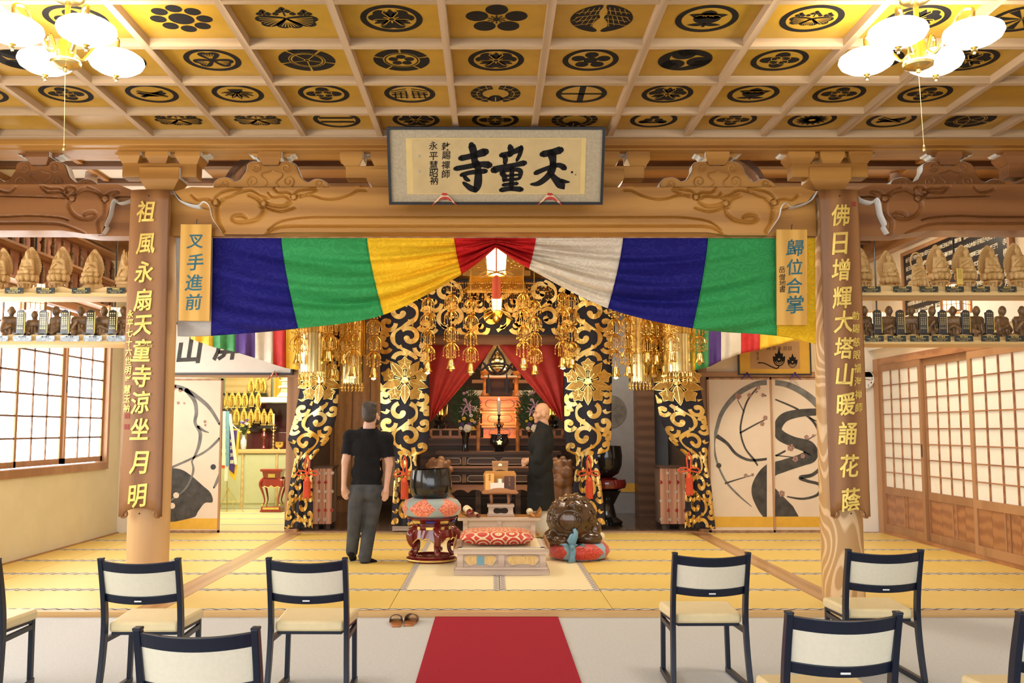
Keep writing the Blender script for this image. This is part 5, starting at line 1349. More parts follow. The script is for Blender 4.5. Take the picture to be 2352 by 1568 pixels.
for i in range(14):
    a = 2 * pi * i / 14; R = Matrix.Rotation(a, 4, 'Z'); q = MB(); pts = leafp(0, 0, 0, .26 if i % 2 else .20, .12, 7)
    q.add([R @ Vector((x, y, -.10 * (x / .2) ** 1.5 + .25 * y * y + .1 + (0 if i % 2 else .05))) for x, y in pts], [tuple(range(len(pts)))]); q.build('petal', 'gold_bright', t, solid=.006)
MB().lathe([(.0, -.10), (.05, -.05), (.06, .03), (.03, .12), (.01, .5)], 14).build('core', 'gold', t, smooth=True)

# hanging lamps and gilt ornaments glimpsed above the main beam
for px, lb in ((727, 'dark hanging lamp with a gilt rim seen above the main beam, left of the calligraphy'), (1548, 'dark hanging lamp with a gilt rim seen above the main beam, right of the calligraphy')):
    o = P(px, 418, 10.2); t = thing('hanging_lamp', lb, 'lamp', o, group='hanging lamps behind the main beam'); k = 10.2 / FPX
    MB().tube([(0, 0, 52 * k), (0, 0, 40 * k), (.02, 0, 36 * k), (.0, 0, 30 * k), (-.02, 0, 36 * k)], .008, 6).build('hook', 'lacquer_black', t)
    MB().tube([(-13 * k, 0, 8 * k), (0, 0, 30 * k), (13 * k, 0, 8 * k)], .009, 6).build('yoke', 'lacquer_black', t)
    MB().lathe([(0, 20 * k), (8 * k, 17 * k), (12 * k, 8 * k), (11 * k, 5 * k)], 16).build('dome', 'lacquer_black', t, smooth=True)
    MB().lathe([(11 * k, 5 * k), (24 * k, 2 * k), (28 * k, -6 * k), (26 * k, -9 * k), (9 * k, -2 * k)], 20).build('rim', 'gold', t, smooth=True)
for px, lb in ((778, 'tangle of gilt filigree seen above the main beam, left of the calligraphy'), (1500, 'tangle of gilt filigree seen above the main beam, right of the calligraphy')):
    o = P(px, 428, 10.6); q = MB(); rr = random.Random(px); k = 10.6 / FPX
    for i in range(34):
        x, z = (rr.random() - .5) * 60 * k, rr.random() ** 1.6 * 34 * k; q.tube([(x, .1 * rr.random(), z), (x + .03 * (rr.random() - .5), .05, z + .04), (x + .06 * (rr.random() - .5), .02, z + .05 * rr.random())], .008, 5)
    for i in range(3): q.tube([((i - 1) * 6 * k, 0, 10 * k), ((i - 1) * 8 * k, 0, 48 * k)], .008, 5)
    tag(q.build('gilt_filigree', 'gold', loc=o, smooth=True), lb, 'ornament', 'gilt filigree behind the main beam')
# ================================================================ painted doors, pictures, side room
def plane_fn(o, Y, dy): return lambda a, b: (lambda q: (q.x - o.x, dy, q.z - o.z))(P(a, b, Y))
def vstrip(mb, pts, ws, fn, n=6):
    pp = catmull([p + (w,) for p, w in zip(pts, ws)], n); mb.strip([(p[0], p[1]) for p in pp], [p[2] for p in pp], fn)
    for q in (pp[0], pp[-1]): mb.poly(circ(q[0], q[1], q[2] * .5, 10), fn)
def fusuma(name, x0, x1, Yd, handle=None, top=869, bot=1211, band=(1189, 1211)):
    a, b = P(x0, bot, Yd), P(x1, top, Yd); o = Vector(((a.x + b.x) / 2, Yd, .006)); w = (b.x - a.x) / 2; h = b.z - .006; f = .028
    m = MB()
    for q in ((-w, w, 0, f), (-w, w, h - f, h), (-w, -w + f, 0, h), (w - f, w, 0, h)): m.box(q[0], q[1], -.014, .014, q[2], q[3])
    d = struct(m.build(name, 'wood_frame', loc=o))
    MB().box(-w + f, w - f, -.006, .006, f, h - f).build('paper', 'paper_door', d)
    z0, z1 = P(x0, band[1], Yd).z, P(x0, band[0], Yd).z; MB().box(-w + f, w - f, -.008, -.006, max(f, z0), z1).build('gold_band', 'gold_band', d)
    if handle:
        q = P(*handle, Yd) - o; MB().lathe([(.0, 0), (.022, -.001), (.036, -.004), (.040, 0)], 18, (q.x, -.007, q.z), Matrix.Rotation(pi / 2, 3, 'X')).build('door_handle', 'black_frame', d, smooth=True)
    return d, o
D1 = 13.64
d, o = fusuma('door_20', 362, 513, D1, (490, 1072), 869, 1217, (1191, 1216)); fn = plane_fn(o, D1, -.0085)
def cF(p): return [(x / 3.357, 780 + y / 3.357) for x, y in p]
g = MB()
vstrip(g, cF([(1330, 350), (1420, 380), (1520, 440), (1620, 530), (1695, 650)]), [6, 10, 9, 8, 6], fn); vstrip(g, cF([(1440, 390), (1500, 470), (1515, 560), (1505, 640), (1545, 720), (1530, 830), (1480, 940)]), [10, 9, 8, 7, 8, 7, 3], fn)
vstrip(g, cF([(1530, 670), (1570, 700), (1610, 715)]), [7, 5, 2], fn); vstrip(g, cF([(1240, 1020), (1480, 915), (1600, 850), (1695, 760)]), [5, 5, 5, 6], fn); vstrip(g, cF([(1695, 1035), (1675, 1090), (1650, 1140)]), [6, 7, 4], fn)
g.build('ink_painting', 'ink_grey', d, fix=False)
g = MB(); g.poly(catmull(cF([(1230, 1010), (1310, 990), (1400, 1000), (1480, 1050), (1560, 1120), (1625, 1180), (1640, 1250), (1580, 1258), (1530, 1320), (1480, 1372), (1230, 1378)]), 4, True), fn); g.build('ink_painting', 'ink_wash', d, fix=False)
g = MB(); vstrip(g, cF([(1480, 940), (1492, 1000), (1470, 1080), (1420, 1160), (1310, 1245)]), [3, 5, 4, 4, 3], plane_fn(o, D1, -.0095)); g.build('ink_painting', 'ink_grey', d, fix=False)
def blossoms(lst, fn, par):
    g = MB()
    for x, y, r in lst:
        for k in range(5): a = 2 * pi * k / 5 + x; g.poly(circ(x + r * .55 * math.cos(a), y + r * .55 * math.sin(a), r * .42, 9), fn)
    g.build('ink_blossoms', 'ink_pink', par, fix=False)
blossoms([(400, 890, 7), (415, 895, 6), (410, 925, 4), (424, 926, 3), (471, 968, 4), (472, 976, 3)], fn, d)
g = MB(); fn2 = plane_fn(o, D1, -.0098)
for x, y in ((405, 1137), (396, 1161)): g.poly(circ(x, y, 7, 10), fn2)
g.build('ink_blossoms', 'paper_door', d, fix=False)
# right pair
def cR(p): return [(1580 + x / 2.904, 780 + y / 2.904) for x, y in p]
RING = (cR([(425, 1112), (330, 1030), (250, 940), (195, 820), (172, 700), (190, 600), (230, 480), (320, 370), (440, 300), (540, 285), (660, 300), (780, 360), (870, 440), (940, 540)]), [1.5, 4, 4.5, 4.5, 6, 8.5, 10, 11.5, 12, 12, 13.62, 15, 16, 16])
TRUNK = (cR([(620, 1172), (540, 1080), (490, 990), (540, 880), (640, 840), (760, 800), (815, 770), (800, 715), (700, 680), (620, 640), (595, 590), (640, 520), (740, 490), (870, 480), (950, 470)]), [66, 62, 46, 34, 28, 28, 34, 30, 24, 24, 21, 21, 18, 16, 15])
TW = [(cR([(470, 310), (400, 400), (365, 500), (350, 610), (380, 720), (440, 800), (465, 840)]), [3, 4, 4, 4, 4, 5, 3]), (cR([(345, 622), (440, 570), (540, 515), (575, 465)]), [4, 3.4, 2.6, 1.4]), (cR([(190, 640), (260, 690), (320, 760), (400, 800), (480, 800), (560, 785), (650, 740)]), [10, 7, 6.5, 6, 6, 5, 4]),
      (cR([(510, 370), (660, 430), (740, 470), (830, 540), (875, 620), (890, 700)]), [3, 4, 4.5, 5.5, 6, 5]), (cR([(245, 958), (350, 925), (440, 900)]), [4, 2.4, 1.2]), (cR([(900, 840), (830, 900), (750, 918), (790, 940), (870, 962), (885, 1000), (850, 1040), (760, 1060), (660, 1045)]), [8, 8, 9, 7, 7, 8, 6, 5, 3]), (cR([(330, 400), (375, 485)]), [1.4, 2.4]), (cR([(740, 700), (800, 665), (855, 632)]), [3, 2.4, 1]), (cR([(580, 770), (720, 785)]), [2.5, 2]), (cR([(810, 520), (880, 555)]), [3, 2])]
BL = [(x, y, r) for (x, y), r in zip(cR([(335, 378), (410, 370), (470, 320), (455, 345), (500, 370), (515, 520), (495, 560), (530, 505), (385, 905), (430, 900), (790, 650), (835, 640), (685, 720), (715, 795), (765, 775), (625, 1025), (575, 465)]), [8, 6, 5, 4, 5, 6, 6, 4, 5, 4, 6, 4, 9, 7, 6, 8, 3])]
for nm, x0, x1, hd, lo, hi in (('door_21', 1630, 1771, None, 1640, 1761), ('door_22', 1771, 1911, None, 1780, 1901)):
    d, o = fusuma(nm, x0, x1, D1 + (.0 if nm == 'door_21' else .03), hd, 867, 1213, (1187, 1211)); Yd = o.y
    fn0 = plane_fn(o, Yd, -.0085); clip = lambda f: (lambda a, b: f(min(hi, max(lo, a)), min(1186.5, b)))
    for mt, items, dy in (('ink_grey', [RING], -.0085), ('ink_wash', [TRUNK], -.009), ('ink_wash', TW, -.0095)):
        g = MB(); f_ = plane_fn(o, Yd, dy)
        for pts, ws in items:
            pp = catmull([p + (w,) for p, w in zip(pts, ws)], 8); run = []
            for p in pp + [(-9e9, 0, 0)]:
                if lo - p[2] * .5 < p[0] < hi + p[2] * .5: run.append(p)
                else:
                    if len(run) > 1: g.strip([(q[0], q[1]) for q in run], [q[2] for q in run], clip(f_))
                    run = []
        if g.v: g.build('ink_painting', mt, d, fix=False)
    if nm == 'door_22': g = MB(); g.poly(cR([(581, 990), (640, 1050), (700, 1110), (738, 1178), (581, 1178)]), plane_fn(o, Yd, -.0092)); g.build('ink_painting', 'ink_wash', d, fix=False)
    blossoms([b for b in BL if lo < b[0] < hi], plane_fn(o, Yd, -.0105), d)
    if nm == 'door_21': g = MB(); g.poly(circ(*cR([(205, 838)])[0], 6, 14), plane_fn(o, Yd, -.0098)); g.build('ink_painting', 'ink_wash', d, fix=False)

# white calligraphy panel over the left doorway
o = P(530, 856, 13.62); t = thing('calligraphy_panel', 'long white calligraphy panel in a black frame above the left doorway', 'calligraphy', o)
x0, x1 = P(372, 856, 13.62).x - o.x, P(668, 856, 13.62).x - o.x; h = P(530, 745, 13.62).z - o.z
MB().box(x0, x1, 0, .03, .0, h).build('paper', 'paper_white', t)
q = MB(); f = .03
for b in ((x0 - f, x1 + f, -.02, .08, -f, 0), (x0 - f, x1 + f, -.02, .04, h, h + f), (x0 - f, x0, -.02, .04, 0, h), (x1, x1 + f, -.02, .04, 0, h)): q.box(*b)
q.build('frame', 'black_frame', t)
fn = plane_fn(o, 13.62, -.004); k = 13.62 / FPX
it = [(c,) + tuple((P(x, y, 13.62) - o).xz) + (s * k,) for c, x, y, s in (('山', 436, 804, 62), ('屏', 522, 798, 62), ('翠', 604, 790, 62))]
letters(it, .035, .12, -.004).build('lettering', 'ink_wash', t, fix=False)
def wedge(px, py, Y, m, label, s=1.):
    o = P(px, py, Y); t = thing('cloth_wedge', label, 'wedge', o, group='small cloth wedges under pictures'); k = Y / FPX * s
    for sg in (-1, 1): MB().prism([(0, 15 * k), (sg * 17 * k, -8 * k), (sg * 3 * k, 4 * k)], -.06, -.02).build('fold', m, t, bevel=.003)
wedge(632, 866, 13.6, 'cushion_print', 'red and white cloth wedge under the white calligraphy panel')

# framed ink picture over the painted doors
o = P(1780, 858, 13.62); t = thing('framed_picture', 'gold-mounted ink picture of two flaming jewels above the painted doors', 'picture', o)
x0, x1 = P(1699, 858, 13.62).x - o.x, P(1861, 858, 13.62).x - o.x; h = P(1780, 772, 13.62).z - o.z
MB().box(x0, x1, 0, .03, 0, h).build('mount', 'picture_gold', t)
a, b = P(1724, 847, 13.62) - o, P(1836, 784, 13.62) - o; MB().box(a.x, b.x, -.003, 0, a.z, b.z).build('paper', 'picture_brown', t)
q = MB(); f = .018
for b in ((x0 - f, x1 + f, -.015, .08, -f, 0), (x0 - f, x1 + f, -.015, .035, h, h + f), (x0 - f, x0, -.015, .035, 0, h), (x1, x1 + f, -.015, .035, 0, h)): q.box(*b)
q.build('frame', 'black_frame', t)
g = MB(); fn = plane_fn(o, 13.62, -.005)
for cx, cy, s in ((1789, 826, 1.), (1820, 832, .82)):
    g.poly(catmull([(cx + s * x, cy + s * y) for x, y in ((0, -25), (4, -14), (9, -15), (9, -7), (14, -8), (13, 4), (8, 12), (0, 15), (-8, 12), (-13, 4), (-14, -8), (-9, -7), (-9, -15), (-4, -14))], 3, True), fn)
vstrip(g, [(1742, 833), (1755, 834), (1772, 842), (1784, 846), (1789, 840), (1783, 836)], [3, 2.4, 2.6, 2.6, 2.2, 1.4], fn)
g.build('ink_painting', 'ink', t, fix=False)
g = MB(); fn = plane_fn(o, 13.62, -.007)
for cx, cy, s in ((1789, 826, 1.), (1820, 832, .82)):
    for r in (10, 6): vstrip(g, [(cx + s * r * math.cos(a), cy + 2 + s * r * .9 * math.sin(a)) for a in np.linspace(.2, pi - .2, 7)], [1, 1.6, 2, 2, 2, 1.6, 1], fn, 3)
    g.poly(circ(cx, cy - 1, 2.4 * s, 8), fn)
g.build('ink_detail', 'picture_brown', t, fix=False)
letters([(c,) + tuple((P(x, 800, 13.62) - o).xz) + (9 * k,) for c, x in zip('阿弥香日日', (1766, 1778, 1790, 1803, 1814))] + [(c,) + tuple((P(1740, y, 13.62) - o).xz) + (6 * k,) for c, y in zip('平成十二年三月', range(788, 830, 6))], 0, .1, -.005).build('lettering', 'ink', t, fix=False)
wedge(1714, 866, 13.6, 'cloth_purple', 'purple cloth wedge under the left of the framed ink picture', .8); wedge(1824, 866, 13.6, 'cloth_purple', 'purple cloth wedge under the right of the framed ink picture', .8)

# wall clock
o = P(1984, 870, YW - .03); t = thing('wall_clock', 'round white wall clock on the back wall beside the right column', 'clock', o); r = 22.5 * YW / FPX
RX = Matrix.Rotation(pi / 2, 3, 'X')
MB().lathe([(0, .02), (r * .92, .02), (r * .94, .035), (r, .03), (r, -.03), (0, -.03)], 40, (0, 0, 0), RX).build('case', 'clock_white', t, smooth=True)
letters([(str(i), .78 * r * math.sin(i * pi / 6), .78 * r * math.cos(i * pi / 6), .034) for i in range(1, 13)], .01, 0, -.0215).build('numerals', 'ink', t, fix=False)
MB().bar((0, -.025, 0), (.38 * r * math.sin(4.9), -.025, .38 * r * math.cos(4.9)), .008, .003, (0, 1, 0)).build('hour_hand', 'ink', t); MB().bar((0, -.028, 0), (.66 * r * math.sin(1.75), -.028, .66 * r * math.cos(1.75)), .006, .003, (0, 1, 0)).build('minute_hand', 'ink', t)

# ---------------------------------------------------------------- side room
YS = 17.6
zt = P(600, 1032, YS).z
t = thing('cabinet', 'pale green built-in cabinet with a wooden counter in the side room', 'cabinet', (-4.0, YS + .4, .006))
MB().box(-1.3, 1.03, -.38, .55, 0, zt - .07).build('body', 'pale_green', t); MB().box(-1.33, 1.04, -.42, .57, zt - .075, zt - .006).build('counter', 'wood_shelf', t, bevel=.004)
for x0, x1 in ((P(559, 1100, YS).x + 4.02, P(632, 1100, YS).x + 4.0), (P(638, 1100, YS).x + 4.0, 1.0), (-1.25, P(553, 1100, YS).x + 4.0)): MB().box(x0, x1, -.395, -.38, .10, zt - .10).build('door', 'pale_green', t, bevel=.004)
for x in (P(556, 1100, YS).x + 4.0, P(635, 1100, YS).x + 4.0): MB().box(x - .02, x + .02, -.40, -.38, 0, zt - .08).build('stile', 'wood_shelf', t)
kS = 18.1 / FPX
t = thing('tiered_rack', 'dark tiered rack behind the counter carrying the small gilt plaques', 'rack', (-4.1, 18.05, zt))
for j, (py, d_) in enumerate(((978, 0.), (938, .15), (901, .30))):
    z = P(560, py, 18.1).z - zt; MB().box(P(505, py, 18.1).x + 4.1, P(640 if j == 0 else 608, py, 18.1).x + 4.1, -.10 + d_, .05 + d_, z - .05, z - .005).build('shelf', 'lacquer_black', t)
MB().box(P(505, 900, 18.1).x + 4.1, P(612, 900, 18.1).x + 4.1, .40, .44, 0, P(560, 860, 18.1).z - zt).build('back', 'wood_shelf', t)
MB().box(P(565, 900, 18.1).x + 4.1, P(690, 900, 18.1).x + 4.1, .38, .40, 0, P(560, 925, 18.1).z - zt).build('lower_back', 'maroon', t)
PLQ = [(577, 884, 1), (593, 880, 1), (604, 884, 1), (533, 917, 1), (547, 917, 1), (562, 917, 1), (578.5, 915, .9), (593.5, 917, 1), (543, 955, 1), (560, 955, 1), (576, 956, .95), (591, 952, 1.05), (606, 957, 1), (621.5, 957, 1), (521, 918, .9)]
def plaque():
    t = thing('gilt_plaque', 'x', 'plaque', (0, 0, 0), group='small gilt plaques in the side room'); w, h = .062, .145
    pts = catmull([(-w * .55, 0), (-w, h * .5), (-w * .85, h * 1.2), (-w * .4, h * 1.7), (0, h * 2), (w * .4, h * 1.7), (w * .85, h * 1.2), (w, h * .5), (w * .55, 0)], 4)
    MB().prism(pts, 0, .02).build('mandorla', 'gold_paint', t); q = MB(); q.tube([(x, -.004, z) for x, z in pts], .007, 5); q.build('rim', 'gold_bright', t)
    q = MB(); q.lathe([(.028, .02), (.03, .06), (.02, .13), (.026, .16), (.012, .18)], 10, (0, -.008, 0)); q.sph((0, -.008, .205), .02, 8, 6); q.build('figure', 'gold', t, smooth=True)
    MB().box(-.05, .05, -.03, .03, -.045, 0).build('base', 'lacquer_black', t); MB().box(-.055, .055, -.035, -.03, -.03, -.008).build('label', 'gold_bright', t)
    return t
p0 = plaque(); names_ = ['top row, first from the left', 'top row, second from the left', 'top row, third from the left', 'middle row, second from the left', 'middle row, third from the left', 'middle row, fourth from the left', 'middle row, fifth from the left', 'middle row, rightmost', 'bottom row, leftmost', 'bottom row, second from the left', 'bottom row, third from the left', 'bottom row, fourth from the left', 'bottom row, next to the rightmost', 'bottom row, rightmost', 'middle row, leftmost']
for i, (px, py, s) in enumerate(PLQ):
    loc = P(px, py + 16, 18.05 + (.30 if py < 900 else .15 if py < 930 else 0)); lb = 'small gilt figure plaque in the side room, ' + names_[i]
    if i == 0: p0.location = loc; p0['label'] = lb
    else: dup(p0, loc, 0, lb, s)
t = thing('wall_shelf', 'pale stone-fronted shelf in the side room under the gilt shrine', 'shelf', P(637, 924, 18.0)); k = 18. / FPX
MB().box(-36 * k, 42 * k, -.1, .35, 0, 12 * k).build('board', 'plaster_white', t)
t = thing('gilt_shrine', 'gilt tiered shrine on the pale shelf in the side room', 'shrine', P(656, 911, 18.0))
for z0, z1, w in ((0, .04, .30), (.04, .08, .24), (.08, .17, .18), (.17, .21, .26), (.21, .30, .16), (.30, .33, .22), (.33, .42, .12)): MB().taper(0, 0, z0, z1, w, w * .7, w * .88, w * .6).build('tier', 'gold_pale', t, bevel=.006)
MB().box(-.22, -.18, -.06, .0, 0, .42).build('post', 'gold_bright', t); MB().box(-.25, .2, .08, .1, 0, .5).build('back', 'gold_band', t)
def candlestick(px, label):
    t = thing('candlestick', label, 'candlestick', P(px, 1031, 17.9), group='brass candlesticks in the side room'); h = 56 * 17.9 / FPX
    pr = [(.05, 0), (.05, .015), (.02, .03)]
    for i in range(6): z = .05 + i * (h - .08) / 6; pr += [(.014, z), (.026, z + .03), (.014, z + .055)]
    pr += [(.035, h - .02), (.038, h)]
    MB().lathe(pr, 14).build('stem', 'brass', t, smooth=True); MB().lathe([(.017, h), (.016, h + .2), (0, h + .205)], 12).build('candle', 'wax', t, smooth=True)
    q = MB(); [q.tube([(0, 0, h - .12), (sg * .04, 0, h - .11), (sg * .05, 0, h - .07), (sg * .03, 0, h - .06)], .006, 5) for sg in (-1, 1)]; q.build('arms', 'brass', t)
candlestick(627.5, 'left brass candlestick with a white candle on the side room counter'); candlestick(664, 'right brass candlestick with a white candle on the side room counter')
t = thing('censer', 'round brass censer on the side room counter between the candlesticks', 'censer', P(641, 1031, 17.8)); MB().lathe([(.04, 0), (.03, .02), (.06, .04), (.085, .08), (.08, .12), (.088, .135), (.07, .13), (.06, .06), (0, .06)], 20).build('bowl', 'brass', t, smooth=True)
t = thing('offering_stand', 'dark red lacquer stand on the side room counter', 'stand', P(606, 1031, 17.85)); MB().lathe([(.055, 0), (.05, .03), (.025, .06), (.022, .18), (.05, .22), (.06, .25), (.05, .27), (.02, .33)], 16).build('stem', 'lacquer_red', t, smooth=True); MB().sph((0, 0, .36), .035, 10, 8).build('ball', 'gold_thread', t, smooth=True)
t = thing('lacquer_box', 'dark maroon lacquer box at the back of the side room counter', 'box', P(615, 1031, 18.0) + Vector((0, .12, 0))); MB().box(-.42, .5, -.05, .1, 0, .32).build('body', 'maroon', t, bevel=.006)
t = thing('flower_vase', 'blue and white porcelain vase with yellow and violet flowers in the side room', 'vase', P(559, 1031, 17.7))
MB().lathe([(.04, 0), (.045, .02), (.06, .10), (.055, .16), (.028, .20), (.032, .25), (.045, .27), (.035, .265), (.02, .2), (0, .19)], 16).build('vase', 'porcelain', t, smooth=True)
rr = random.Random(2)
for i, m in enumerate(['petal_yellow'] * 8 + ['petal_violet'] * 5 + ['petal_white'] * 5):
    a = rr.random() * 6.28; r_ = rr.random() * .11; z = .30 + rr.random() * .22 + (.08 if m == 'petal_violet' else 0)
    q = MB()
    for k_ in range(5): b = 2 * pi * k_ / 5; q.sph((r_ * math.cos(a) + .02 * math.cos(b), r_ * math.sin(a) + .012 * math.sin(b), z + .016 * math.sin(b)), (.018, .018, .012), 6, 4)
    q.build('flower', m, t, smooth=True)
q = MB()
for i in range(24): a = rr.random() * 6.28; q.tube([(0, 0, .24), (.05 * math.cos(a), .05 * math.sin(a), .34), (.12 * math.cos(a), .10 * math.sin(a), .36 + .2 * rr.random())], [.004, .012, .002], 4, flat=.3)
q.build('foliage', 'leaf', t)
# pennant on a thin tripod
o = G(530, 1160, .0); t = thing('pennant_stand', 'purple and yellow pennant with white ribbons on a thin brass stand', 'pennant', (o.x, 17.0, .006)); Yp = 17.0
def q_(px, py, dy=0): v = P(px, py, Yp); return (v.x - o.x, dy, v.z - .006)
MB().tube([q_(521, 1178), q_(523, 900)], .008, 6).build('pole', 'brass', t)
q = MB(); q.tube([q_(523, 1120), (q_(563, 1178)[0], -.1, 0)], .006, 5); q.tube([q_(523, 1120), (q_(508, 1178)[0], -.2, 0)], .006, 5); q.tube([q_(523, 1120), (q_(530, 1178)[0], .25, 0)], .006, 5); q.tube([q_(512, 1153), q_(549, 1150)], .004, 5); q.build('tripod_leg', 'brass', t)
q = MB(); q.tube([q_(518, 900), q_(523, 925), q_(536, 945), q_(552, 930)], .012, 6); q.sph(q_(521, 937), .03, 8, 6); q.tube([q_(530, 972), q_(552, 992)], .008, 5); q.build('finial', 'gold_bright', t)
q = MB(); q.add([q_(527, 985), q_(551, 985), q_(544, 1085), q_(540, 1104), q_(527, 1090)], [(0, 1, 2, 3, 4)]); q.build('pennant', 'cloth_yellow', t, solid=.008)
q = MB(); q.add([q_(528, 988, -.01), q_(545, 988, -.01), q_(538, 1088, -.01), q_(526, 1078, -.01)], [(0, 1, 2, 3)]); q.build('pennant_field', 'cloth_purple', t, solid=.006)
letters([(c, q_(533, y)[0], q_(533, y)[2], .07) for c, y in zip('梅花流講', (1012, 1028, 1044, 1060))], .02, 0, -.016).build('lettering', 'petal_white', t, fix=False)
for xa, xb, y0, y1, m in ((516, 515, 944, 1068, 'petal_white'), (524, 524, 944, 1070, 'sky_silk'), (529, 543, 950, 1066, 'petal_white'), (521, 520, 1060, 1104, 'petal_white'), (514, 514, 1066, 1075, 'tassel')):
    q = MB(); q.add([q_(xa - 3.5, y0, -.03), q_(xa + 3.5, y0, -.03), q_(xb + 4, y1, -.04), q_(xb - 3.5, y1, -.04)], [(0, 1, 2, 3)]); q.build('ribbon', m, t, solid=.003)

# red lacquer stand
def ogee_stand(name, label, loc, w, h, m, trim):
    t = thing(name, label, 'stand', loc); B = lambda *a: MB().box(*[q * (w if i < 4 else h) for i, q in enumerate(a)])
    B(-.5, .5, -.5, .5, .94, 1).build('top', m, t, bevel=.01); MB().taper(0, 0, .76 * h, .94 * h, w * .72, w * .72, w * .84, w * .84).build('waist', m, t, bevel=.004)
    B(-.16, .16, -.41, -.385, .80, .89).build('gilt_cartouche', trim, t, bevel=.008)
    for sx in (-1, 1):
        for sy in (-1, 1):
            pts = [(.34, .77), (.46, .71), (.48, .62), (.40, .48), (.33, .34), (.31, .24), (.37, .16)]
            q = MB(); q.tube(catmull([(sx * a * w, sy * a * w, z * h) for a, z in pts], 5), [max(.024, .085 - .0022 * i) * w for i in range(31)], 8); lg = q.build('leg', m, t, smooth=True)
            MB().sph((sx * .39 * w, sy * .39 * w, .155 * h), .05 * w, 10, 8).build('foot_ball', trim, lg, smooth=True)
    for sx, sy in ((0, -1), (0, 1), (1, 0), (-1, 0)):
        pr = [(-.46, .56), (-.30, .60), (-.14, .57), (0, .62), (.14, .57), (.30, .60), (.46, .56), (.46, .70), (.38, .76), (-.38, .76), (-.46, .70)]
        R = Matrix.Rotation(0 if sy else pi / 2, 4, 'Z'); dd = .43 * w * (sy or sx)
        MB().prism([(a * w, b * h) for a, b in pr], dd - .012, dd + .012, R).build('apron', m, t, bevel=.006)
        if sy < 0: MB().tube([(a * w, dd - .014, b * h - .003) for a, b in pr[:7]], .006, 5).build('gilt_edge', trim, t)
    B(-.48, .48, -.48, .48, 0, .04).build('base', m, t, bevel=.008); B(-.44, .44, -.44, .44, .04, .12).build('base_step', m, t, bevel=.006); B(-.36, .36, -.452, -.44, .055, .105).build('gilt_cartouche', trim, t)
    return t
ogee_stand('lacquer_stand', 'bright red lacquer stand with curved legs on the side room mats', (P(627, 1160, 17.1).x, 17.1, .006), .40, .76, 'lacquer_bright', 'gold_paint')

# ================================================================ altar
def slab(par, px0, px1, py0, py1, Y, dep, m, name, o, bev=.004):
    a, b = P(px0, py1, Y), P(px1, py0, Y); return MB().box(a.x, b.x, Y, Y + dep, a.z, b.z).build(name, m, par, off=o, bevel=bev)
# columns of the sanctuary front, beam over the altar
for px, lb in ((930, 'dark square post behind the brocade by the man'), (1350, 'dark square post behind the brocade by the wooden fish drum')):
    x = P(px, 1000, 13.8).x; t = thing('sanctuary_post', lb, 'post', (x, 13.85, .02)); MB().box(-.11, .11, -.11, .11, 0, 4.13).build('shaft', 'wood_frame', t, bevel=.006); MB().box(-.16, .16, -.16, .16, 0, .07).build('plinth', 'wood_grey', t)
o = P(1140, 790, 13.8); t = thing('altar_beam', 'carved brown beam over the altar opening, above the red curtains', 'beam', o); slab(t, 960, 1320, 769, 791, 13.75, .2, 'wood_red', 'beam', o)
for sg in (-1, 1): MB().tube(catmull([((sg * (95 - i * 7)) * .0064, -.055, .06 + .02 * math.sin(i)) for i in range(8)], 4), .008, 5).build('scroll', 'wood_red', t)
o = P(1140, 690, 13.95); t = thing('lintel', 'dark lintel across the front of the sanctuary', 'beam', (0.07, 14.0, 3.28)); MB().box(-2.9, 3.0, -.08, .08, 0, .3).build('beam', 'wood_frame_x', t)

# red altar curtains
def red_curtain(sg, label):
    X = lambda x: 1140 + sg * x
    o = P(X(150), 790, 13.88); t = thing('red_curtain', label, 'curtain', o)
    def S(u, v):                                         # u from the outer edge to the gathered edge
        xt = 156 - 152 * u; xb = 152 - 9 * u; yb = 968 - 10 * u; e = v ** 1.12
        x = xt + (xb - xt) * e; y = 788 + (yb - 788) * v
        d = .035 * math.sin(u * 19 + 3 * v) * (.3 + .7 * v) * (1 - .4 * v); q = P(X(x), y, 13.88 + d); return (q.x - o.x, q.y - o.y, q.z - o.z)
    MB().grid(S, 50, 40).build('cloth', 'curtain_red', t, smooth=True, solid=.006, fix=False)
red_curtain(-1, 'left red curtain drawn aside before the altar'); red_curtain(1, 'right red curtain drawn aside before the altar, behind the monk')

# front altar table: two dark tiers
YA = 14.45; o = Vector((P(1140, 1100, YA).x, YA + .4, .02))
t = thing('altar_table', 'wide dark two-tiered altar table with panelled friezes', 'table', o)
slab(t, 1000, 1290, 1037, 1045, YA, .7, 'wood_dark', 'top', o); slab(t, 1010, 1280, 1045, 1049, YA + .03, .6, 'wood_dark', 'moulding', o)
for y0, y1, yy in ((1049, 1068, .06), (1089, 1108, .04)):
    slab(t, 1006, 1284, y0, y1, YA + yy, .5, 'wood_dark', 'frieze', o)
    for x0, x1 in ((1018, 1058), (1074, 1140), (1150, 1216), (1226, 1270)):
        pr = [(0, .12), (.1, 0), (.9, 0), (1, .12), (1, .6), (.93, .95), (.07, .95), (0, .6)]; a, b = P(x0, y1 - 2, YA), P(x1, y0 + 2, YA)
        MB().prism([(a.x + (b.x - a.x) * u, a.z + (b.z - a.z) * v) for u, v in pr], YA + yy - .012, YA + yy).build('panel', 'wood_dark', t, off=o)
        q = MB(); q.tube([(a.x + (b.x - a.x) * u, YA + yy - .012, a.z + (b.z - a.z) * v) for u, v in pr], .006, 5, closed=True); q.build('panel_rim', 'wood_grey', t, off=o)
    for x in (1063, 1066, 1069, 1221): slab(t, x - .8, x + .8, y0, y1, YA + yy - .015, .02, 'wood_honey', 'gilt_strip', o, 0)
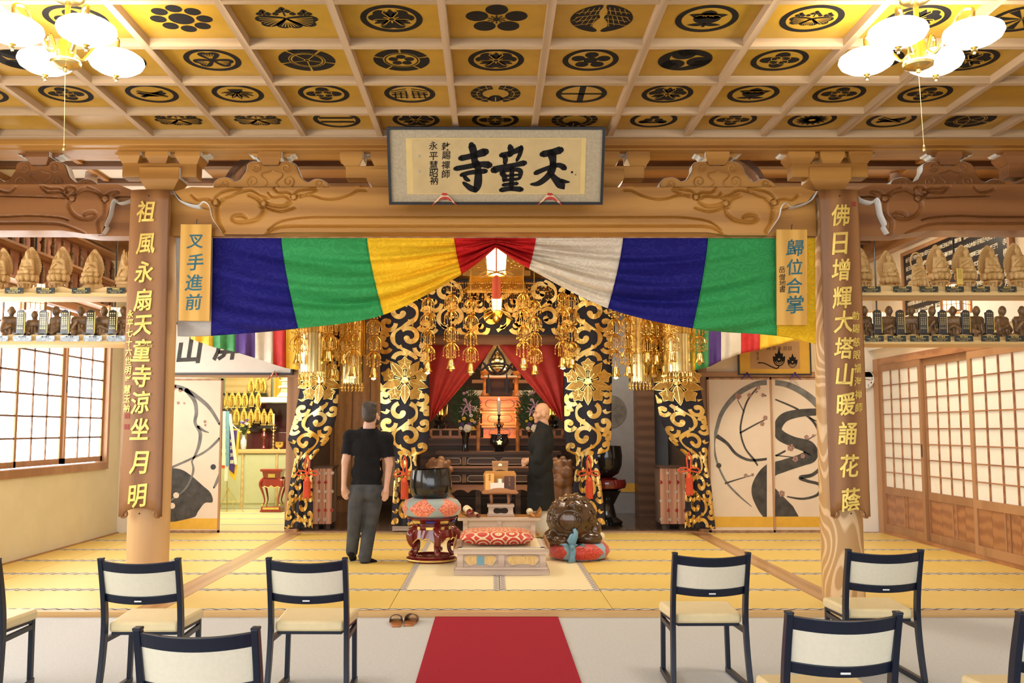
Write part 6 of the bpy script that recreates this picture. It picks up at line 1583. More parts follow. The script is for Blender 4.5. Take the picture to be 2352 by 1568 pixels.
slab(t, 1004, 1286, 1070, 1076, YA + .02, .6, 'wood_red', 'ledge', o); slab(t, 1000, 1290, 1077, 1085, YA - .02, .66, 'wood_dark', 'ledge', o); slab(t, 1004, 1286, 1085, 1089, YA + .01, .6, 'wood_dark', 'moulding', o)
a, b = P(1004, 1132, YA), P(1286, 1113, YA); n = 8; pr = [(a.x, b.z), (b.x, b.z)]
for i in range(n * 4, -1, -1): u = i / (n * 4); pr.append((a.x + (b.x - a.x) * u, a.z + .05 * abs(math.sin(u * n * pi)) ** .6))
MB().prism(pr, YA + .02, YA + .06).build('apron', 'wood_red', t, off=o)
for px in (1010, 1098, 1190, 1280):
    x = P(px, 1150, YA).x; MB().box(x - .04, x + .04, YA + .05, YA + .15, .02, P(px, 1125, YA).z).build('leg', 'wood_dark', t, off=o)
slab(t, 1000, 1290, 1140, 1146, YA + .2, .1, 'wood_dark', 'stretcher', o)

# rear dais with railings
YD = 15.35; o = Vector((P(1140, 1100, YD).x, YD + .6, .02)); t = thing('altar_dais', 'dark altar dais with low brown railings behind the altar table', 'dais', o)
slab(t, 960, 1320, 1006, 1024, YD, 1.4, 'wood_dark', 'top', o); slab(t, 965, 1315, 1024, 1120, YD + .05, 1.2, 'wood_dark', 'body', o)
for x0, x1 in ((990, 1100), (1196, 1292)):
    slab(t, x0, x1, 1000, 1007, YD + .05, .05, 'wood_red', 'bottom_rail', o); slab(t, x0, x1, 984, 988, YD + .05, .05, 'wood_red', 'top_rail', o)
    n = 5
    for i in range(n + 1): x = x0 + (x1 - x0) * i / n; slab(t, x - 3, x + 3, 986, 1002, YD + .05, .05, 'wood_red', 'baluster', o)
for px in (1098, 1189):
    c = P(px, 1036, 14.9); q = MB(); q.lathe([(.03, 0), (.03, .55), (.02, .57), (.04, .60), (.045, .63), (.03, .67), (0, .69)], 14, c); tag(q.build('newel_post', 'wood_altar', loc=c, off=c, smooth=True), 'turned orange wooden post on the altar table, %s of the incense burner' % ('left' if px < 1140 else 'right'), 'post')
# glowing three-tiered reliquary stand
YT = 15.75; o = Vector((P(1150, 1008, YT).x, YT, P(1150, 1008, YT).z)); t = thing('tiered_stand', 'orange-glowing three-tiered wooden stand at the centre of the altar', 'stand', o)
for i, (y0, y1, xa, xb) in enumerate(((910, 941, 1098, 1200), (944, 974, 1103, 1195), (977, 1007, 1106, 1190))):
    dy = -.06 * i; slab(t, xa, xb, y0, y0 + 5, YT + dy - .04, .5, 'wood_altar', 'cornice', o); slab(t, xa + 4, xb - 4, y0 + 5, y1, YT + dy, .4, 'wood_altar', 'tier', o); slab(t, xa, xb, y1 - 2, y1 + 2, YT + dy - .05, .5, 'wood_altar', 'base', o)
    a, b = P(xa + 18, y1 - 5, YT), P(xb - 20, y0 + 8, YT); pr = [(0, .3), (.06, .1), (.2, 0), (.8, 0), (.94, .1), (1, .3), (1, .6), (.95, .85), (.85, .98), (.6, .9), (.5, 1), (.4, .9), (.15, .98), (.05, .85), (0, .6)]
    q = MB(); q.tube(catmull([(a.x + (b.x - a.x) * u, YT + dy - .004, a.z + (b.z - a.z) * v) for u, v in pr], 3, True), .008, 5, closed=True); q.build('panel_rim', 'wood_red', t, off=o)
YU = 15.85; o = Vector((P(1150, 908, YU).x, YU, P(1150, 908, YU).z)); t = thing('canopied_seat', 'small wooden throne with orange posts and a dark niche above the tiered stand', 'throne', o)
for px in (1114, 1186):
    c = P(px, 909, YU) - o; MB().lathe([(.085, 0), (.075, .02), (.045, .07), (.036, .12), (.034, .30), (.04, .31)], 16, c).build('post', 'wood_altar', t, smooth=True)
    c = P(px - 1 if px < 1150 else px + 1, 862, YU) - o; MB().lathe([(.06, 0), (.075, .03), (.075, .07), (.06, .10)], 16, c).build('drum_end', 'wood_altar', t, smooth=True)
slab(t, 1104, 1196, 862, 868, YU - .05, .3, 'wood_altar', 'cornice', o); slab(t, 1122, 1178, 868, 909, YU + .1, .1, 'wood_dark', 'niche', o); slab(t, 1112, 1188, 862, 866, YU - .07, .03, 'petal_white', 'white_trim', o)
slab(t, 1084, 1216, 872, 880, YU + .4, .1, 'wood_red', 'rear_rail', o); slab(t, 1075, 1225, 896, 909, YU + .5, .1, 'wax', 'rear_panel', o)
# gilt mandorla figure
o = P(1142, 862, 16.3); t = thing('gilt_buddha', 'pale gilt buddha before a pointed mandorla, behind the dark knotted cord', 'statue', o); k = 16.3 / FPX
pts = catmull([(-30 * k, 0), (-37 * k, 18 * k), (-24 * k, 46 * k), (0, 78 * k), (24 * k, 46 * k), (37 * k, 18 * k), (30 * k, 0)], 6); MB().prism(pts, .05, .10).build('mandorla', 'gold_pale', t, smooth=True)
me = blob([('e', (0, 0, .08), (.20, .12, .08)), ('e', (0, 0, .20), (.12, .09, .14)), ('e', (0, -.01, .40), (.065, .07, .085)), ('e', (0, .0, .48), (.03, .03, .03)), ('c', (-.11, 0, .27), (-.14, -.03, .14), .045, .04), ('c', (.11, 0, .27), (.14, -.03, .14), .045, .04), ('c', (-.13, -.04, .12), (0, -.12, .12), .035, .03), ('c', (.13, -.04, .12), (0, -.12, .12), .035, .03)], .014, 3); put(me, 'figure', 'gold_pale', t)
# knotted cord
o = P(1143, 870, 15.55); t = thing('knotted_cord', 'dark blue knotted cord with trefoil loops hanging before the gilt buddha', 'cord', o); k = 15.55 / FPX
loop = catmull([(x * k, .02 * math.sin(i * 1.9), (870 - y) * k) for i, (x, y) in enumerate([(-1, 803), (-14, 822), (-16, 842), (4, 858), (22, 850), (34, 834), (46, 832), (47, 846), (36, 849), (22, 838), (0, 834), (-22, 838), (-36, 849), (-46, 846), (-44, 832), (-32, 834), (-22, 850), (-4, 858), (15, 842), (13, 820)])], 6, True)
MB().tube(loop, .018, 8, closed=True).build('knot', 'brocade', t, smooth=True); MB().tube([(-.005, 0, (870 - 803) * k), (-.005, 0, (870 - 786) * k)], .014, 6).build('hanger', 'brocade', t)
for x in (-21, 21): MB().tube([(x * k, 0, 12 * k), (x * k, 0, 2 * k)], .010, 6).build('cord_end', 'brocade', t); MB().lathe([(.02, 0), (.04, -.03), (.045, -.25)], 12, (x * k, 0, 2 * k)).build('tassel', 'brocade', t, smooth=True)

# bouquets in black vases
def bouquet(px, label, seed):
    o = P(px, 1036, 14.75); k = 14.75 / FPX; t = thing('flower_vase', label, 'vase', o, group='altar bouquets in black vases'); rr = random.Random(seed)
    MB().lathe([(.055, 0), (.05, .02), (.045, .10), (.05, .2), (.075, .28), (.085, .30), (.06, .295), (.04, .2), (0, .18)], 18).build('vase', 'lacquer_black', t, smooth=True)
    q = MB()
    for i in range(900):
        a = rr.uniform(0, 2 * pi); b = math.acos(rr.uniform(-1, 1)); r = rr.random() ** .35; c = Vector((.235 * r * math.sin(b) * math.cos(a), .16 * r * math.sin(b) * math.sin(a) + .06, .64 + .36 * r * math.cos(b)))
        d = Vector((math.cos(a) * .7 + rr.uniform(-.5, .5), rr.uniform(-.6, .3), rr.uniform(.1, 1))).normalized() * rr.uniform(.04, .085); s = d.cross(Vector((0, 1, .2))).normalized() * .007
        q.add([c - s, c + d * .5 + s * .4, c + d, c + d * .5 - s * 1.6], [(0, 1, 2, 3)])
    f = q.build('foliage', 'leaf', t, fix=False); f['kind'] = 'stuff'
    for (x, y, s, m, kind) in ((-4, 905, 7, 'lily', 'b'), (3, 903, 6, 'lily', 'b'), (-2, 920, 8, 'lily', 'b'), (4, 932, 15, 'lily', 'l'), (10, 940, 13, 'lily', 'l'), (-4, 945, 13, 'lily', 'l'), (12, 955, 9, 'petal_white', 'b'), (-4, 962, 9, 'petal_yellow', 'b'), (14, 966, 9, 'petal_yellow', 'b'), (8, 976, 12, 'petal_violet', 'b'), (-8, 975, 9, 'petal_violet', 'b'), (4, 984, 15, 'petal_white', 'm'), (16, 984, 10, 'petal_yellow', 'b'), (-11, 984, 9, 'petal_white', 'b'), (20, 970, 7, 'lily', 'b'), (-14, 968, 6, 'petal_yellow', 'b'), (22, 940, 8, 'petal_white', 'l')):
        c = Vector(((x + 1) * k, -.17 - (.03 if kind == 'm' else 0), (1036 - y) * k)); q = MB()
        if kind == 'l':
            for j in range(6):
                a = j * pi / 3 + x; dx = Vector((math.cos(a), -.45, math.sin(a))); q.tube([c, c + dx * s * k * .6, c + dx * s * k * 1.0 + Vector((0, .02, 0))], [.008, .018, .003], 6, flat=.35)
        elif kind == 'm':
            for j in range(30): a = j * 2.4; r = s * k * .5 * math.sqrt(j / 30); q.sph(c + Vector((r * math.cos(a), -.03 * (1 - j / 30), r * math.sin(a))), (.018, .012, .018), 6, 4)
        else:
            for j in range(6): a = j * pi / 3; q.sph(c + Vector((s * k * .3 * math.cos(a), 0, s * k * .3 * math.sin(a))), (s * k * .25, .012, s * k * .2), 6, 4)
        q.build('flower', m, t, smooth=True)
bouquet(1069, 'bouquet of lilies and greenery in a black vase, left of the candle', 4); bouquet(1222, 'bouquet of lilies and greenery in a black vase, behind the monk', 9)
# candle and censer
o = P(1147, 1036, 14.62); k = 14.62 / FPX; t = thing('incense_burner', 'glossy black round incense burner with a gilt crest on the altar table', 'censer', o)
MB().lathe([(.07, 0), (.085, .01), (.06, .03), (.11, .06), (.155, .12), (.16, .17), (.13, .225), (.125, .245), (.15, .255), (.15, .265), (.11, .26), (.10, .2), (0, .2)], 32).build('bowl', 'lacquer_black', t, smooth=True)
q = MB()
for j in range(5): a = pi / 2 + j * 2 * pi / 5; q.poly(leafp(0, 0, a, .045, .03, 6), lambda u, v: (u, -.163 + .6 * (u * u), .14 + v))
q.build('gilt_crest', 'gold_bright', t, solid=.004)
o = P(1146, 1034, 14.95); h = (1034 - 951) * k; t = thing('candlestick', 'tall black candlestick with a lit white candle at the centre of the altar', 'candlestick', o)
MB().lathe([(.06, 0), (.05, .03), (.02, .08), (.02, .2), (.035, .24), (.02, .27), (.024, .36), (.04, .38), (.02, .40), (.018, .47), (.03, .49), (.016, .51), (.02, h - .02), (.04, h), (.03, h)], 16).build('stem', 'lacquer_black', t, smooth=True)
q = MB()
for j in range(6): a = j * pi / 3; q.tube([(0, 0, .38), (.05 * math.cos(a), .05 * math.sin(a), .37), (.07 * math.cos(a), .07 * math.sin(a), .42), (.05 * math.cos(a), .05 * math.sin(a), .44)], [.01, .012, .010, .004], 5)
q.build('leaf_collar', 'lacquer_black', t, smooth=True)
MB().lathe([(.024, h), (.034, h + .21), (.03, h + .225), (0, h + .22)], 16).build('candle', 'wax', t, smooth=True); MB().lathe([(.003, h + .22), (.012, h + .235), (.008, h + .255), (0, h + .275)], 10).build('flame', 'flame', t, smooth=True)
# gilt side ornaments by the railing
for px, lb in ((1012, 'gilt ornament with raised petals left of the bouquet on the altar'), (1268, 'gilt ornament with raised petals behind the monk on the altar')):
    o = P(px, 984, 15.5); t = thing('gilt_ornament', lb, 'ornament', o, group='gilt ornaments beside the altar bouquets'); MB().lathe([(.12, 0), (.13, .05), (.10, .08), (.12, .13), (.06, .15)], 14).build('base', 'lacquer_black', t, smooth=True)
    for j in range(8): a = j * pi / 4; q = MB(); q.tube([(0, 0, .14), (.10 * math.cos(a), .10 * math.sin(a), .22), (.16 * math.cos(a), .16 * math.sin(a), .20 + .2 * (j % 3))], [.02, .04, .004], 6, flat=.3); q.build('petal', 'gold_bright', t, smooth=True)
# guardian lions
def lion(px, label, sg):
    o = P(px, 1150, 14.02); o.z = .18; t = thing('guardian_lion', label, 'statue', o, group='wooden guardian lions beside the altar')
    MB().box(-.25, .25, -.25, .3, -.16, 0).build('plinth', 'wood_dark', t, bevel=.01)
    pr = [('e', (0, .10, .30), (.19, .24, .34)), ('e', (0, -.02, .42), (.17, .16, .25)), ('e', (0, -.10, .72), (.155, .15, .15)), ('e', (-sg * .06, -.24, .67), (.10, .09, .085)), ('c', (-.10, -.14, .42), (-.10, -.17, .05), .07, .055), ('c', (.10, -.14, .42), (.10, -.17, .05), .07, .055), ('e', (-.10, -.22, .04), (.07, .10, .05)), ('e', (.10, -.22, .04), (.07, .10, .05)), ('e', (-.18, .05, .16), (.10, .19, .16)), ('e', (.18, .05, .16), (.10, .19, .16)), ('e', (-.19, -.12, .05), (.07, .12, .055)), ('e', (.19, -.12, .05), (.07, .12, .055)), ('c', (0, .30, .3), (0, .36, .62), .07, .04), ('e', (0, -.12, .55), (.18, .15, .12)), ('e', (-.13, -.04, .80), (.04, .05, .06)), ('e', (.13, -.04, .80), (.04, .05, .06))]
    for j in range(9): a = j * 2 * pi / 9; pr.append(('e', (.17 * math.cos(a), -.02, .70 + .16 * math.sin(a)), (.05, .07, .05)))
    put(blob(pr, .016, 2), 'body', 'wood_lion', t)
    q = MB(); q.tube([(sg * -.14, -.10 - .02, .18 + .0), *[(sg * (.18 + .10 * math.cos(a) * (1 - a / 12)), -.13, .16 + .10 * math.sin(a) * (1 - a / 12)) for a in [i * .5 for i in range(18)]]][1:], .014, 6); q.build('haunch_curl', 'wood_lion', t, smooth=True)
lion(1008, 'carved brown guardian lion left of the altar table, behind the black bowl', 1); lion(1289, 'carved brown guardian lion right of the altar, behind the monk', -1)

# gaps either side of the altar
struct(MB().box(P(1400, 900, 16.6).x, 3.12, 16.6, 16.7, 0, 4.1).build('wall_sanctuary_passage', 'grey_wall'))
struct(MB().box(P(1462, 900, 16.2).x, P(1500, 900, 16.2).x, 16.1, 16.6, 0, 3.6).build('trim_40', 'wood_batten'))
a, b = P(1405, 1128, 16.55), P(1464, 884, 16.55); t = thing('painted_panel', 'grey door panel with a dark ink disc in the passage right of the altar', 'panel', ((a.x + b.x) / 2, 16.57, .02))
w = (b.x - a.x) / 2 + .25; MB().box(-w - .2, w - .02, -.01, .02, .0, b.z).build('panel', 'grey_wall', t); zb = P(1430, 1130, 16.5).z; MB().box(-w - .2, w - .02, -.016, -.01, zb - .02, zb + .13).build('gold_band', 'gold_band', t)
c = P(1402, 945, 16.55); q = MB(); q.prism(circ(c.x - (a.x + b.x) / 2, c.z - .02, .29, 36), -.016, -.011); q.build('ink_disc', 'ink_grey', t)
struct(MB().box(-2.87, P(872, 900, 16.8).x, 16.8, 16.9, 0, 4.1).build('wall_sanctuary_passage_left', 'wood_frame'))
for i in range(4): x = -2.8 + i * .32; MB().box(-.15, .15, -.02, .02, .3, 3.4).build('wall_board', 'wood_sill', bpy.data.objects['wall_sanctuary_passage_left'], loc=(x + .16, 16.78, 0))
# drum on a red stand behind the right brocade
o = P(1392, 1190, 14.6); o.z = .02; t = thing('temple_bowl_stand', 'black bowl on a red cushion and dark stand behind the right inner brocade', 'bowl', o)
MB().lathe([(.24, 0), (.26, .05), (.16, .12), (.12, .3), (.2, .45), (.24, .52)], 24).build('stand', 'lacquer_black', t, smooth=True); MB().lathe([(.18, .52), (.30, .56), (.32, .62), (.30, .69), (.18, .72)], 28).build('cushion', 'lacquer_red', t, smooth=True); MB().lathe([(.1, .72), (.20, .78), (.25, .9), (.26, 1.05), (.24, 1.2), (.22, 1.19), (.2, .9), (0, .85)], 28).build('bowl', 'bowl_black', t, smooth=True)
# wooden chests of bark-edged boards
def chest(px0, px1, Y, side, label):
    a, b = P(px0, 1208, Y), P(px1, 1075, Y); o = Vector(((a.x + b.x) / 2, Y + .25, .02)); w = (b.x - a.x) / 2; h = b.z - .02
    t = thing('wooden_chest', label, 'chest', o, group='figured wooden chests beside the altar')
    MB().box(-w + .01, w - .01, -.24, .25, .07, h).build('body', 'wood_bark_side', t, bevel=.01)
    n = 3
    for i in range(n):
        x0 = -w + 2 * w * i / n; bd = MB().box(x0 + .003, x0 + 2 * w / n - .003, -.27, -.24, .07, h).build('board', 'wood_bark', t, bevel=.006)
        for j in range(6):
            z = .07 + (h - .07) * (j + .5) / 6; MB().lathe([(.026, 0), (.024, .010), (.016, .012), (.012, .005), (0, .006)], 12, (x0 + w / n + (.05 if j % 2 else -.05), -.27, z), RX).build('plug', 'lacquer_bright' if j % 3 == 1 else 'wood_grey', bd, smooth=True)
    MB().box(-w - .01, w + .01, -.28, .26, h, h + .03).build('lid', 'wood_dark', t)
    for sx in (-1, 1):
        for y in (-.2, .2): MB().box(sx * (w - .06) - .03, sx * (w - .06) + .03, y - .03, y + .03, 0, .08).build('foot', 'wood_dark', t)
chest(717, 764, 13.95, 1, 'figured red-brown wooden chest left of the man, beside the brocade'); chest(1517, 1573, 13.95, -1, 'figured red-brown wooden chest by the passage right of the altar')
# ================================================================ things on the tatami
# dais for the priest
Yf = G(1150, 1321, 0).y; xa, xb = P(1041, 1321, Yf).x, P(1263, 1321, Yf).x; o = Vector(((xa + xb) / 2, Yf + .48, 0)); W_ = (xb - xa) / 2
t = thing('prayer_dais', 'low square grey wooden dais with cusped panels, at the middle of the mats', 'dais', o)
Z = lambda py: P(1150, py, Yf).z
MB().box(-W_, W_, -.48, .48, 0, Z(1309)).build('plinth', 'wood_grey', t, bevel=.006); MB().box(-W_ * .96, W_ * .96, -.46, .46, Z(1309), Z(1303)).build('moulding', 'wood_grey', t, bevel=.004)
MB().box(-W_ * .90, W_ * .90, -.43, .43, Z(1303), Z(1273)).build('body', 'wood_grey', t); MB().box(-W_ * .99, W_ * .99, -.48, .48, Z(1273), Z(1262)).build('top', 'wood_grey', t, bevel=.005)
MB().box(-W_ * .90, W_ * .90, -.42, .44, Z(1262), Z(1262) + .012).build('mat', 'tatami_pale', t)
for q in ((-W_ * .9, W_ * .9, -.42, -.37), (-W_ * .9, W_ * .9, .39, .44), (-W_ * .9, -W_ * .82, -.42, .44), (W_ * .82, W_ * .9, -.42, .44)): MB().box(*q, Z(1262) + .011, Z(1262) + .015).build('mat_border', 'heri_y', t)
for sg in (-1, 0, 1): MB().box(sg * W_ * .86 - .03, sg * W_ * .86 + .03, -.445, -.43, Z(1303), Z(1273)).build('stile', 'wood_grey', t)
for sg in (-1, 1): MB().box(sg * W_ - .004, sg * W_ + .004, -.42, .44, Z(1272), Z(1250)).build('side_rail', 'wood_honey', t)
cz0, cz1 = Z(1301), Z(1276)
for sg in (-1, 1):
    cx_ = sg * W_ * .44; pr = [(-.9, .35), (-.75, .08), (-.5, .05), (-.4, .14), (0, .14), (.4, .14), (.5, .05), (.75, .08), (.9, .35), (1, .62), (.85, .95), (.15, 1.0), (0, .92), (-.15, 1.0), (-.85, .95), (-1, .62)]
    pp = catmull([(cx_ + u * .165, cz0 + v * (cz1 - cz0)) for u, v in pr], 3, True)
    MB().prism(pp, -.432, -.436).build('panel', 'wood_shelf', t); q = MB(); q.tube([(x, -.437, z) for x, z in pp], .006, 5, closed=True); q.build('panel_rim', 'wood_grey', t, smooth=True)
    for i in range(14): x = cx_ - .12 + .24 * i / 13; MB().box(x - .006, x + .006, -.440, -.436, cz0 + .022, cz1 - .016).build('slat', 'wood_shelf', t)
    if sg < 0: MB().box(cx_ - .035, cx_ + .04, -.445, -.440, cz0 + .012, cz1 - .008).build('blue_patch', 'sky_silk', t)
zc_ = Z(1262) + .016
def pillow(w, d, h, nu=28, nv=20):
    m = MB()
    for sgn in (1, -1):
        def S(u, v):
            a, b = 2 * u - 1, 2 * v - 1; e = max(0, (1 - abs(a) ** 4) * (1 - abs(b) ** 4)) ** .45; sx = 1 - .05 * (1 - abs(b)) * 0 - .06 * b * b * 0
            return (a * w * (1 - .06 * (1 - b * b) * 0 - .05 * abs(b) ** 3), b * d * (1 - .05 * abs(a) ** 3), h * (.5 + sgn * .5 * e))
        m.grid(S, nu, nv)
    return m
c = thing('zabuton_cushion', 'red and cream patterned brocade cushion lying on the grey dais', 'cushion', (P(1141, 1240, Yf + .3).x, Yf + .42, zc_))
pillow(.39, .33, .15).build('cover', 'cushion_print', c, smooth=True)

# low desk with curled ends
Yd_ = 12.15; zd = P(1150, 1188, Yd_).z; xa, xb = P(1051, 1188, Yd_).x, P(1244, 1188, Yd_).x; o = Vector(((xa + xb) / 2, Yd_ + .2, 0)); w = (xb - xa) / 2
t = thing('low_desk', 'low grey wooden desk with upturned ends behind the dais', 'desk', o)
MB().box(-w, w, -.2, .2, zd - .045, zd).build('top', 'wood_grey', t, bevel=.012); MB().box(-w + .02, w - .02, -.17, .2, zd, zd + .004).build('top_board', 'wood_honey', t)
for sg in (-1, 1): MB().prism([(sg * (w - .17), zd), (sg * (w - .06), zd + .03), (sg * (w - .015), zd + .085), (sg * (w + .0), zd + .11), (sg * (w + .005), zd + .05), (sg * (w - .01), zd)], -.2, .2).build('curled_end', 'wood_honey', t, bevel=.004)
MB().box(-w * .82, w * .82, -.17, .17, .0, zd - .045).build('apron', 'wood_grey', t)
for x in (-w * .82, 0, w * .80): MB().box(x - .028, x + .028, -.185, -.17, 0, zd - .045).build('stile', 'wood_grey', t)
for sg in (-1, 1):
    q = MB(); zz = (zd - .045) * .55
    for i in range(9): x = sg * w * .41 + (i - 4) * .032; q.tube([(x + .018 * math.cos(a) * (1 - a / 10), -.176, zz + .028 * math.sin(a) * (1 - a / 10)) for a in [j * .7 for j in range(9)]], .005, 5)
    q.build('openwork_scroll', 'lacquer_black', t, smooth=True)
k = 12.3 / FPX; o2 = P(1150, 1187, 12.3); b_ = thing('stand_base', 'small mauve-grey box base under the reading stand', 'box', (o2.x, 12.33, zd + .005)); hb = 26 * k
MB().box(-.175, .175, -.12, .12, 0, .03).build('plinth', 'wood_grey', b_, bevel=.004); MB().box(-.16, .16, -.11, .11, .03, hb - .03).build('body', 'wood_grey', b_); MB().box(-.175, .175, -.12, .12, hb - .03, hb).build('top', 'wood_grey', b_, bevel=.004)
MB().prism(catmull([(x * .095, hb * .5 + z * .035) for x, z in ((-1, .2), (-.8, .9), (-.5, 1), (0, .8), (.5, 1), (.8, .9), (1, .2), (.9, -.7), (.5, -1), (0, -.8), (-.5, -1), (-.9, -.7))], 3, True), -.114, -.11).build('panel', 'lacquer_black', b_)
z1 = zd + .005 + hb; t = thing('reading_stand', 'honey wooden reading stand holding sutra books on the low desk', 'stand', (o2.x - .01, 12.33, z1))
for x in (-.11, .11):
    q = MB(); q.tube(catmull([(x, -.02, 0), (x + .005, -.04, .05), (x, -.02, .11), (x * .96, .0, .16)], 5), .018, 8); q.build('leg', 'wood_red', t, smooth=True)
T_ = Matrix.Translation((0, -.02, .165)) @ Matrix.Rotation(math.radians(-22), 4, 'X')
ztop = (1131 - 1086) * k / math.cos(math.radians(22)); MB().prism([(-.205, 0), (.205, 0), (.215, ztop * .85), (.19, ztop), (-.19, ztop), (-.215, ztop * .85)], -.01, .01, T_).build('board', 'wood_honey', t, bevel=.005)
q = MB(); q.prism(catmull([(-.23, -.03), (-.15, -.01), (-.08, .012), (0, .018), (.08, .012), (.15, -.01), (.23, -.03), (.21, -.06), (0, -.05), (-.21, -.06)], 3, True), -.09, -.07, T_); q.build('ledge_lip', 'wood_red', t); MB().box(-.21, .21, -.08, .01, -.035, -.005, T_).build('ledge', 'wood_red', t)
def book(name, label, x0, x1, z0, z1_, m, y=-.03, txt=None, tm='ink'):
    b = thing(name, label, 'book', t.location, group='books on the reading stand'); q = MB(); q.box(x0, x1, y, y + .018, z0, z1_, T_); q.build('cover', m, b, bevel=.002)
    if txt:
        q = letters([(c, (x0 + x1) / 2, z1_ - .03 - .03 * i, .026) for i, c in enumerate(txt)], .005, 0, y - .002); q.v = [tuple(T_ @ Vector(p)) for p in q.v]; q.build('lettering', tm, b, fix=False)
book('sutra_book', 'tall orange sutra book at the left of the reading stand', -.19, -.075, .0, .235, 'book_orange', -.03, '修証義')
book('sutra_book', 'dark maroon book with gilt letters at the right of the reading stand', .06, .19, .0, .20, 'book_maroon', -.03, '般若心経', 'gold_thread')
book('sutra_book', 'white open booklet at the middle of the reading stand', -.125, .055, .0, .10, 'paper_white', -.055); book('memo_card', 'small grey card behind the white booklet on the reading stand', -.035, .035, .06, .165, 'grey_silk', -.03); book('memo_card', 'small cream slip on the grey card of the reading stand', -.018, .022, .09, .16, 'wax', -.04)
# wooden back plate behind the stand
o3 = P(1149, 1086, 12.75); t2 = thing('sutra_box', 'honey wooden lectern back with a gilt round crest, behind the reading stand', 'lectern', (o3.x, 12.8, 0)); kk = 12.75 / FPX; hz = o3.z
MB().prism([(-17 * kk, hz), (-19 * kk, hz + 27 * kk), (19 * kk, hz + 27 * kk), (17 * kk, hz), (13 * kk, hz), (11 * kk, hz + 5 * kk), (0, hz + 7 * kk), (-11 * kk, hz + 5 * kk), (-13 * kk, hz)], -.012, .012).build('back_plate', 'wood_honey', t2, bevel=.004)
MB().lathe([(0, .016), (.024, .014), (.026, .012)], 16, (0, 0, hz + 17 * kk), RX).build('gilt_crest', 'gold_bright', t2); MB().box(-.16, .16, -.1, .1, hz - .03, hz).build('seat', 'lacquer_black', t2); [MB().box(sx * .13 - .02, sx * .13 + .02, sy * .08 - .02, sy * .08 + .02, 0, hz - .03).build('leg', 'lacquer_black', t2) for sx in (-1, 1) for sy in (-1, 1)]
# mallets
def mallet(px, py, label, r, l, hm, handle, an, tilt=0.):
    q = P(px, py, 12.25); t = thing('mallet', label, 'mallet', (q.x, 12.24, zd + .006), an, group='mallets on the low desk')
    MB().lathe([(0, 0), (r * .8, .004), (r, .02), (r, l - .02), (r * .8, l - .004), (0, l)], 18, (0, -l * .5, r), Matrix.Rotation(-pi / 2, 3, 'X')).build('head', hm, t, smooth=True)
    MB().tube([(0, -l * .5, r), (.0, -l * .5 - .10, r * .75), (0, -l * .5 - .2, r * .4)], r * .3, 8).build('handle', handle, t, smooth=True)
t = thing('mallet', 'large cream and red-lacquer bowl striker on the left of the low desk', 'mallet', (P(1079, 1187, 12.2).x, 12.18, zd + .006), .25, group='mallets on the low desk')
R1 = Matrix.Rotation(pi / 2 + .12, 3, 'X'); MB().lathe([(0, .05), (.042, .045), (.052, .02), (.054, -.14), (.04, -.16), (0, -.162)], 18, (0, .04, .066), R1).build('head', 'mallet_cream', t, smooth=True); MB().lathe([(0, .10), (.03, .09), (.046, .06), (.050, .02), (.046, -.02)], 18, (0, -.01, .056), R1).build('handle', 'lacquer_red', t, smooth=True)
t = thing('mallet', 'small red-lacquer and cream striker beside the large one on the low desk', 'mallet', (P(1098, 1187, 12.2).x, 12.17, zd + .006), .5, group='mallets on the low desk')
MB().lathe([(0, .03), (.02, .025), (.024, 0), (.024, -.06), (0, -.065)], 14, (0, .03, .026), R1).build('head', 'mallet_cream', t, smooth=True); MB().lathe([(0, .07), (.018, .06), (.022, .02), (.02, -.02)], 14, (0, .02, .023), R1).build('handle', 'lacquer_red', t, smooth=True)
q = P(1226, 1187, 12.22); t = thing('mallet', 'cream ball-headed striker with a wooden handle on the right of the low desk', 'mallet', (q.x - .03, 12.24, zd + .006), group='mallets on the low desk'); MB().sph((-.02, .06, .055), .045, 14, 10).build('head', 'mallet_cream', t, smooth=True); MB().tube([(-.02, .03, .05), (0, -.08, .03), (.03, -.20, .02)], [.012, .012, .015], 8).build('handle', 'wood_honey', t, smooth=True)

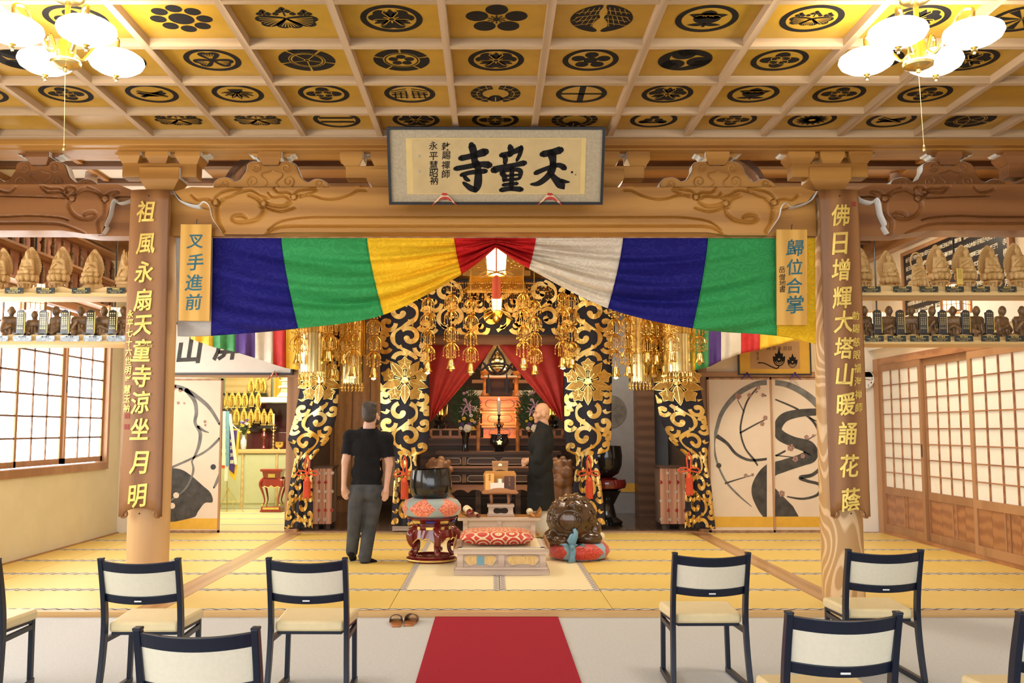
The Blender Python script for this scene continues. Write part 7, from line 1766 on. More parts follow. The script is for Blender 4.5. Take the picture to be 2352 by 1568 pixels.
# bronze bowl gong on cushion and lacquer stand
xg = P(991, 1290, 10.75).x; Yg = 10.76; kg = Yg / FPX
t = thing('gong_stand', 'round dark red lacquer stand with curled legs under the black bowl', 'stand', (xg, Yg, 0)); hs = P(991, 1186, Yg).z
MB().lathe([(0, 0), (.27, 0), (.285, .015), (.285, .04), (.25, .055), (.25, .07), (.20, .075), (.19, .06), (0, .06)], 40).build('base', 'lacquer_red', t, smooth=True); MB().lathe([(.288, .018), (.292, .026), (.288, .034)], 40).build('gilt_line', 'gold_paint', t, smooth=True)
for i in range(5):
    a = 2 * pi * i / 5 - pi / 2 + .32; R = Matrix.Rotation(a, 4, 'Z'); pts = catmull([(.20, 0, hs - .13), (.27, 0, hs - .17), (.285, 0, hs - .22), (.25, 0, hs - .29), (.205, 0, .20), (.20, 0, .13), (.235, 0, .085), (.265, 0, .10)], 5)
    q = MB(); q.tube([R @ Vector(p) for p in pts], [max(.022, .058 - .0014 * j) for j in range(len(pts))], 10); lg = q.build('leg', 'lacquer_red', t, smooth=True)
    MB().sph(R @ Vector((.27, 0, .10)), .032, 10, 8).build('foot_ball', 'lacquer_red', lg, smooth=True); q = MB(); q.tube([R @ Vector((p[0] + .034, p[1], p[2])) for p in pts[6:22]], .007, 5); q.build('gilt_line', 'gold_paint', lg)
    q = MB(); b0 = a; arc = [(b0 + 2 * pi / 5 * f, zz) for f, zz in ((.12, -.27), (.3, -.22), (.42, -.215), (.5, -.235), (.58, -.215), (.7, -.22), (.88, -.27))]
    q.add([(.265 * math.cos(u), .265 * math.sin(u), hs + zz) for u, zz in arc] + [(.25 * math.cos(u), .25 * math.sin(u), hs - .13) for u, zz in arc], [(j, j + 1, j + 8, j + 7) for j in range(6)]); q.build('apron', 'lacquer_red', t, solid=.02)
    q = MB(); q.tube([(.278 * math.cos(u), .278 * math.sin(u), hs + zz - .004) for u, zz in arc], .006, 5); q.build('gilt_line', 'gold_paint', t)
MB().lathe([(.18, hs - .15), (.22, hs - .14), (.225, hs - .09), (.20, hs - .085), (.205, hs - .065), (.25, hs - .05), (.27, hs - .02), (.285, hs - .012), (.285, hs), (0, hs)], 40).build('drum', 'lacquer_red', t, smooth=True)
for i in range(10):
    a = 2 * pi * i / 10 - pi / 2; R = Matrix.Rotation(a, 4, 'Z'); M2 = R @ Matrix.Translation((.225, 0, hs - .115))
    MB().box(-.003, .008, -.05 if i % 2 == 0 else -.02, .05 if i % 2 == 0 else .02, -.018, .018, M2).build('gilt_cartouche', 'gold_paint', t, bevel=.006)
    MB().box(-.004, .006, -.05, .05, -.015, .012, R @ Matrix.Translation((.262, 0, hs - .04)) @ Matrix.Rotation(.4, 4, 'Y')).build('painted_panel', 'cloth_blue' if i % 2 == 0 else 'gold_paint', t)
c = thing('gong_cushion', 'round cushion of orange and grey lozenges under the black bowl', 'cushion', (xg + .0, Yg, hs)); hc = .21
o_ = MB().lathe([(.10, -hc / 2), (.24, -hc / 2), (.31, -hc * .36), (.335, -hc * .1), (.33, hc * .15), (.29, hc * .4), (.23, hc / 2), (.1, hc / 2), (0, hc / 2 - .01)], 48).build('cover', 'cushion_patch', c, smooth=True, loc=(0, 0, hc / 2))
zb = hs + hc - .012; b = thing('bowl_gong', 'large glossy black bowl gong standing on the orange cushion', 'gong', (xg - .005, Yg, zb)); hb = P(991, 1077, Yg).z - zb; s = hb / .38
MB().lathe([(0, 0), (.18 * s, .0), (.235 * s, .03 * s), (.265 * s, .09 * s), (.275 * s, .18 * s), (.262 * s, .30 * s), (.245 * s, .38 * s), (.230 * s, .38 * s), (.245 * s, .30 * s), (.255 * s, .18 * s), (.22 * s, .06 * s), (0, .03 * s)], 56).build('bowl', 'bowl_black', b, smooth=True)
b.rotation_euler = (.0, -.05, 0)

# wooden fish drum
xm, Ym = P(1316, 1290, 10.95).x, 10.95; cc = thing('fish_drum_cushion', 'red cushion with pale blue lozenges under the wooden fish drum', 'cushion', (P(1328, 1290, 10.95).x, Ym, 0)); hc = .20
MB().lathe([(.10, -hc / 2), (.24, -hc / 2), (.33, -hc * .36), (.365, -hc * .05), (.35, hc * .2), (.30, hc * .42), (.20, hc * .44), (.12, hc * .3), (0, hc * .25)], 48).build('cover', 'cushion_patch_blue', cc, smooth=True, loc=(0, 0, hc / 2)).rotation_euler = (0, 0, .9)
t = thing('wooden_fish_drum', 'large round carved brown wooden fish drum resting on the red cushion', 'drum', (xm - .01, Ym, hc - .06)); rM = .285
pr = [('e', (0, 0, .31), (rM * 1.02, rM * .95, rM * 1.0)), ('e', (-.24, -.08, .10), (.10, .12, .10)), ('e', (.19, -.12, .10), (.15, .11, .085)), ('e', (-.12, -.16, .08), (.13, .10, .07)), ('e', (.27, -.02, .20), (.07, .12, .10)), ('e', (0, .1, .08), (.22, .2, .08))]
rr = random.Random(11)
for i in range(46):
    a = rr.uniform(-pi, 0) ; b_ = rr.uniform(-.5, 1.35); v = Vector((math.cos(a) * math.cos(b_), math.sin(a) * math.cos(b_), math.sin(b_)))
    if (v - Vector((-.15, -.98, .0))).length < .62: continue
    pr.append(('e', Vector((0, 0, .31)) + v * rM * .972, (.024, .024, .024)))
put(blob(pr, .012, 3), 'body', 'wood_fish', t)
q = MB()
def onM(a, b_, lift=.004): v = Vector((math.sin(a) * math.cos(b_), -math.cos(a) * math.cos(b_), math.sin(b_))); return Vector((v.x * rM * 1.03, v.y * rM * .96, .31 + v.z * rM * 1.01)) * 1 + v * lift
for a0, b0, r in ((-.55, .95, .10), (.1, 1.0, .12), (.75, .8, .12), (-.2, .55, .09), (.35, .5, .11), (1.0, .3, .11), (.75, .0, .10), (-.95, .45, .09), (.62, -.35, .1), (-.8, .0, .08)):
    q.tube([onM(a0 + r * (1 - .8 * i / 18) * math.cos(i * .55) * 1.2, b0 + r * (1 - .8 * i / 18) * math.sin(i * .55)) for i in range(19)], .009, 6)
q.tube([onM(-.15 + .50 * math.cos(u), -.02 + .43 * math.sin(u), .0) for u in [i * .35 - .2 for i in range(18)]], .012, 6); q.tube([onM(.16 + .16 * (1 - .8 * i / 16) * math.cos(i * .6), .08 + .16 * (1 - .8 * i / 16) * math.sin(i * .6)) for i in range(17)], .008, 6)
for j in range(4): q.tube([onM(-.9 + .25 * j + .1 * i, -.75 + .06 * math.sin(i + j)) for i in range(6)], .012, 6)
q.build('carved_scrolls', 'wood_fish', t, smooth=True)
t = thing('silk_bow', 'pale blue silk ribbon tied in front of the wooden fish drum', 'ribbon', (xm - .04, Ym - .33, .0))
def rib(pts, ws, name):
    q = MB(); vs = []
    for p, w in zip(pts, ws): vs += [(p[0] - w / 2, p[1], p[2]), (p[0] + w / 2, p[1] + .015, p[2] + .01)]
    q.add(vs, [(2 * i, 2 * i + 1, 2 * i + 3, 2 * i + 2) for i in range(len(pts) - 1)]); q.build(name, 'sky_silk', t, smooth=True, solid=.008)
rib([(.0, -.03, .17), (.01, -.06, .12), (.0, -.07, .06), (-.01, -.08, .004)], [.05, .07, .06, .09], 'tail'); rib([(0, -.04, .17), (.02, .0, .26), (.05, .02, .32), (.03, .03, .36)], [.06, .10, .05, .03], 'loop'); rib([(-.02, -.03, .16), (-.09, -.03, .20), (-.13, -.02, .19)], [.06, .06, .02], 'loop'); rib([(.02, -.03, .16), (.09, -.02, .20), (.14, -.01, .17)], [.06, .07, .02], 'loop'); rib([(.01, -.03, .17), (-.03, -.02, .24), (.0, .0, .31)], [.04, .05, .03], 'loop')
MB().sph((0, -.045, .17), (.03, .02, .025), 8, 6).build('knot', 'sky_silk', t, smooth=True)
t = thing('cloth_bundle', 'cream cloth bundle tucked behind the wooden fish drum on the cushion', 'cloth', (P(1371, 1250, 11.0).x, 11.0, .17)); put(blob([('e', (0, 0, .04), (.09, .08, .06)), ('e', (-.05, -.03, .02), (.07, .05, .05)), ('e', (.05, .02, .07), (.05, .05, .05)), ('e', (.02, -.05, .06), (.05, .04, .04))], .01, 2), 'cloth', 'mallet_cream', t)

# ================================================================ people
def person_joints(Y, base, pts): return {k: P(v[0], v[1], Y + (v[2] if len(v) > 2 else 0)) - base for k, v in pts.items()}
Ym_ = 10.62; base = Vector((P(828, 1290, Ym_).x, Ym_, 0))
J = person_joints(Ym_, base, dict(top=(849, 927), head=(850, 952, -.01), neck=(848, 976), nb=(848, 992), sl=(806, 1004, .02), sr=(886, 1009, -.02), el=(793, 1062, -.02), er=(894, 1066, -.03), wl=(790, 1112, -.06), wr=(888, 1116, -.07), chest=(846, 1035), waist=(843, 1085), hip=(842, 1118), hl=(823, 1128), hr=(862, 1130), kl=(815, 1195, -.02), kr=(850, 1202, .02), al=(808, 1268, .05), ar=(838, 1283, -.04)))
man = thing('person', 'man in a black T-shirt and grey trousers walking away, head turned right', 'person', base)
def limb(a, b, ra, rb): return ('c', J[a], J[b], ra, rb)
hd = J['head']
core = [limb('neck', 'nb', .068, .078), ('e', J['chest'] + Vector((0, 0, .02)), (.185, .115, .20)), ('e', J['waist'], (.165, .105, .16)), ('e', J['hip'] + Vector((0, 0, -.01)), (.165, .115, .12)), ('c', J['sl'], J['sr'], .066, .066), limb('sl', 'el', .058, .047), limb('sr', 'er', .058, .047)]
legs = [limb('hl', 'kl', .098, .068), limb('hr', 'kr', .098, .068), limb('kl', 'al', .064, .042), limb('kr', 'ar', .066, .046), ('e', J['hip'] + Vector((-.06, -.06, -.05)), (.09, .08, .10)), ('e', J['hip'] + Vector((.06, -.06, -.05)), (.09, .08, .10))]
head = [('e', hd + Vector((0, 0, .015)), (.083, .098, .112)), ('e', hd + Vector((.045, .035, -.055)), (.058, .062, .06)), ('e', hd + Vector((.086, -.01, -.015)), (.012, .024, .034)), ('e', hd + Vector((-.07, .05, -.015)), (.012, .024, .034)), ('e', hd + Vector((.085, .07, -.03)), (.02, .02, .02))]
arms = [limb('el', 'wl', .045, .030), limb('er', 'wr', .045, .030)]
hands = []
for s, w in ((-1, 'wl'), (1, 'wr')):
    p = J[w]; inn = -s
    hands += [('c', p, p + Vector((inn * .006, -.005, -.055)), .030, .036), ('e', p + Vector((inn * .008, -.005, -.065)), (.040, .022, .045))]
    for j in range(4):
        fx = (-.030 + .020 * j); l = (.062, .075, .070, .052)[j] if s > 0 else (.052, .070, .075, .062)[j]
        a = p + Vector((inn * .010 + fx, -.005, -.095)); m = a + Vector((inn * .004, .004, -l * .55)); e_ = m + Vector((inn * .008, .018, -l * .45)); hands += [('c', a, m, .0098, .009), ('c', m, e_, .009, .0075)]
    a = p + Vector((inn * .034, .0, -.045)); m = a + Vector((inn * .022, .008, -.034)); hands += [('c', p + Vector((inn * .015, 0, -.03)), a, .014, .013), ('c', a, m, .012, .010), ('c', m, m + Vector((inn * .004, .010, -.030)), .010, .008)]
feet = [('c', J['al'], J['al'] + Vector((0, .07, -.07)), .042, .036), ('c', J['al'] + Vector((-.0, -.03, -.01)), J['al'] + Vector((0, .15, -.085)), .040, .030), ('c', J['ar'] + Vector((0, 0, -.01)), J['ar'] + Vector((.10, .08, -.05)), .040, .026), ('e', J['ar'] + Vector((.0, -.01, -.045)), (.042, .05, .03))]
put(blob(core + legs + head + arms + hands + feet, .0085, 2), 'body', 'skin', man)
sleeve = lambda s, e, f: ('c', J[s], J[s].lerp(J[e], f), .088, .074)
tors = [('e', J['chest'] + Vector((0, 0, .02)), (.205, .132, .215)), ('e', J['chest'].lerp(J['waist'], .5), (.190, .128, .17)), ('e', J['waist'], (.182, .125, .17)), ('e', J['hip'] + Vector((0, 0, .03)), (.180, .130, .11)), ('c', J['sl'], J['sr'], .094, .094), ('c', J['sl'] + Vector((.03, 0, -.01)), J['nb'], .075, .085), ('c', J['sr'] + Vector((-.03, 0, -.01)), J['nb'], .075, .085), ('c', J['nb'] + Vector((0, 0, -.03)), J['neck'] + Vector((0, 0, .02)), .12, .085), sleeve('sl', 'el', .80), sleeve('sr', 'er', .80)]
sh = blob(tors, .011, 4); dl = (J['el'] - J['sl']).normalized(); dr = (J['er'] - J['sr']).normalized()
bm = bmesh.new(); bm.from_mesh(sh)
bmesh.ops.bisect_plane(bm, geom=bm.verts[:] + bm.edges[:] + bm.faces[:], plane_co=P(845, 1113, Ym_) - base, plane_no=(0, .08, 1), clear_inner=True)
bmesh.ops.bisect_plane(bm, geom=bm.verts[:] + bm.edges[:] + bm.faces[:], plane_co=J['neck'].lerp(J['nb'], .35), plane_no=(0, .15, -1), clear_inner=True)
for a, d_, sgn in (('sl', dl, -1), ('sr', dr, 1)):
    co = J[a] + d_ * .20; fs = [f for f in bm.faces if (f.calc_center_median().x - J[a].x) * sgn > -.045 and f.calc_center_median().z < J[a].z - .1]
    side = [f for f in bm.faces if (f.calc_center_median() - co).dot(d_) > 0 and (f.calc_center_median().x - (J[a].x - sgn * .055)) * sgn > 0 and f.calc_center_median().z < J[a].z and (f.calc_center_median() - (co + d_ * .05)).length < .13]
    bmesh.ops.delete(bm, geom=side, context='FACES')
bm.to_mesh(sh); bm.free(); o_ = put(sh, 'tshirt', 'shirt_black', man)
trous = [('c', J['hl'] + Vector((0, 0, .0)), J['kl'], .112, .086), ('c', J['hr'], J['kr'], .112, .086), ('c', J['kl'], J['al'] + Vector((0, 0, .01)), .084, .068), ('c', J['kr'], J['ar'] + Vector((0, 0, .01)), .086, .072), ('e', J['hip'] + Vector((0, 0, .02)), (.172, .128, .13)), ('e', J['hip'] + Vector((-.065, -.065, -.055)), (.095, .08, .11)), ('e', J['hip'] + Vector((.065, -.065, -.055)), (.095, .08, .11)), ('e', J['kl'] + Vector((0, .02, -.03)), (.085, .08, .05)), ('e', J['ar'] + Vector((0, 0, .03)), (.078, .078, .04))]
tm = blob(trous, .011, 4); cut_mesh(tm, [(J['ar'] + Vector((0, 0, -.045)), (0, 0, 1))]); put(tm, 'trousers', 'jeans_grey', man)
for nm, a in (('al', feet[:2]), ('ar', feet[2:])): put(blob([(q[0], q[1], q[2], q[3] + .006, q[4] + .006) if q[0] == 'c' else (q[0], q[1], tuple(x + .006 for x in q[2])) for q in a], .008, 2), 'sock', 'shirt_black', man)
hb_ = blob([('e', hd + Vector((-.006, -.012, .035)), (.090, .100, .105)), ('e', hd + Vector((-.004, -.045, -.02)), (.080, .066, .07)), ('e', hd + Vector((.0, .02, .10)), (.075, .085, .05)), ('e', hd + Vector((-.02, .0, .125)), (.06, .07, .03)), ('e', hd + Vector((.035, -.03, .105)), (.045, .05, .035)), ('e', hd + Vector((-.05, -.04, .09)), (.04, .05, .04)), ('e', hd + Vector((.03, .05, .115)), (.045, .04, .03))], .009, 2); put(hb_, 'hair', 'hair', man)
put(blob([('e', hd + Vector((.060, .045, -.075)), (.050, .058, .045)), ('e', hd + Vector((.072, .01, -.05)), (.020, .03, .05))], .008, 2), 'beard', 'hair', man)

# monk in a black robe, turned to the left
Yk = 12.95; base = Vector((P(1240, 1232, Yk).x, Yk, 0)); mk = thing('person', 'bald monk in a long black robe standing right of the altar, hands folded', 'person', base)
J = person_joints(Yk, base, dict(head=(1244, 949), neck=(1248, 970), nb=(1249, 984), sn=(1246, 1000, -.12), sf=(1250, 1000, .14), eln=(1236, 1055, -.17), elf=(1238, 1056, .10), wr=(1217, 1055, -.14), chest=(1243, 1025), waist=(1242, 1065), hip=(1241, 1100), hem=(1240, 1170), foot=(1243, 1226)))
hd = J['head']
body = [('e', hd + Vector((.010, 0, .03)), (.105, .088, .115)), ('e', hd + Vector((.035, 0, -.045)), (.075, .07, .07)), ('e', hd + Vector((-.045, 0, -.05)), (.062, .062, .075)), ('e', hd + Vector((-.106, -.008, -.030)), (.020, .014, .018)), ('c', hd + Vector((-.092, -.008, .015)), hd + Vector((-.104, -.008, -.025)), .012, .014), ('e', hd + Vector((-.088, -.01, -.072)), (.022, .030, .010)), ('e', hd + Vector((-.088, -.01, -.088)), (.020, .026, .009)), ('e', hd + Vector((-.075, -.008, -.115)), (.03, .03, .024)), ('e', hd + Vector((.03, -.090, -.015)), (.028, .014, .042)), ('e', hd + Vector((-.082, -.042, .022)), (.02, .022, .008)), ('e', hd + Vector((-.055, -.07, -.04)), (.03, .02, .03)), ('c', J['neck'], J['nb'], .072, .08), ('e', J['chest'], (.15, .19, .2)), ('e', J['hip'], (.14, .16, .2)), ('c', J['sn'], J['eln'], .06, .05), ('c', J['eln'], J['wr'], .048, .034), ('c', J['sf'], J['elf'], .06, .05), ('c', J['elf'], J['wr'] + Vector((0, .06, 0)), .048, .034), ('c', J['hip'] + Vector((0, -.08, 0)), J['foot'] + Vector((0, -.08, .1)), .1, .05), ('c', J['hip'] + Vector((0, .08, 0)), J['foot'] + Vector((0, .08, .1)), .1, .05), ('c', J['foot'] + Vector((.02, -.08, .03)), J['foot'] + Vector((-.16, -.08, .02)), .04, .03), ('c', J['foot'] + Vector((.02, .08, .03)), J['foot'] + Vector((-.16, .08, .02)), .04, .03)]
p = J['wr']
for yo in (-.01, .045):
    body += [('c', p + Vector((0, yo, 0)), p + Vector((-.06, yo * .6, -.035)), .032, .036)]
    for j in range(4): a = p + Vector((-.075 + .004 * j, yo * .5 - .012, -.012 - .022 * j)); m = a + Vector((-.034, -.010, -.012)); body += [('c', a, m, .011, .010), ('c', m, m + Vector((-.006, .03, -.014)), .010, .008)]
    body += [('c', p + Vector((-.04, yo, .012)), p + Vector((-.085, yo - .02, .012)), .013, .011), ('c', p + Vector((-.085, yo - .02, .012)), p + Vector((-.11, yo, -.006)), .011, .009)]
put(blob(body, .009, 2), 'body', 'skin_monk', mk)
for yy in (-.058,):
    MB().sph(hd + Vector((-.096, yy, .003)), (.006, .013, .0045), 8, 6).build('eye', 'ink', mk); MB().tube([hd + Vector((-.100, yy + .022, .022)), hd + Vector((-.098, yy - .005, .030)), hd + Vector((-.082, yy - .022, .024))], .004, 5).build('eyebrow', 'ink_grey', mk)
MB().tube([hd + Vector((-.107, .012, -.080)), hd + Vector((-.106, -.02, -.079)), hd + Vector((-.095, -.036, -.082))], .003, 5).build('mouth', 'red_patch', mk)
rb = [('e', J['chest'] + Vector((0, 0, .03)), (.185, .215, .20)), ('c', J['sn'] + Vector((.01, .02, 0)), J['sf'] + Vector((.01, -.02, 0)), .088, .088), ('c', J['nb'] + Vector((0, 0, -.06)), J['nb'] + Vector((.01, 0, .08)), .15, .10), ('e', J['waist'], (.175, .20, .22)), ('e', J['hip'], (.185, .20, .26)), ('c', J['hip'] + Vector((.0, 0, -.05)), J['hem'] + Vector((-.0, 0, .1)), .185, .185), ('c', J['hem'] + Vector((0, -.03, .15)), J['hem'] + Vector((0, -.03, -.08)), .18, .18), ('c', J['hem'] + Vector((0, .05, .15)), J['hem'] + Vector((0, .05, -.08)), .17, .17),
      ('c', J['sn'], J['eln'] + Vector((.0, -.01, 0)), .085, .092), ('c', J['eln'], J['wr'] + Vector((.045, 0, -.01)), .092, .075), ('e', J['eln'] + Vector((-.0, -.02, -.10)), (.12, .05, .15)), ('c', J['eln'] + Vector((.04, -.01, 0)), J['eln'] + Vector((.05, -.01, -.18)), .05, .045), ('c', J['eln'] + Vector((-.06, -.02, -.02)), J['eln'] + Vector((-.05, -.02, -.13)), .05, .045), ('c', J['sf'], J['elf'], .085, .09), ('c', J['elf'], J['wr'] + Vector((.05, .06, -.01)), .09, .07)]
for j in range(7): a = -2.6 + j * .62; rb.append(('c', J['hip'] + Vector((.165 * math.cos(a), .17 * math.sin(a), -.05)), J['hem'] + Vector((.19 * math.cos(a), .19 * math.sin(a), -.1)), .022, .03))
rm_ = blob(rb, .012, 4); cut_mesh(rm_, [(P(1240, 1170, Yk) - base, (0, 0, 1)), (J['nb'] + Vector((0, 0, .075)), (-.5, 0, -1))]); put(rm_, 'robe', 'robe_black', mk)
wr_ = blob([('c', J['hem'] + Vector((.03, 0, .1)), J['foot'] + Vector((.06, 0, .1)), .16, .175), ('c', J['hem'] + Vector((.08, -.06, 0)), J['foot'] + Vector((.12, -.06, .06)), .09, .11)], .014, 3); cut_mesh(wr_, [(Vector((0, 0, .03)), (0, 0, 1))]); put(wr_, 'white_underrobe', 'robe_white', mk)
put(blob([('c', J['nb'] + Vector((-.055, -.05, .0)), J['nb'] + Vector((-.13, -.02, -.12)), .018, .016), ('c', J['nb'] + Vector((-.055, .05, .0)), J['nb'] + Vector((-.13, .02, -.12)), .018, .016)], .008, 1), 'white_collar', 'robe_white', mk)
# ================================================================ shelves with statues, side aisles
YSH = 8.25
def shelf(side, py0, py1, label):
    z1, z0 = P(CX, py0, YSH).z, P(CX, py1, YSH).z
    x0, x1 = (XL, XCL - .14) if not side else (XCR + .14, XR)
    t = thing('statue_shelf', label, 'shelf', ((x0 + x1) / 2, YSH, z0)); w = (x1 - x0) / 2
    MB().box(-w, w, 0, .36, 0, z1 - z0).build('board', 'wood_shelf', t, bevel=.004)
    MB().prism([(-w, 0), (w, 0)] + [(w - 2 * w * i / 60, .045 + .012 * math.sin(i * 1.1)) for i in range(61)], .04, .055, Matrix.Translation((0, 0, z1 - z0))).build('carved_lip', 'wood_shelf', t)
    return z1
ZU = [shelf(0, 671, 681, 'upper left shelf carrying pale wooden buddhas'), shelf(1, 668, 678, 'upper right shelf carrying pale wooden buddhas')]
ZD = [shelf(0, 781, 791, 'lower left shelf carrying dark seated monks and tablets'), shelf(1, 781, 790, 'lower right shelf carrying dark seated monks and tablets')]

def seated(m, variant=0, lean=0.):
    # seated figure about .17 high on a crossed-leg base, origin at its seat
    pr = [('e', (0, 0, .018), (.075, .05, .024)), ('c', (-.06, -.015, .02), (.03, -.045, .022), .022, .016), ('c', (.06, -.015, .02), (-.03, -.045, .022), .022, .016), ('e', (0, .005, .065), (.044, .032, .055)), ('c', (-.04, .004, .10), (-.055, -.008, .05), .018, .016), ('c', (.04, .004, .10), (.055, -.008, .05), .018, .016), ('c', (-.036, .003, .105), (.036, .003, .105), .022, .022), ('c', (0, 0, .12), (lean * .02, -.003, .135), .014, .014), ('e', (lean * .03, -.004, .155), (.023, .025, .029)), ('e', (lean * .03, 0, .186), (.011, .011, .010))]
    if variant == 0: pr += [('c', (-.055, -.008, .05), (0, -.05, .045), .014, .011), ('c', (.055, -.008, .05), (0, -.05, .045), .014, .011)]
    elif variant == 1: pr += [('c', (-.055, -.008, .055), (0, -.045, .085), .014, .010), ('c', (.055, -.008, .055), (0, -.045, .085), .014, .010)]
    else: pr += [('c', (-.055, -.008, .055), (-.02, -.045, .09), .014, .010), ('c', (.055, -.008, .05), (.045, -.05, .045), .014, .011)]
    return blob(pr, .0042, 1)
def mandorla(t, w, h, z, y=.055):
    pts = catmull([(-w * .6, z), (-w, z + h * .35), (-w * .78, z + h * .68), (-w * .35, z + h * .9), (0, z + h), (w * .35, z + h * .9), (w * .78, z + h * .68), (w, z + h * .35), (w * .6, z)], 5)
    MB().prism(pts, y, y + .012).build('mandorla', 'wood_carved', t); q = MB()
    for i in range(1, len(pts) - 1):
        q.sph((pts[i][0], y + .004, pts[i][1]), (.008, .008, .008), 6, 4)
        if i % 2: q.tube([(pts[i][0] * .82 + .010 * math.cos(a), y - .002, z + (pts[i][1] - z) * .86 + .010 * math.sin(a)) for a in [j * .9 for j in range(7)]], .0028, 4)
    q.build('pierced_border', 'wood_carved', t, smooth=True)
def lotus(t, z, r=.082, h=.05):
    MB().lathe([(r * .55, z), (r * .9, z + h * .3), (r, z + h * .7), (r * .9, z + h), (0, z + h)], 20).build('lotus_core', 'wood_carved', t, smooth=True); q = MB()
    for i in range(11): a = 2 * pi * i / 11; q.sph((r * .95 * math.cos(a), r * .8 * math.sin(a), z + h * .55), (r * .30, r * .30, h * .55), 8, 6)
    q.build('lotus_petals', 'wood_carved', t, smooth=True)
_sm = [seated('w', v, l) for v, l in ((0, 0), (1, .1), (2, -.3))]
def buddha(kind, v):
    t = thing('wooden_buddha', 'x', 'statue', (0, 0, 0), group='pale wooden buddhas on the upper shelves'); s = 1.
    if kind == 'plain':
        MB().lathe([(.10, 0), (.10, .012), (.085, .018), (.07, .03)], 8).build('base', 'wood_carved', t); q = MB()
        for i in range(8): a = 2 * pi * i / 8; q.tube([(.085 * math.cos(a), .07 * math.sin(a), .015), (.06 * math.cos(a), .05 * math.sin(a), .05), (.085 * math.cos(a), .07 * math.sin(a), .085)], .010, 5)
        q.build('pedestal_leaves', 'wood_carved', t, smooth=True); MB().lathe([(.045, .02), (.05, .09)], 12).build('pedestal', 'wood_carved', t); MB().lathe([(.075, .08), (.085, .092), (.06, .10)], 8).build('pedestal_rim', 'wood_carved', t); z = .10
        lotus(t, z); mandorla(t, .092, .245, z + .02); fz = z + .05
    elif kind == 'elephant':
        put(blob([('e', (0, .01, .05), (.095, .05, .045)), ('e', (.085, -.01, .055), (.04, .035, .038)), ('c', (.115, -.02, .045), (.11, -.03, .008), .014, .009), ('c', (-.06, -.02, .04), (-.06, -.025, .006), .02, .018), ('c', (.04, -.02, .04), (.04, -.025, .006), .02, .018), ('e', (.07, -.045, .06), (.022, .01, .026))], .005, 1), 'elephant', 'wood_carved', t); z = .085; lotus(t, z); mandorla(t, .09, .24, z + .03); fz = z + .05
    elif kind == 'lion':
        put(blob([('e', (0, .01, .045), (.105, .05, .04)), ('e', (-.10, -.01, .05), (.035, .035, .035)), ('e', (.09, 0, .07), (.02, .02, .035))], .005, 2), 'rock', 'wood_carved', t); z = .08; lotus(t, z); mandorla(t, .088, .24, z + .03); fz = z + .05
    elif kind == 'flame':
        q = MB(); [q.box(-.12 + .018 * i, .12 - .018 * i, -.05 + .005 * i, .05, .02 * i, .02 * i + .02) for i in range(4)]; q.build('rock_base', 'wood_carved', t, bevel=.004); MB().box(-.07, .07, -.045, .045, .08, .10).build('plinth', 'wood_carved', t); q = MB(); rr = random.Random(1)
        for i in range(16): x = (rr.random() - .5) * .09; q.tube([(x, .045, .12), (x * 1.3 + .015 * math.sin(i), .045, .22), (x * 1.0 - .01, .045, .27 + rr.random() * .09)], [.018, .014, .003], 5)
        q.build('flames', 'wood_carved', t, smooth=True); z = .09; fz = .10
    else:
        put(blob([('e', (0, .0, .02), (.12, .06, .035)), ('e', (-.05, 0, .035), (.06, .05, .03))], .006, 2), 'rock', 'wood_carved', t); z = .05; lotus(t, z, .075); q = MB(); q.tube([(-.0 + .055 * math.cos(a), .03, .255 + .065 * math.sin(a)) for a in [i * 2 * pi / 18 for i in range(18)]], .007, 6, closed=True); q.build('halo_ring', 'wood_carved', t, smooth=True); put(blob([('c', (.06, -.03, .11), (.07, -.05, .05), .018, .014), ('c', (.07, -.05, .05), (.072, -.05, .0), .013, .010), ('e', (.055, -.04, .13), (.014, .014, .02))], .004, 1), 'lowered_leg', 'wood_carved', t); fz = z + .045
    f = _sm[v].copy() if False else _sm[v]; f.materials.clear(); f.materials.append(MATS['wood_carved']); link_mesh('figure', f, t, (0, -.01, fz)); return t
_bt = {}
def put_buddha(px, side, kind, v, label, s=1.):
    z = ZU[side]; x = P(px, 665, YSH + .2).x; loc = (x, YSH + .22, z + .002)
    if (kind, v) not in _bt: b = buddha(kind, v); _bt[(kind, v)] = b; b.location = loc; b['label'] = label; b.scale = (s * .98, s, s * 1.22)
    else: dup(_bt[(kind, v)], loc, 0, label, (s * .98, s, s * 1.22))
put_buddha(-7, 0, 'plain', 0, 'pale wooden buddha cut by the left picture edge on the upper shelf'); put_buddha(59, 0, 'plain', 0, 'pale wooden buddha with pierced mandorla, second from the left on the left upper shelf', 1.02); put_buddha(131, 0, 'plain', 1, 'pale wooden buddha with pierced mandorla, third from the left on the left upper shelf', 1.03)
put_buddha(206, 0, 'elephant', 1, 'pale wooden buddha riding an elephant on the left upper shelf'); put_buddha(284, 0, 'flame', 2, 'pale wooden figure before flames on a rock, next to the left column')
put_buddha(1984, 1, 'plain', 0, 'pale wooden buddha half hidden by the right gilt board on the upper shelf'); put_buddha(2047, 1, 'lion', 2, 'pale wooden buddha with a sword on a lion-shaped base, right upper shelf', .96); put_buddha(2113, 1, 'ring', 1, 'pale wooden figure with a ring halo and one lowered leg, right upper shelf')
put_buddha(2163, 1, 'plain', 2, 'pale wooden buddha right of the ring-haloed figure on the upper shelf', 1.04); put_buddha(2223, 1, 'plain', 1, 'pale wooden buddha behind the gilt tablet on the right upper shelf', 1.04); put_buddha(2283, 1, 'plain', 0, 'pale wooden buddha in front of the black name board, rightmost fully shown', 1.03); put_buddha(2345, 1, 'plain', 2, 'pale wooden buddha cut by the right picture edge on the upper shelf', 1.08)

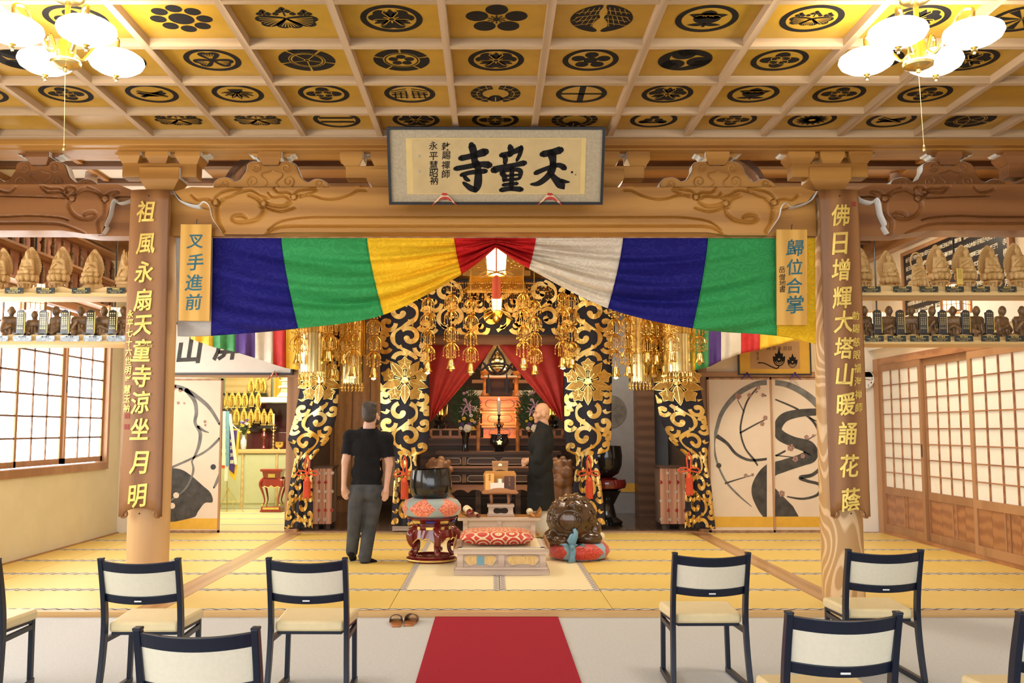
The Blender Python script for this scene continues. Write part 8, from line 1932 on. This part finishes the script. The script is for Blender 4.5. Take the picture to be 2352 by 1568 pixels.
# dark seated monks
def arhat(v):
    pr = [('e', (0, 0, .05), (.085, .06, .055)), ('e', (0, .01, .12), (.062, .045, .075)), ('c', (-.05, 0, .165), (.05, 0, .165), .034, .034), ('c', (0, 0, .18), (.005, -.005, .21), .022, .020), ('e', (.004, -.012, .238), (.031, .034, .040)), ('e', (-.03, -.012, .238), (.006, .01, .014)), ('e', (.038, -.012, .238), (.006, .01, .014)), ('c', (-.055, 0, .15), (-.07, -.03, .09), .026, .024), ('c', (.055, 0, .15), (.07, -.03, .09), .026, .024)]
    if v == 0: pr += [('c', (-.07, -.03, .09), (0, -.06, .12), .022, .014), ('c', (.07, -.03, .09), (0, -.06, .12), .022, .014), ('c', (-.05, -.04, .04), (.02, -.06, .02), .03, .022), ('c', (.05, -.04, .04), (.03, -.06, -.0), .03, .024)]
    elif v == 1: pr += [('c', (-.07, -.03, .09), (-.02, -.07, .07), .022, .014), ('c', (.07, -.03, .09), (.05, -.07, .06), .022, .014), ('c', (-.06, -.04, .07), (-.05, -.06, .0), .034, .028), ('e', (.06, -.05, .02), (.05, .04, .025)), ('e', (-.11, -.02, .02), (.04, .04, .025))]
    else: pr += [('c', (-.07, -.03, .09), (-.02, -.06, .15), .022, .014), ('c', (.07, -.03, .09), (.02, -.06, .09), .022, .014), ('c', (.05, -.05, .06), (.055, -.065, .0), .036, .03), ('c', (-.04, -.05, .06), (-.05, -.065, .0), .036, .03)]
    for j in range(5): a = -2.7 + j * .55; pr.append(('c', (.055 * math.cos(a), .045 * math.sin(a), .13), (.085 * math.cos(a), .06 * math.sin(a), .0), .010, .014))
    me = blob(pr, .0058, 1); return me
_am = [arhat(v) for v in range(3)]
for m_ in _am: m_.materials.clear(); m_.materials.append(MATS['bronze'])
ordn = ['first', 'second', 'third', 'fourth', 'fifth', 'sixth', 'seventh', 'eighth']
def monk_statue(px, side, v, label, rot, s=1.): t = thing('monk_statue', label, 'statue', (P(px, 765, YSH + .2).x, YSH + .21, ZD[side] + .004), rot, 'dark seated monk statues on the lower shelves'); link_mesh('figure', _am[v], t); t.scale = (s * .98, s * 1.15, s * 1.22); MB().lathe([(.09, -.003), (.095, .004), (.08, .012)], 14).build('base', 'bronze', t); return t
for i, (px, v, r) in enumerate(((22, 0, .5), (76, 1, .2), (128, 1, -.5), (182, 2, .3), (237, 0, -.1), (281, 2, .1))): monk_statue(px, 0, v, 'dark seated monk statue, %s from the left on the left lower shelf' % ordn[i], r, .96 if px != 76 else .84)
for i, (px, v, r) in enumerate(((1985, 2, .0), (2042, 0, .1), (2094, 1, -.3), (2141, 2, .2), (2190, 0, -.3), (2243, 1, .1), (2302, 0, .4), (2348, 2, 0))): monk_statue(px, 1, v, 'dark seated monk statue, %s from the right column on the right lower shelf' % ordn[i], r, .97)
# memorial tablets and name plates
def tablet():
    t = thing('memorial_tablet', 'x', 'tablet', (0, 0, 0), group='memorial tablets on the lower shelves')
    MB().taper(0, 0, 0, .02, .10, .06, .09, .055).build('base', 'lacquer_black', t); MB().box(-.036, .036, -.022, .022, .02, .042).build('neck', 'gold_pale', t); MB().taper(0, 0, .042, .055, .085, .055, .10, .06).build('ledge', 'lacquer_black', t)
    pts = [(-.031, .055), (.031, .055), (.031, .20), (.02, .212), (0, .217), (-.02, .212), (-.031, .20)]; MB().prism(pts, -.008, .012).build('slab', 'lacquer_black', t, bevel=.002); MB().box(.031, .036, -.006, .012, .055, .20).build('gilt_edge', 'gold_paint', t)
    letters([(c, x, .19 - .0145 * i, .011) for x in (-.016, 0, .016) for i, c in enumerate('第一尊者勧募一同')], 0, 0, -.0095, res=1).build('lettering', 'gold_pale', t, fix=False); return t
t0 = tablet(); first = True
for side, pxs in ((0, (45, 97, 147, 206, 257)), (1, (2017, 2070, 2122, 2167, 2220, 2275))):
    for i, px in enumerate(pxs):
        lb = 'black memorial tablet with gilt writing, %s from the %s on the %s lower shelf' % (ordn[i], 'left edge' if not side else 'right column', ('left', 'right')[side]); loc = (P(px, 765, YSH + .12).x, YSH + .13, ZD[side] + .002)
        if first: t0.location = loc; t0['label'] = lb; t0.scale = (1.15, 1.15, 1.32); first = False
        else: dup(t0, loc, 0, lb, (1.15, 1.15, 1.32))
t = thing('gilt_tablet', 'tall gilt tablet on a lotus stand before a pale buddha, right upper shelf', 'tablet', (P(2208, 660, YSH + .06).x, YSH + .08, ZU[1] + .002)); MB().lathe([(.04, 0), (.042, .012), (.02, .025), (.04, .05), (.045, .06), (.02, .068)], 10).build('lotus_stand', 'gold_bright', t, smooth=True); MB().box(-.026, .026, -.006, .008, .065, .215).build('slab', 'gold_paint', t, bevel=.002); letters([(c, x, .20 - .013 * i, .010) for x in (-.009, .009) for i, c in enumerate('南無釈迦牟尼仏')], 0, 0, -.0072, res=1).build('lettering', 'ink', t, fix=False)
def plate(px, side, up, n1, m, tm, label):
    z = (ZU if up else ZD)[side]; x = P(px, 668 if up else 776, YSH).x; t = thing('name_plate', label, 'plate', (x, YSH - .006, z - .012), group='name plates on the statue shelves')
    MB().box(-.082, .082, -.003, .003, 0, .052).build('plate', m, t, bevel=.001)
    letters([(c, (i - (len(n1) - 1) / 2) * .017, .041, .016) for i, c in enumerate(n1)], .01, 0, -.0038, res=1).build('lettering', 'gold_paint' if m == 'label_dark' else 'ink', t, fix=False); letters([(c, (i - 5) * .012, .024, .010) for i, c in enumerate('平成二十年六月吉日謹')] + [(c, (i - 3.5) * .012, .010, .010) for i, c in enumerate('天童寺檀徒一同')], 0, 0, -.0038, res=1).build('lettering', tm, t, fix=False)
    for sx in (-1, 1): MB().sph((sx * .074, -.003, .008), .004, 6, 4).build('screw', 'gold_paint' if up else 'label_dark', t)
for i, (px, n) in enumerate(((33, '観音菩薩'), (105, '勢至菩薩'), (187, '普賢菩薩'), (267, '不動明王'))): plate(px, 0, 1, n, 'label_dark', 'gold_pale', 'black name plate, %s from the left on the left upper shelf' % ordn[i])
for i, px in enumerate((-2, 52, 105, 161, 214, 267)): plate(px, 0, 0, '第' + '六七八九十二'[i] + '尊者', 'label_marble', 'ink_grey', 'light-reflecting name plate, %s from the left on the left lower shelf' % ordn[i])
for i, (px, n) in enumerate(((2001, '釈迦如来'), (2072, '文殊菩薩'), (2133, '地蔵菩薩'), (2192, '薬師如来'), (2252, '観音菩薩'), (2313, '阿弥陀仏'))): plate(px, 1, 1, n, 'label_dark', 'gold_pale', 'black name plate, %s from the right column on the upper shelf' % ordn[i])
for i, px in enumerate((2008, 2059, 2111, 2161, 2213, 2274, 2330)): plate(px, 1, 0, '第' + '一三五七九十三'[i] + '尊者', 'label_dark', 'gold_pale', 'black name plate, %s from the right column on the lower shelf' % ordn[i])

# box lanterns hanging in the aisles
def box_lantern(px, py0, py1, w, Y, label):
    o = P(px, py1, Y); k = Y / FPX; h = (py1 - py0) * k; r = w / 2 * k * .74; t = thing('aisle_lantern', label, 'lantern', o, .65, 'box lanterns in the side aisles')
    MB().box(-r * .93, r * .93, -r * .93, r * .93, .01, h - .01).build('shade', 'lantern_glow_soft', t); q = MB()
    for sx in (-1, 1):
        for sy in (-1, 1): q.box(sx * r - .012, sx * r + .012, sy * r - .012, sy * r + .012, -.01, h + .01)
    for z in (0, h): [q.bar((sx * r, -r, z), (sx * r, r, z), .02, .02) or q.bar((-r, sx * r, z), (r, sx * r, z), .02, .02) for sx in (-1, 1)]
    q.build('frame', 'wood_frame', t); q = MB()
    for f in (.25, .5, .75):
        for sx in (-1, 1): q.bar((sx * r, -r, h * f), (sx * r, r, h * f), .006, .006); q.bar((-r, sx * r, h * f), (r, sx * r, h * f), .006, .006); q.bar((sx * r, -r + 2 * r * f, 0), (sx * r, -r + 2 * r * f, h), .006, .006); q.bar((-r + 2 * r * f, sx * r, 0), (-r + 2 * r * f, sx * r, h), .006, .006)
    q.build('lattice_bar', 'wood_frame', t); MB().tube([(0, 0, h), (0, 0, 4.2 - o.z)], .010, 6).build('rod', 'black_frame', t); MB().lathe([(.05, 0), (.06, -.02), (.02, -.03)], 14, (0, 0, 4.2 - o.z)).build('ceiling_rose', 'black_frame', t)
box_lantern(76, 650, 713, 58, 9.5, 'glowing box lantern between the left shelves, nearer the picture edge'); box_lantern(262, 705, 762, 42, 12.0, 'glowing box lantern on a dark rod beside the left column'); box_lantern(2197, 652, 716, 60, 9.5, 'glowing box lantern between the right shelves'); box_lantern(2016, 716, 775, 42, 12.4, 'glowing box lantern on a dark rod beside the right column')

# black name board on the right wall
yb0, yb1, zb0, zb1 = 9.95, 12.5, 2.70, 3.80; t = thing('name_board', 'large black board with rows of pale names on the right wall', 'board', (XR - .012, (yb0 + yb1) / 2, zb0)); w = (yb1 - yb0) / 2
MB().box(-.03, .01, -w, w, 0, zb1 - zb0).build('panel', 'board_black', t); q = MB()
for b in ((-w - .05, -w, -.05, 1.15), (w, w + .05, -.05, 1.15), (-w, w, -.05, 0), (-w, w, 1.10, 1.15)): q.box(-.05, .01, b[0], b[1], b[2], b[3])
q.build('frame', 'wood_frame', t); rr = random.Random(8); it = []; pool = '文方善門正大千金寺会平子三郎木村田川山石井高野中吉小林'
for r in range(9):
    for i in range(44):
        if (i in (14, 29)) or (r == 4 and 6 < i < 30): continue
        it.append((pool[rr.randrange(len(pool))] if r % 4 != 3 else '文', -w + .09 + i * (2 * w - .28) / 44, 1.03 - r * .118 , .058))
for i, c in enumerate('天童寺檀信徒芳名録'): it.append((c, w - .07, 1.02 - i * .11, .085))
q = letters(it, .01, 0, 0, res=1); q.v = [(-.032, -x, z) for x, y, z in q.v]; o_ = q.build('lettering', 'lettering_white', t, fix=False); o_['kind'] = 'stuff'

# tiers of small dark figurines on the left wall
t = thing('figurine_case', 'pink-backed tiered case along the left wall holding small dark figurines', 'case', (XL, 11.2, 3.12)); MB().box(0, .03, -2.0, 1.75, -.02, .74).build('back', 'pink_board', t)
for z in (-.03, .34, .71): MB().box(.0, .24, -2.0, 1.75, z, z + .03).build('shelf', 'wood_frame', t)
for i in range(15): MB().box(.0, .05, -.006, .006, 0, .70).build('divider', 'wood_frame', t, loc=(0, -2.0 + .25 * (i + 1), 0))
fm = blob([('c', (0, 0, 0), (0, 0, .13), .035, .028), ('c', (0, 0, .12), (0, 0, .18), .032, .03), ('e', (0, 0, .235), (.022, .022, .028)), ('c', (0, 0, .19), (0, 0, .22), .015, .014), ('c', (.03, -.02, .16), (.0, -.03, .13), .012, .010), ('e', (0, 0, .0), (.045, .045, .012)), ('e', (0, 0, .27), (.01, .01, .012))], .008, 1); fm.materials.clear(); fm.materials.append(MATS['bronze'])
NUM = 'one two three four five six seven eight nine ten eleven twelve thirteen fourteen fifteen'.split()
for r in range(2):
    for i in range(15):
        tag(link_mesh('dark_figurine', fm, None, (XL + .11, 9.33 + .25 * i, 3.12 + .37 * r + .012)), 'small dark standing figurine, %s tier on the left wall, %s' % (('lower', 'upper')[r], 'number %s from the front' % NUM[i]), 'figurine', 'dark figurines in the tiered case').rotation_euler = (0, 0, i * .7)
for x, y, nm in ((P(210, 388, 9.8).x, 9.8, 'left'), (P(2058, 392, 9.8).x, 9.8, 'right')): t = thing('ceiling_spotlight', 'small round ceiling fixture above the %s side beam' % nm, 'fixture', (x, y, 4.2)); MB().lathe([(.06, 0), (.065, -.09), (.055, -.10), (0, -.10)], 18).build('housing', 'wood_grey', t, smooth=True)
# ================================================================ front hall
tag(MB().box(-.454, .544, -4.5, 7.79, -.045, -.038).build('carpet_runner', 'carpet_red'), 'dark red carpet runner leading to the tatami step', 'runner')

def make_chair():
    t = thing('chair', 'x', 'chair', (0, 0, 0), group='dark-framed hall chairs'); W = .215
    def post(sx):
        pts = catmull([(sx * (W + .012), -.235, .02), (sx * (W + .004), -.205, .22), (sx * W, -.195, .42), (sx * W, -.225, .60), (sx * W, -.285, .80)], 5); q = MB(); n = len(pts); vs = []
        for i, p in enumerate(pts):
            f = i / (n - 1); d = .022 + .004 * math.sin(pi * f); w = .0135
            vs += [(p[0] - w, p[1] - d, p[2]), (p[0] + w, p[1] - d, p[2]), (p[0] + w, p[1] + d, p[2]), (p[0] - w, p[1] + d, p[2])]
        q.add(vs, [(4 * i + a, 4 * i + (a + 1) % 4, 4 * i + 4 + (a + 1) % 4, 4 * i + 4 + a) for i in range(n - 1) for a in range(4)] + [(3, 2, 1, 0), tuple(4 * n - 4 + a for a in range(4))]); return q
    for sx in (-1, 1):
        post(sx).build('back_leg', 'chair_frame', t, bevel=.004); MB().bar((sx * .205, .19, .02), (sx * .200, .195, .39), .027, .034, (0, 1, 0)).build('front_leg', 'chair_frame', t, bevel=.003)
        MB().bar((sx * (W + .008), -.25, .016), (sx * .206, .215, .016), .030, .032).build('floor_runner', 'chair_frame', t, bevel=.003); MB().bar((sx * (W - .002), -.19, .335), (sx * .203, .19, .335), .020, .028).build('side_rail', 'chair_frame', t)
        MB().box(sx * W - .016, sx * W + .016, -.304, -.262, .795, .806).build('post_cap', 'chair_frame', t, bevel=.004)
    def rail(z0, z1, y0, y1, th, name, m, dz=.0, bow=.045):
        n = 14; vs = []
        for i in range(n + 1):
            u = 2 * i / n - 1; x = u * (W - .010); yb = -bow * (1 - u * u); zz = -dz * (1 - u * u)
            vs += [(x, y0 + yb - th / 2, z0 + zz), (x, y1 + yb - th / 2, z1 + zz), (x, y1 + yb + th / 2, z1 + zz), (x, y0 + yb + th / 2, z0 + zz)]
        return MB().add(vs, [(4 * i + a, 4 * i + (a + 1) % 4, 4 * i + 4 + (a + 1) % 4, 4 * i + 4 + a) for i in range(n) for a in range(4)] + [(3, 2, 1, 0), tuple(4 * n + a for a in range(4))]).build(name, m, t, bevel=.004)
    yz = lambda z: -.205 - .085 * max(0, (z - .55) / .25)
    rail(.735, .79, yz(.735), yz(.79), .026, 'top_rail', 'chair_frame', .012); rail(.60, .737, yz(.60), yz(.737), .016, 'back_panel', 'chair_back', .012); rail(.555, .602, yz(.555), yz(.602), .026, 'lower_rail', 'chair_frame', .012)
    MB().box(-.02, .02, -.2875, -.284, .562, .570).build('maker_label', 'label_white', t, bevel=.001)
    q = MB(); h0, h1 = .375, .435; pts = [(-.195, -.185), (.195, -.185), (.225, .21), (.20, .232), (-.20, .232), (-.225, .21)]
    q.prism(pts, h0, h1, plane='XY'); q.build('seat_pad', 'chair_pad', t, bevel=.016, smooth=True); MB().prism([(x * .94, y * .94) for x, y in pts], .36, .376, plane='XY').build('seat_frame', 'chair_frame', t)
    return t
ch = make_chair(); ZT = .805 - .045
CH = [(319, 1281, 'cream-seated chair in front of the left column', .01), (706, 1280, 'cream-seated chair standing left of the slippers, before the tatami step', -.01), (1633, 1268, 'cream-seated chair right of the red runner, before the tatami step', .01), (2035, 1261, 'cream-seated chair partly in front of the right column', -.03), (452, 1440, 'nearest chair at the lower left, cut by the bottom edge', .0), (1939, 1404, 'nearest chair at the lower right, cut by the bottom edge', -.01), (-96, 1282, 'chair at the left picture edge, only its seat corner showing', .01), (2470, 1404, 'chair at the lower right corner, only its seat corner showing', 0)]
for i, (px, py, lb, r) in enumerate(CH):
    g = G(px, py, ZT); loc = (g.x, g.y + .285, -.045); lb = 'dark blue-black framed ' + lb
    if i == 0: ch.location = loc; ch['label'] = lb; ch.rotation_euler = (0, 0, r)
    else: dup(ch, loc, r, lb)

# slippers
def slipper(px, py, rot, label):
    g = G(px, py, -.045); t = thing('slipper', label, 'slipper', (g.x, g.y + .13, -.045), rot, 'pair of brown slippers'); out = catmull([(-.035, -.125), (0, -.138), (.035, -.125), (.042, -.05), (.05, .05), (.035, .12), (0, .135), (-.035, .12), (-.05, .05), (-.042, -.05)], 4, True)
    MB().prism(out, 0, .014, plane='XY').build('sole', 'slipper', t, bevel=.003); MB().prism([(x * .9, y * .94) for x, y in out], .014, .018, plane='XY').build('insole', 'slipper', t)
    def S(u, v): a = pi * u; y = -.01 + .135 * v; w = .052 * (1 - .25 * v ** 3); return (-w * math.cos(a), y, .012 + (.062 - .03 * v) * math.sin(a) ** .7)
    MB().grid(S, 16, 8).build('upper', 'slipper_dark', t, smooth=True, solid=.005)
slipper(906, 1440, .12, 'brown slipper on the carpet before the step, left of the pair'); slipper(941, 1438, -.08, 'brown slipper on the carpet before the step, right of the pair')

# ceiling lamps with four glass globes
def chandelier(gpx, label):
    ZG = 3.74; gl = [G(px, py, ZG) for px, py in gpx]; c = sum(gl, Vector()) / 4; t = thing('chandelier', label, 'lamp', (c.x, c.y, ZG), group='brass ceiling lamps with four globes')
    MB().lathe([(0, -.155), (.012, -.15), (.016, -.13), (.05, -.125), (.085, -.11), (.09, -.095), (.07, -.09), (.055, -.07), (.055, .02), (.03, .05), (.016, .07), (.016, .28), (.07, .285), (.09, .30), (.09, .325)], 28).build('hub', 'brass', t, smooth=True); MB().lathe([(.058, -.116), (.086, -.098), (.086, -.085), (.06, -.08)], 28).build('white_collar', 'clock_white', t, smooth=True)
    for i, g in enumerate(gl):
        d = g - c; n = d.normalized()
        MB().tube(catmull([n * .05 + Vector((0, 0, -.02)), n * .10 + Vector((0, 0, -.05)), n * .18 + Vector((0, 0, .06)), n * (d.length * .8) + Vector((0, 0, .155)), d + Vector((0, 0, .15)), d + Vector((0, 0, .09))], 6), .011, 8).build('arm', 'brass', t, smooth=True)
        q = MB().lathe([(0, -.068), (.06, -.064), (.11, -.050), (.15, -.024), (.165, .004), (.158, .028), (.125, .052), (.08, .066), (.045, .078), (0, .08)], 32); q.build('globe', 'globe_glow', t, smooth=True, loc=tuple(d)); MB().lathe([(0, -.125), (.008, -.12), (.006, -.108), (.018, -.10), (.010, -.09), (.022, -.082), (.022, -.074)], 14).build('finial', 'brass', t, smooth=True, loc=tuple(d)); MB().lathe([(.03, .095), (.055, .082), (.05, .07)], 16).build('fitter', 'brass', t, smooth=True, loc=tuple(d))
    MB().tube([(0, 0, -.15), (.012, 0, -.60)], .0016, 5).build('pull_cord', 'cord', t); MB().lathe([(.004, .03), (.009, .02), (.010, 0), (.007, -.008)], 10, (.012, 0, -.62)).build('cord_knob', 'brass', t, smooth=True)
chandelier([(30, 70), (199, 72), (105, 143), (268, 145)], 'brass ceiling lamp with four glowing globes at the upper left'); chandelier([(2062, 77), (2236, 78), (1990, 142), (2148, 144)], 'brass ceiling lamp with four glowing globes at the upper right')
bpy.data.scenes.remove(TMP)
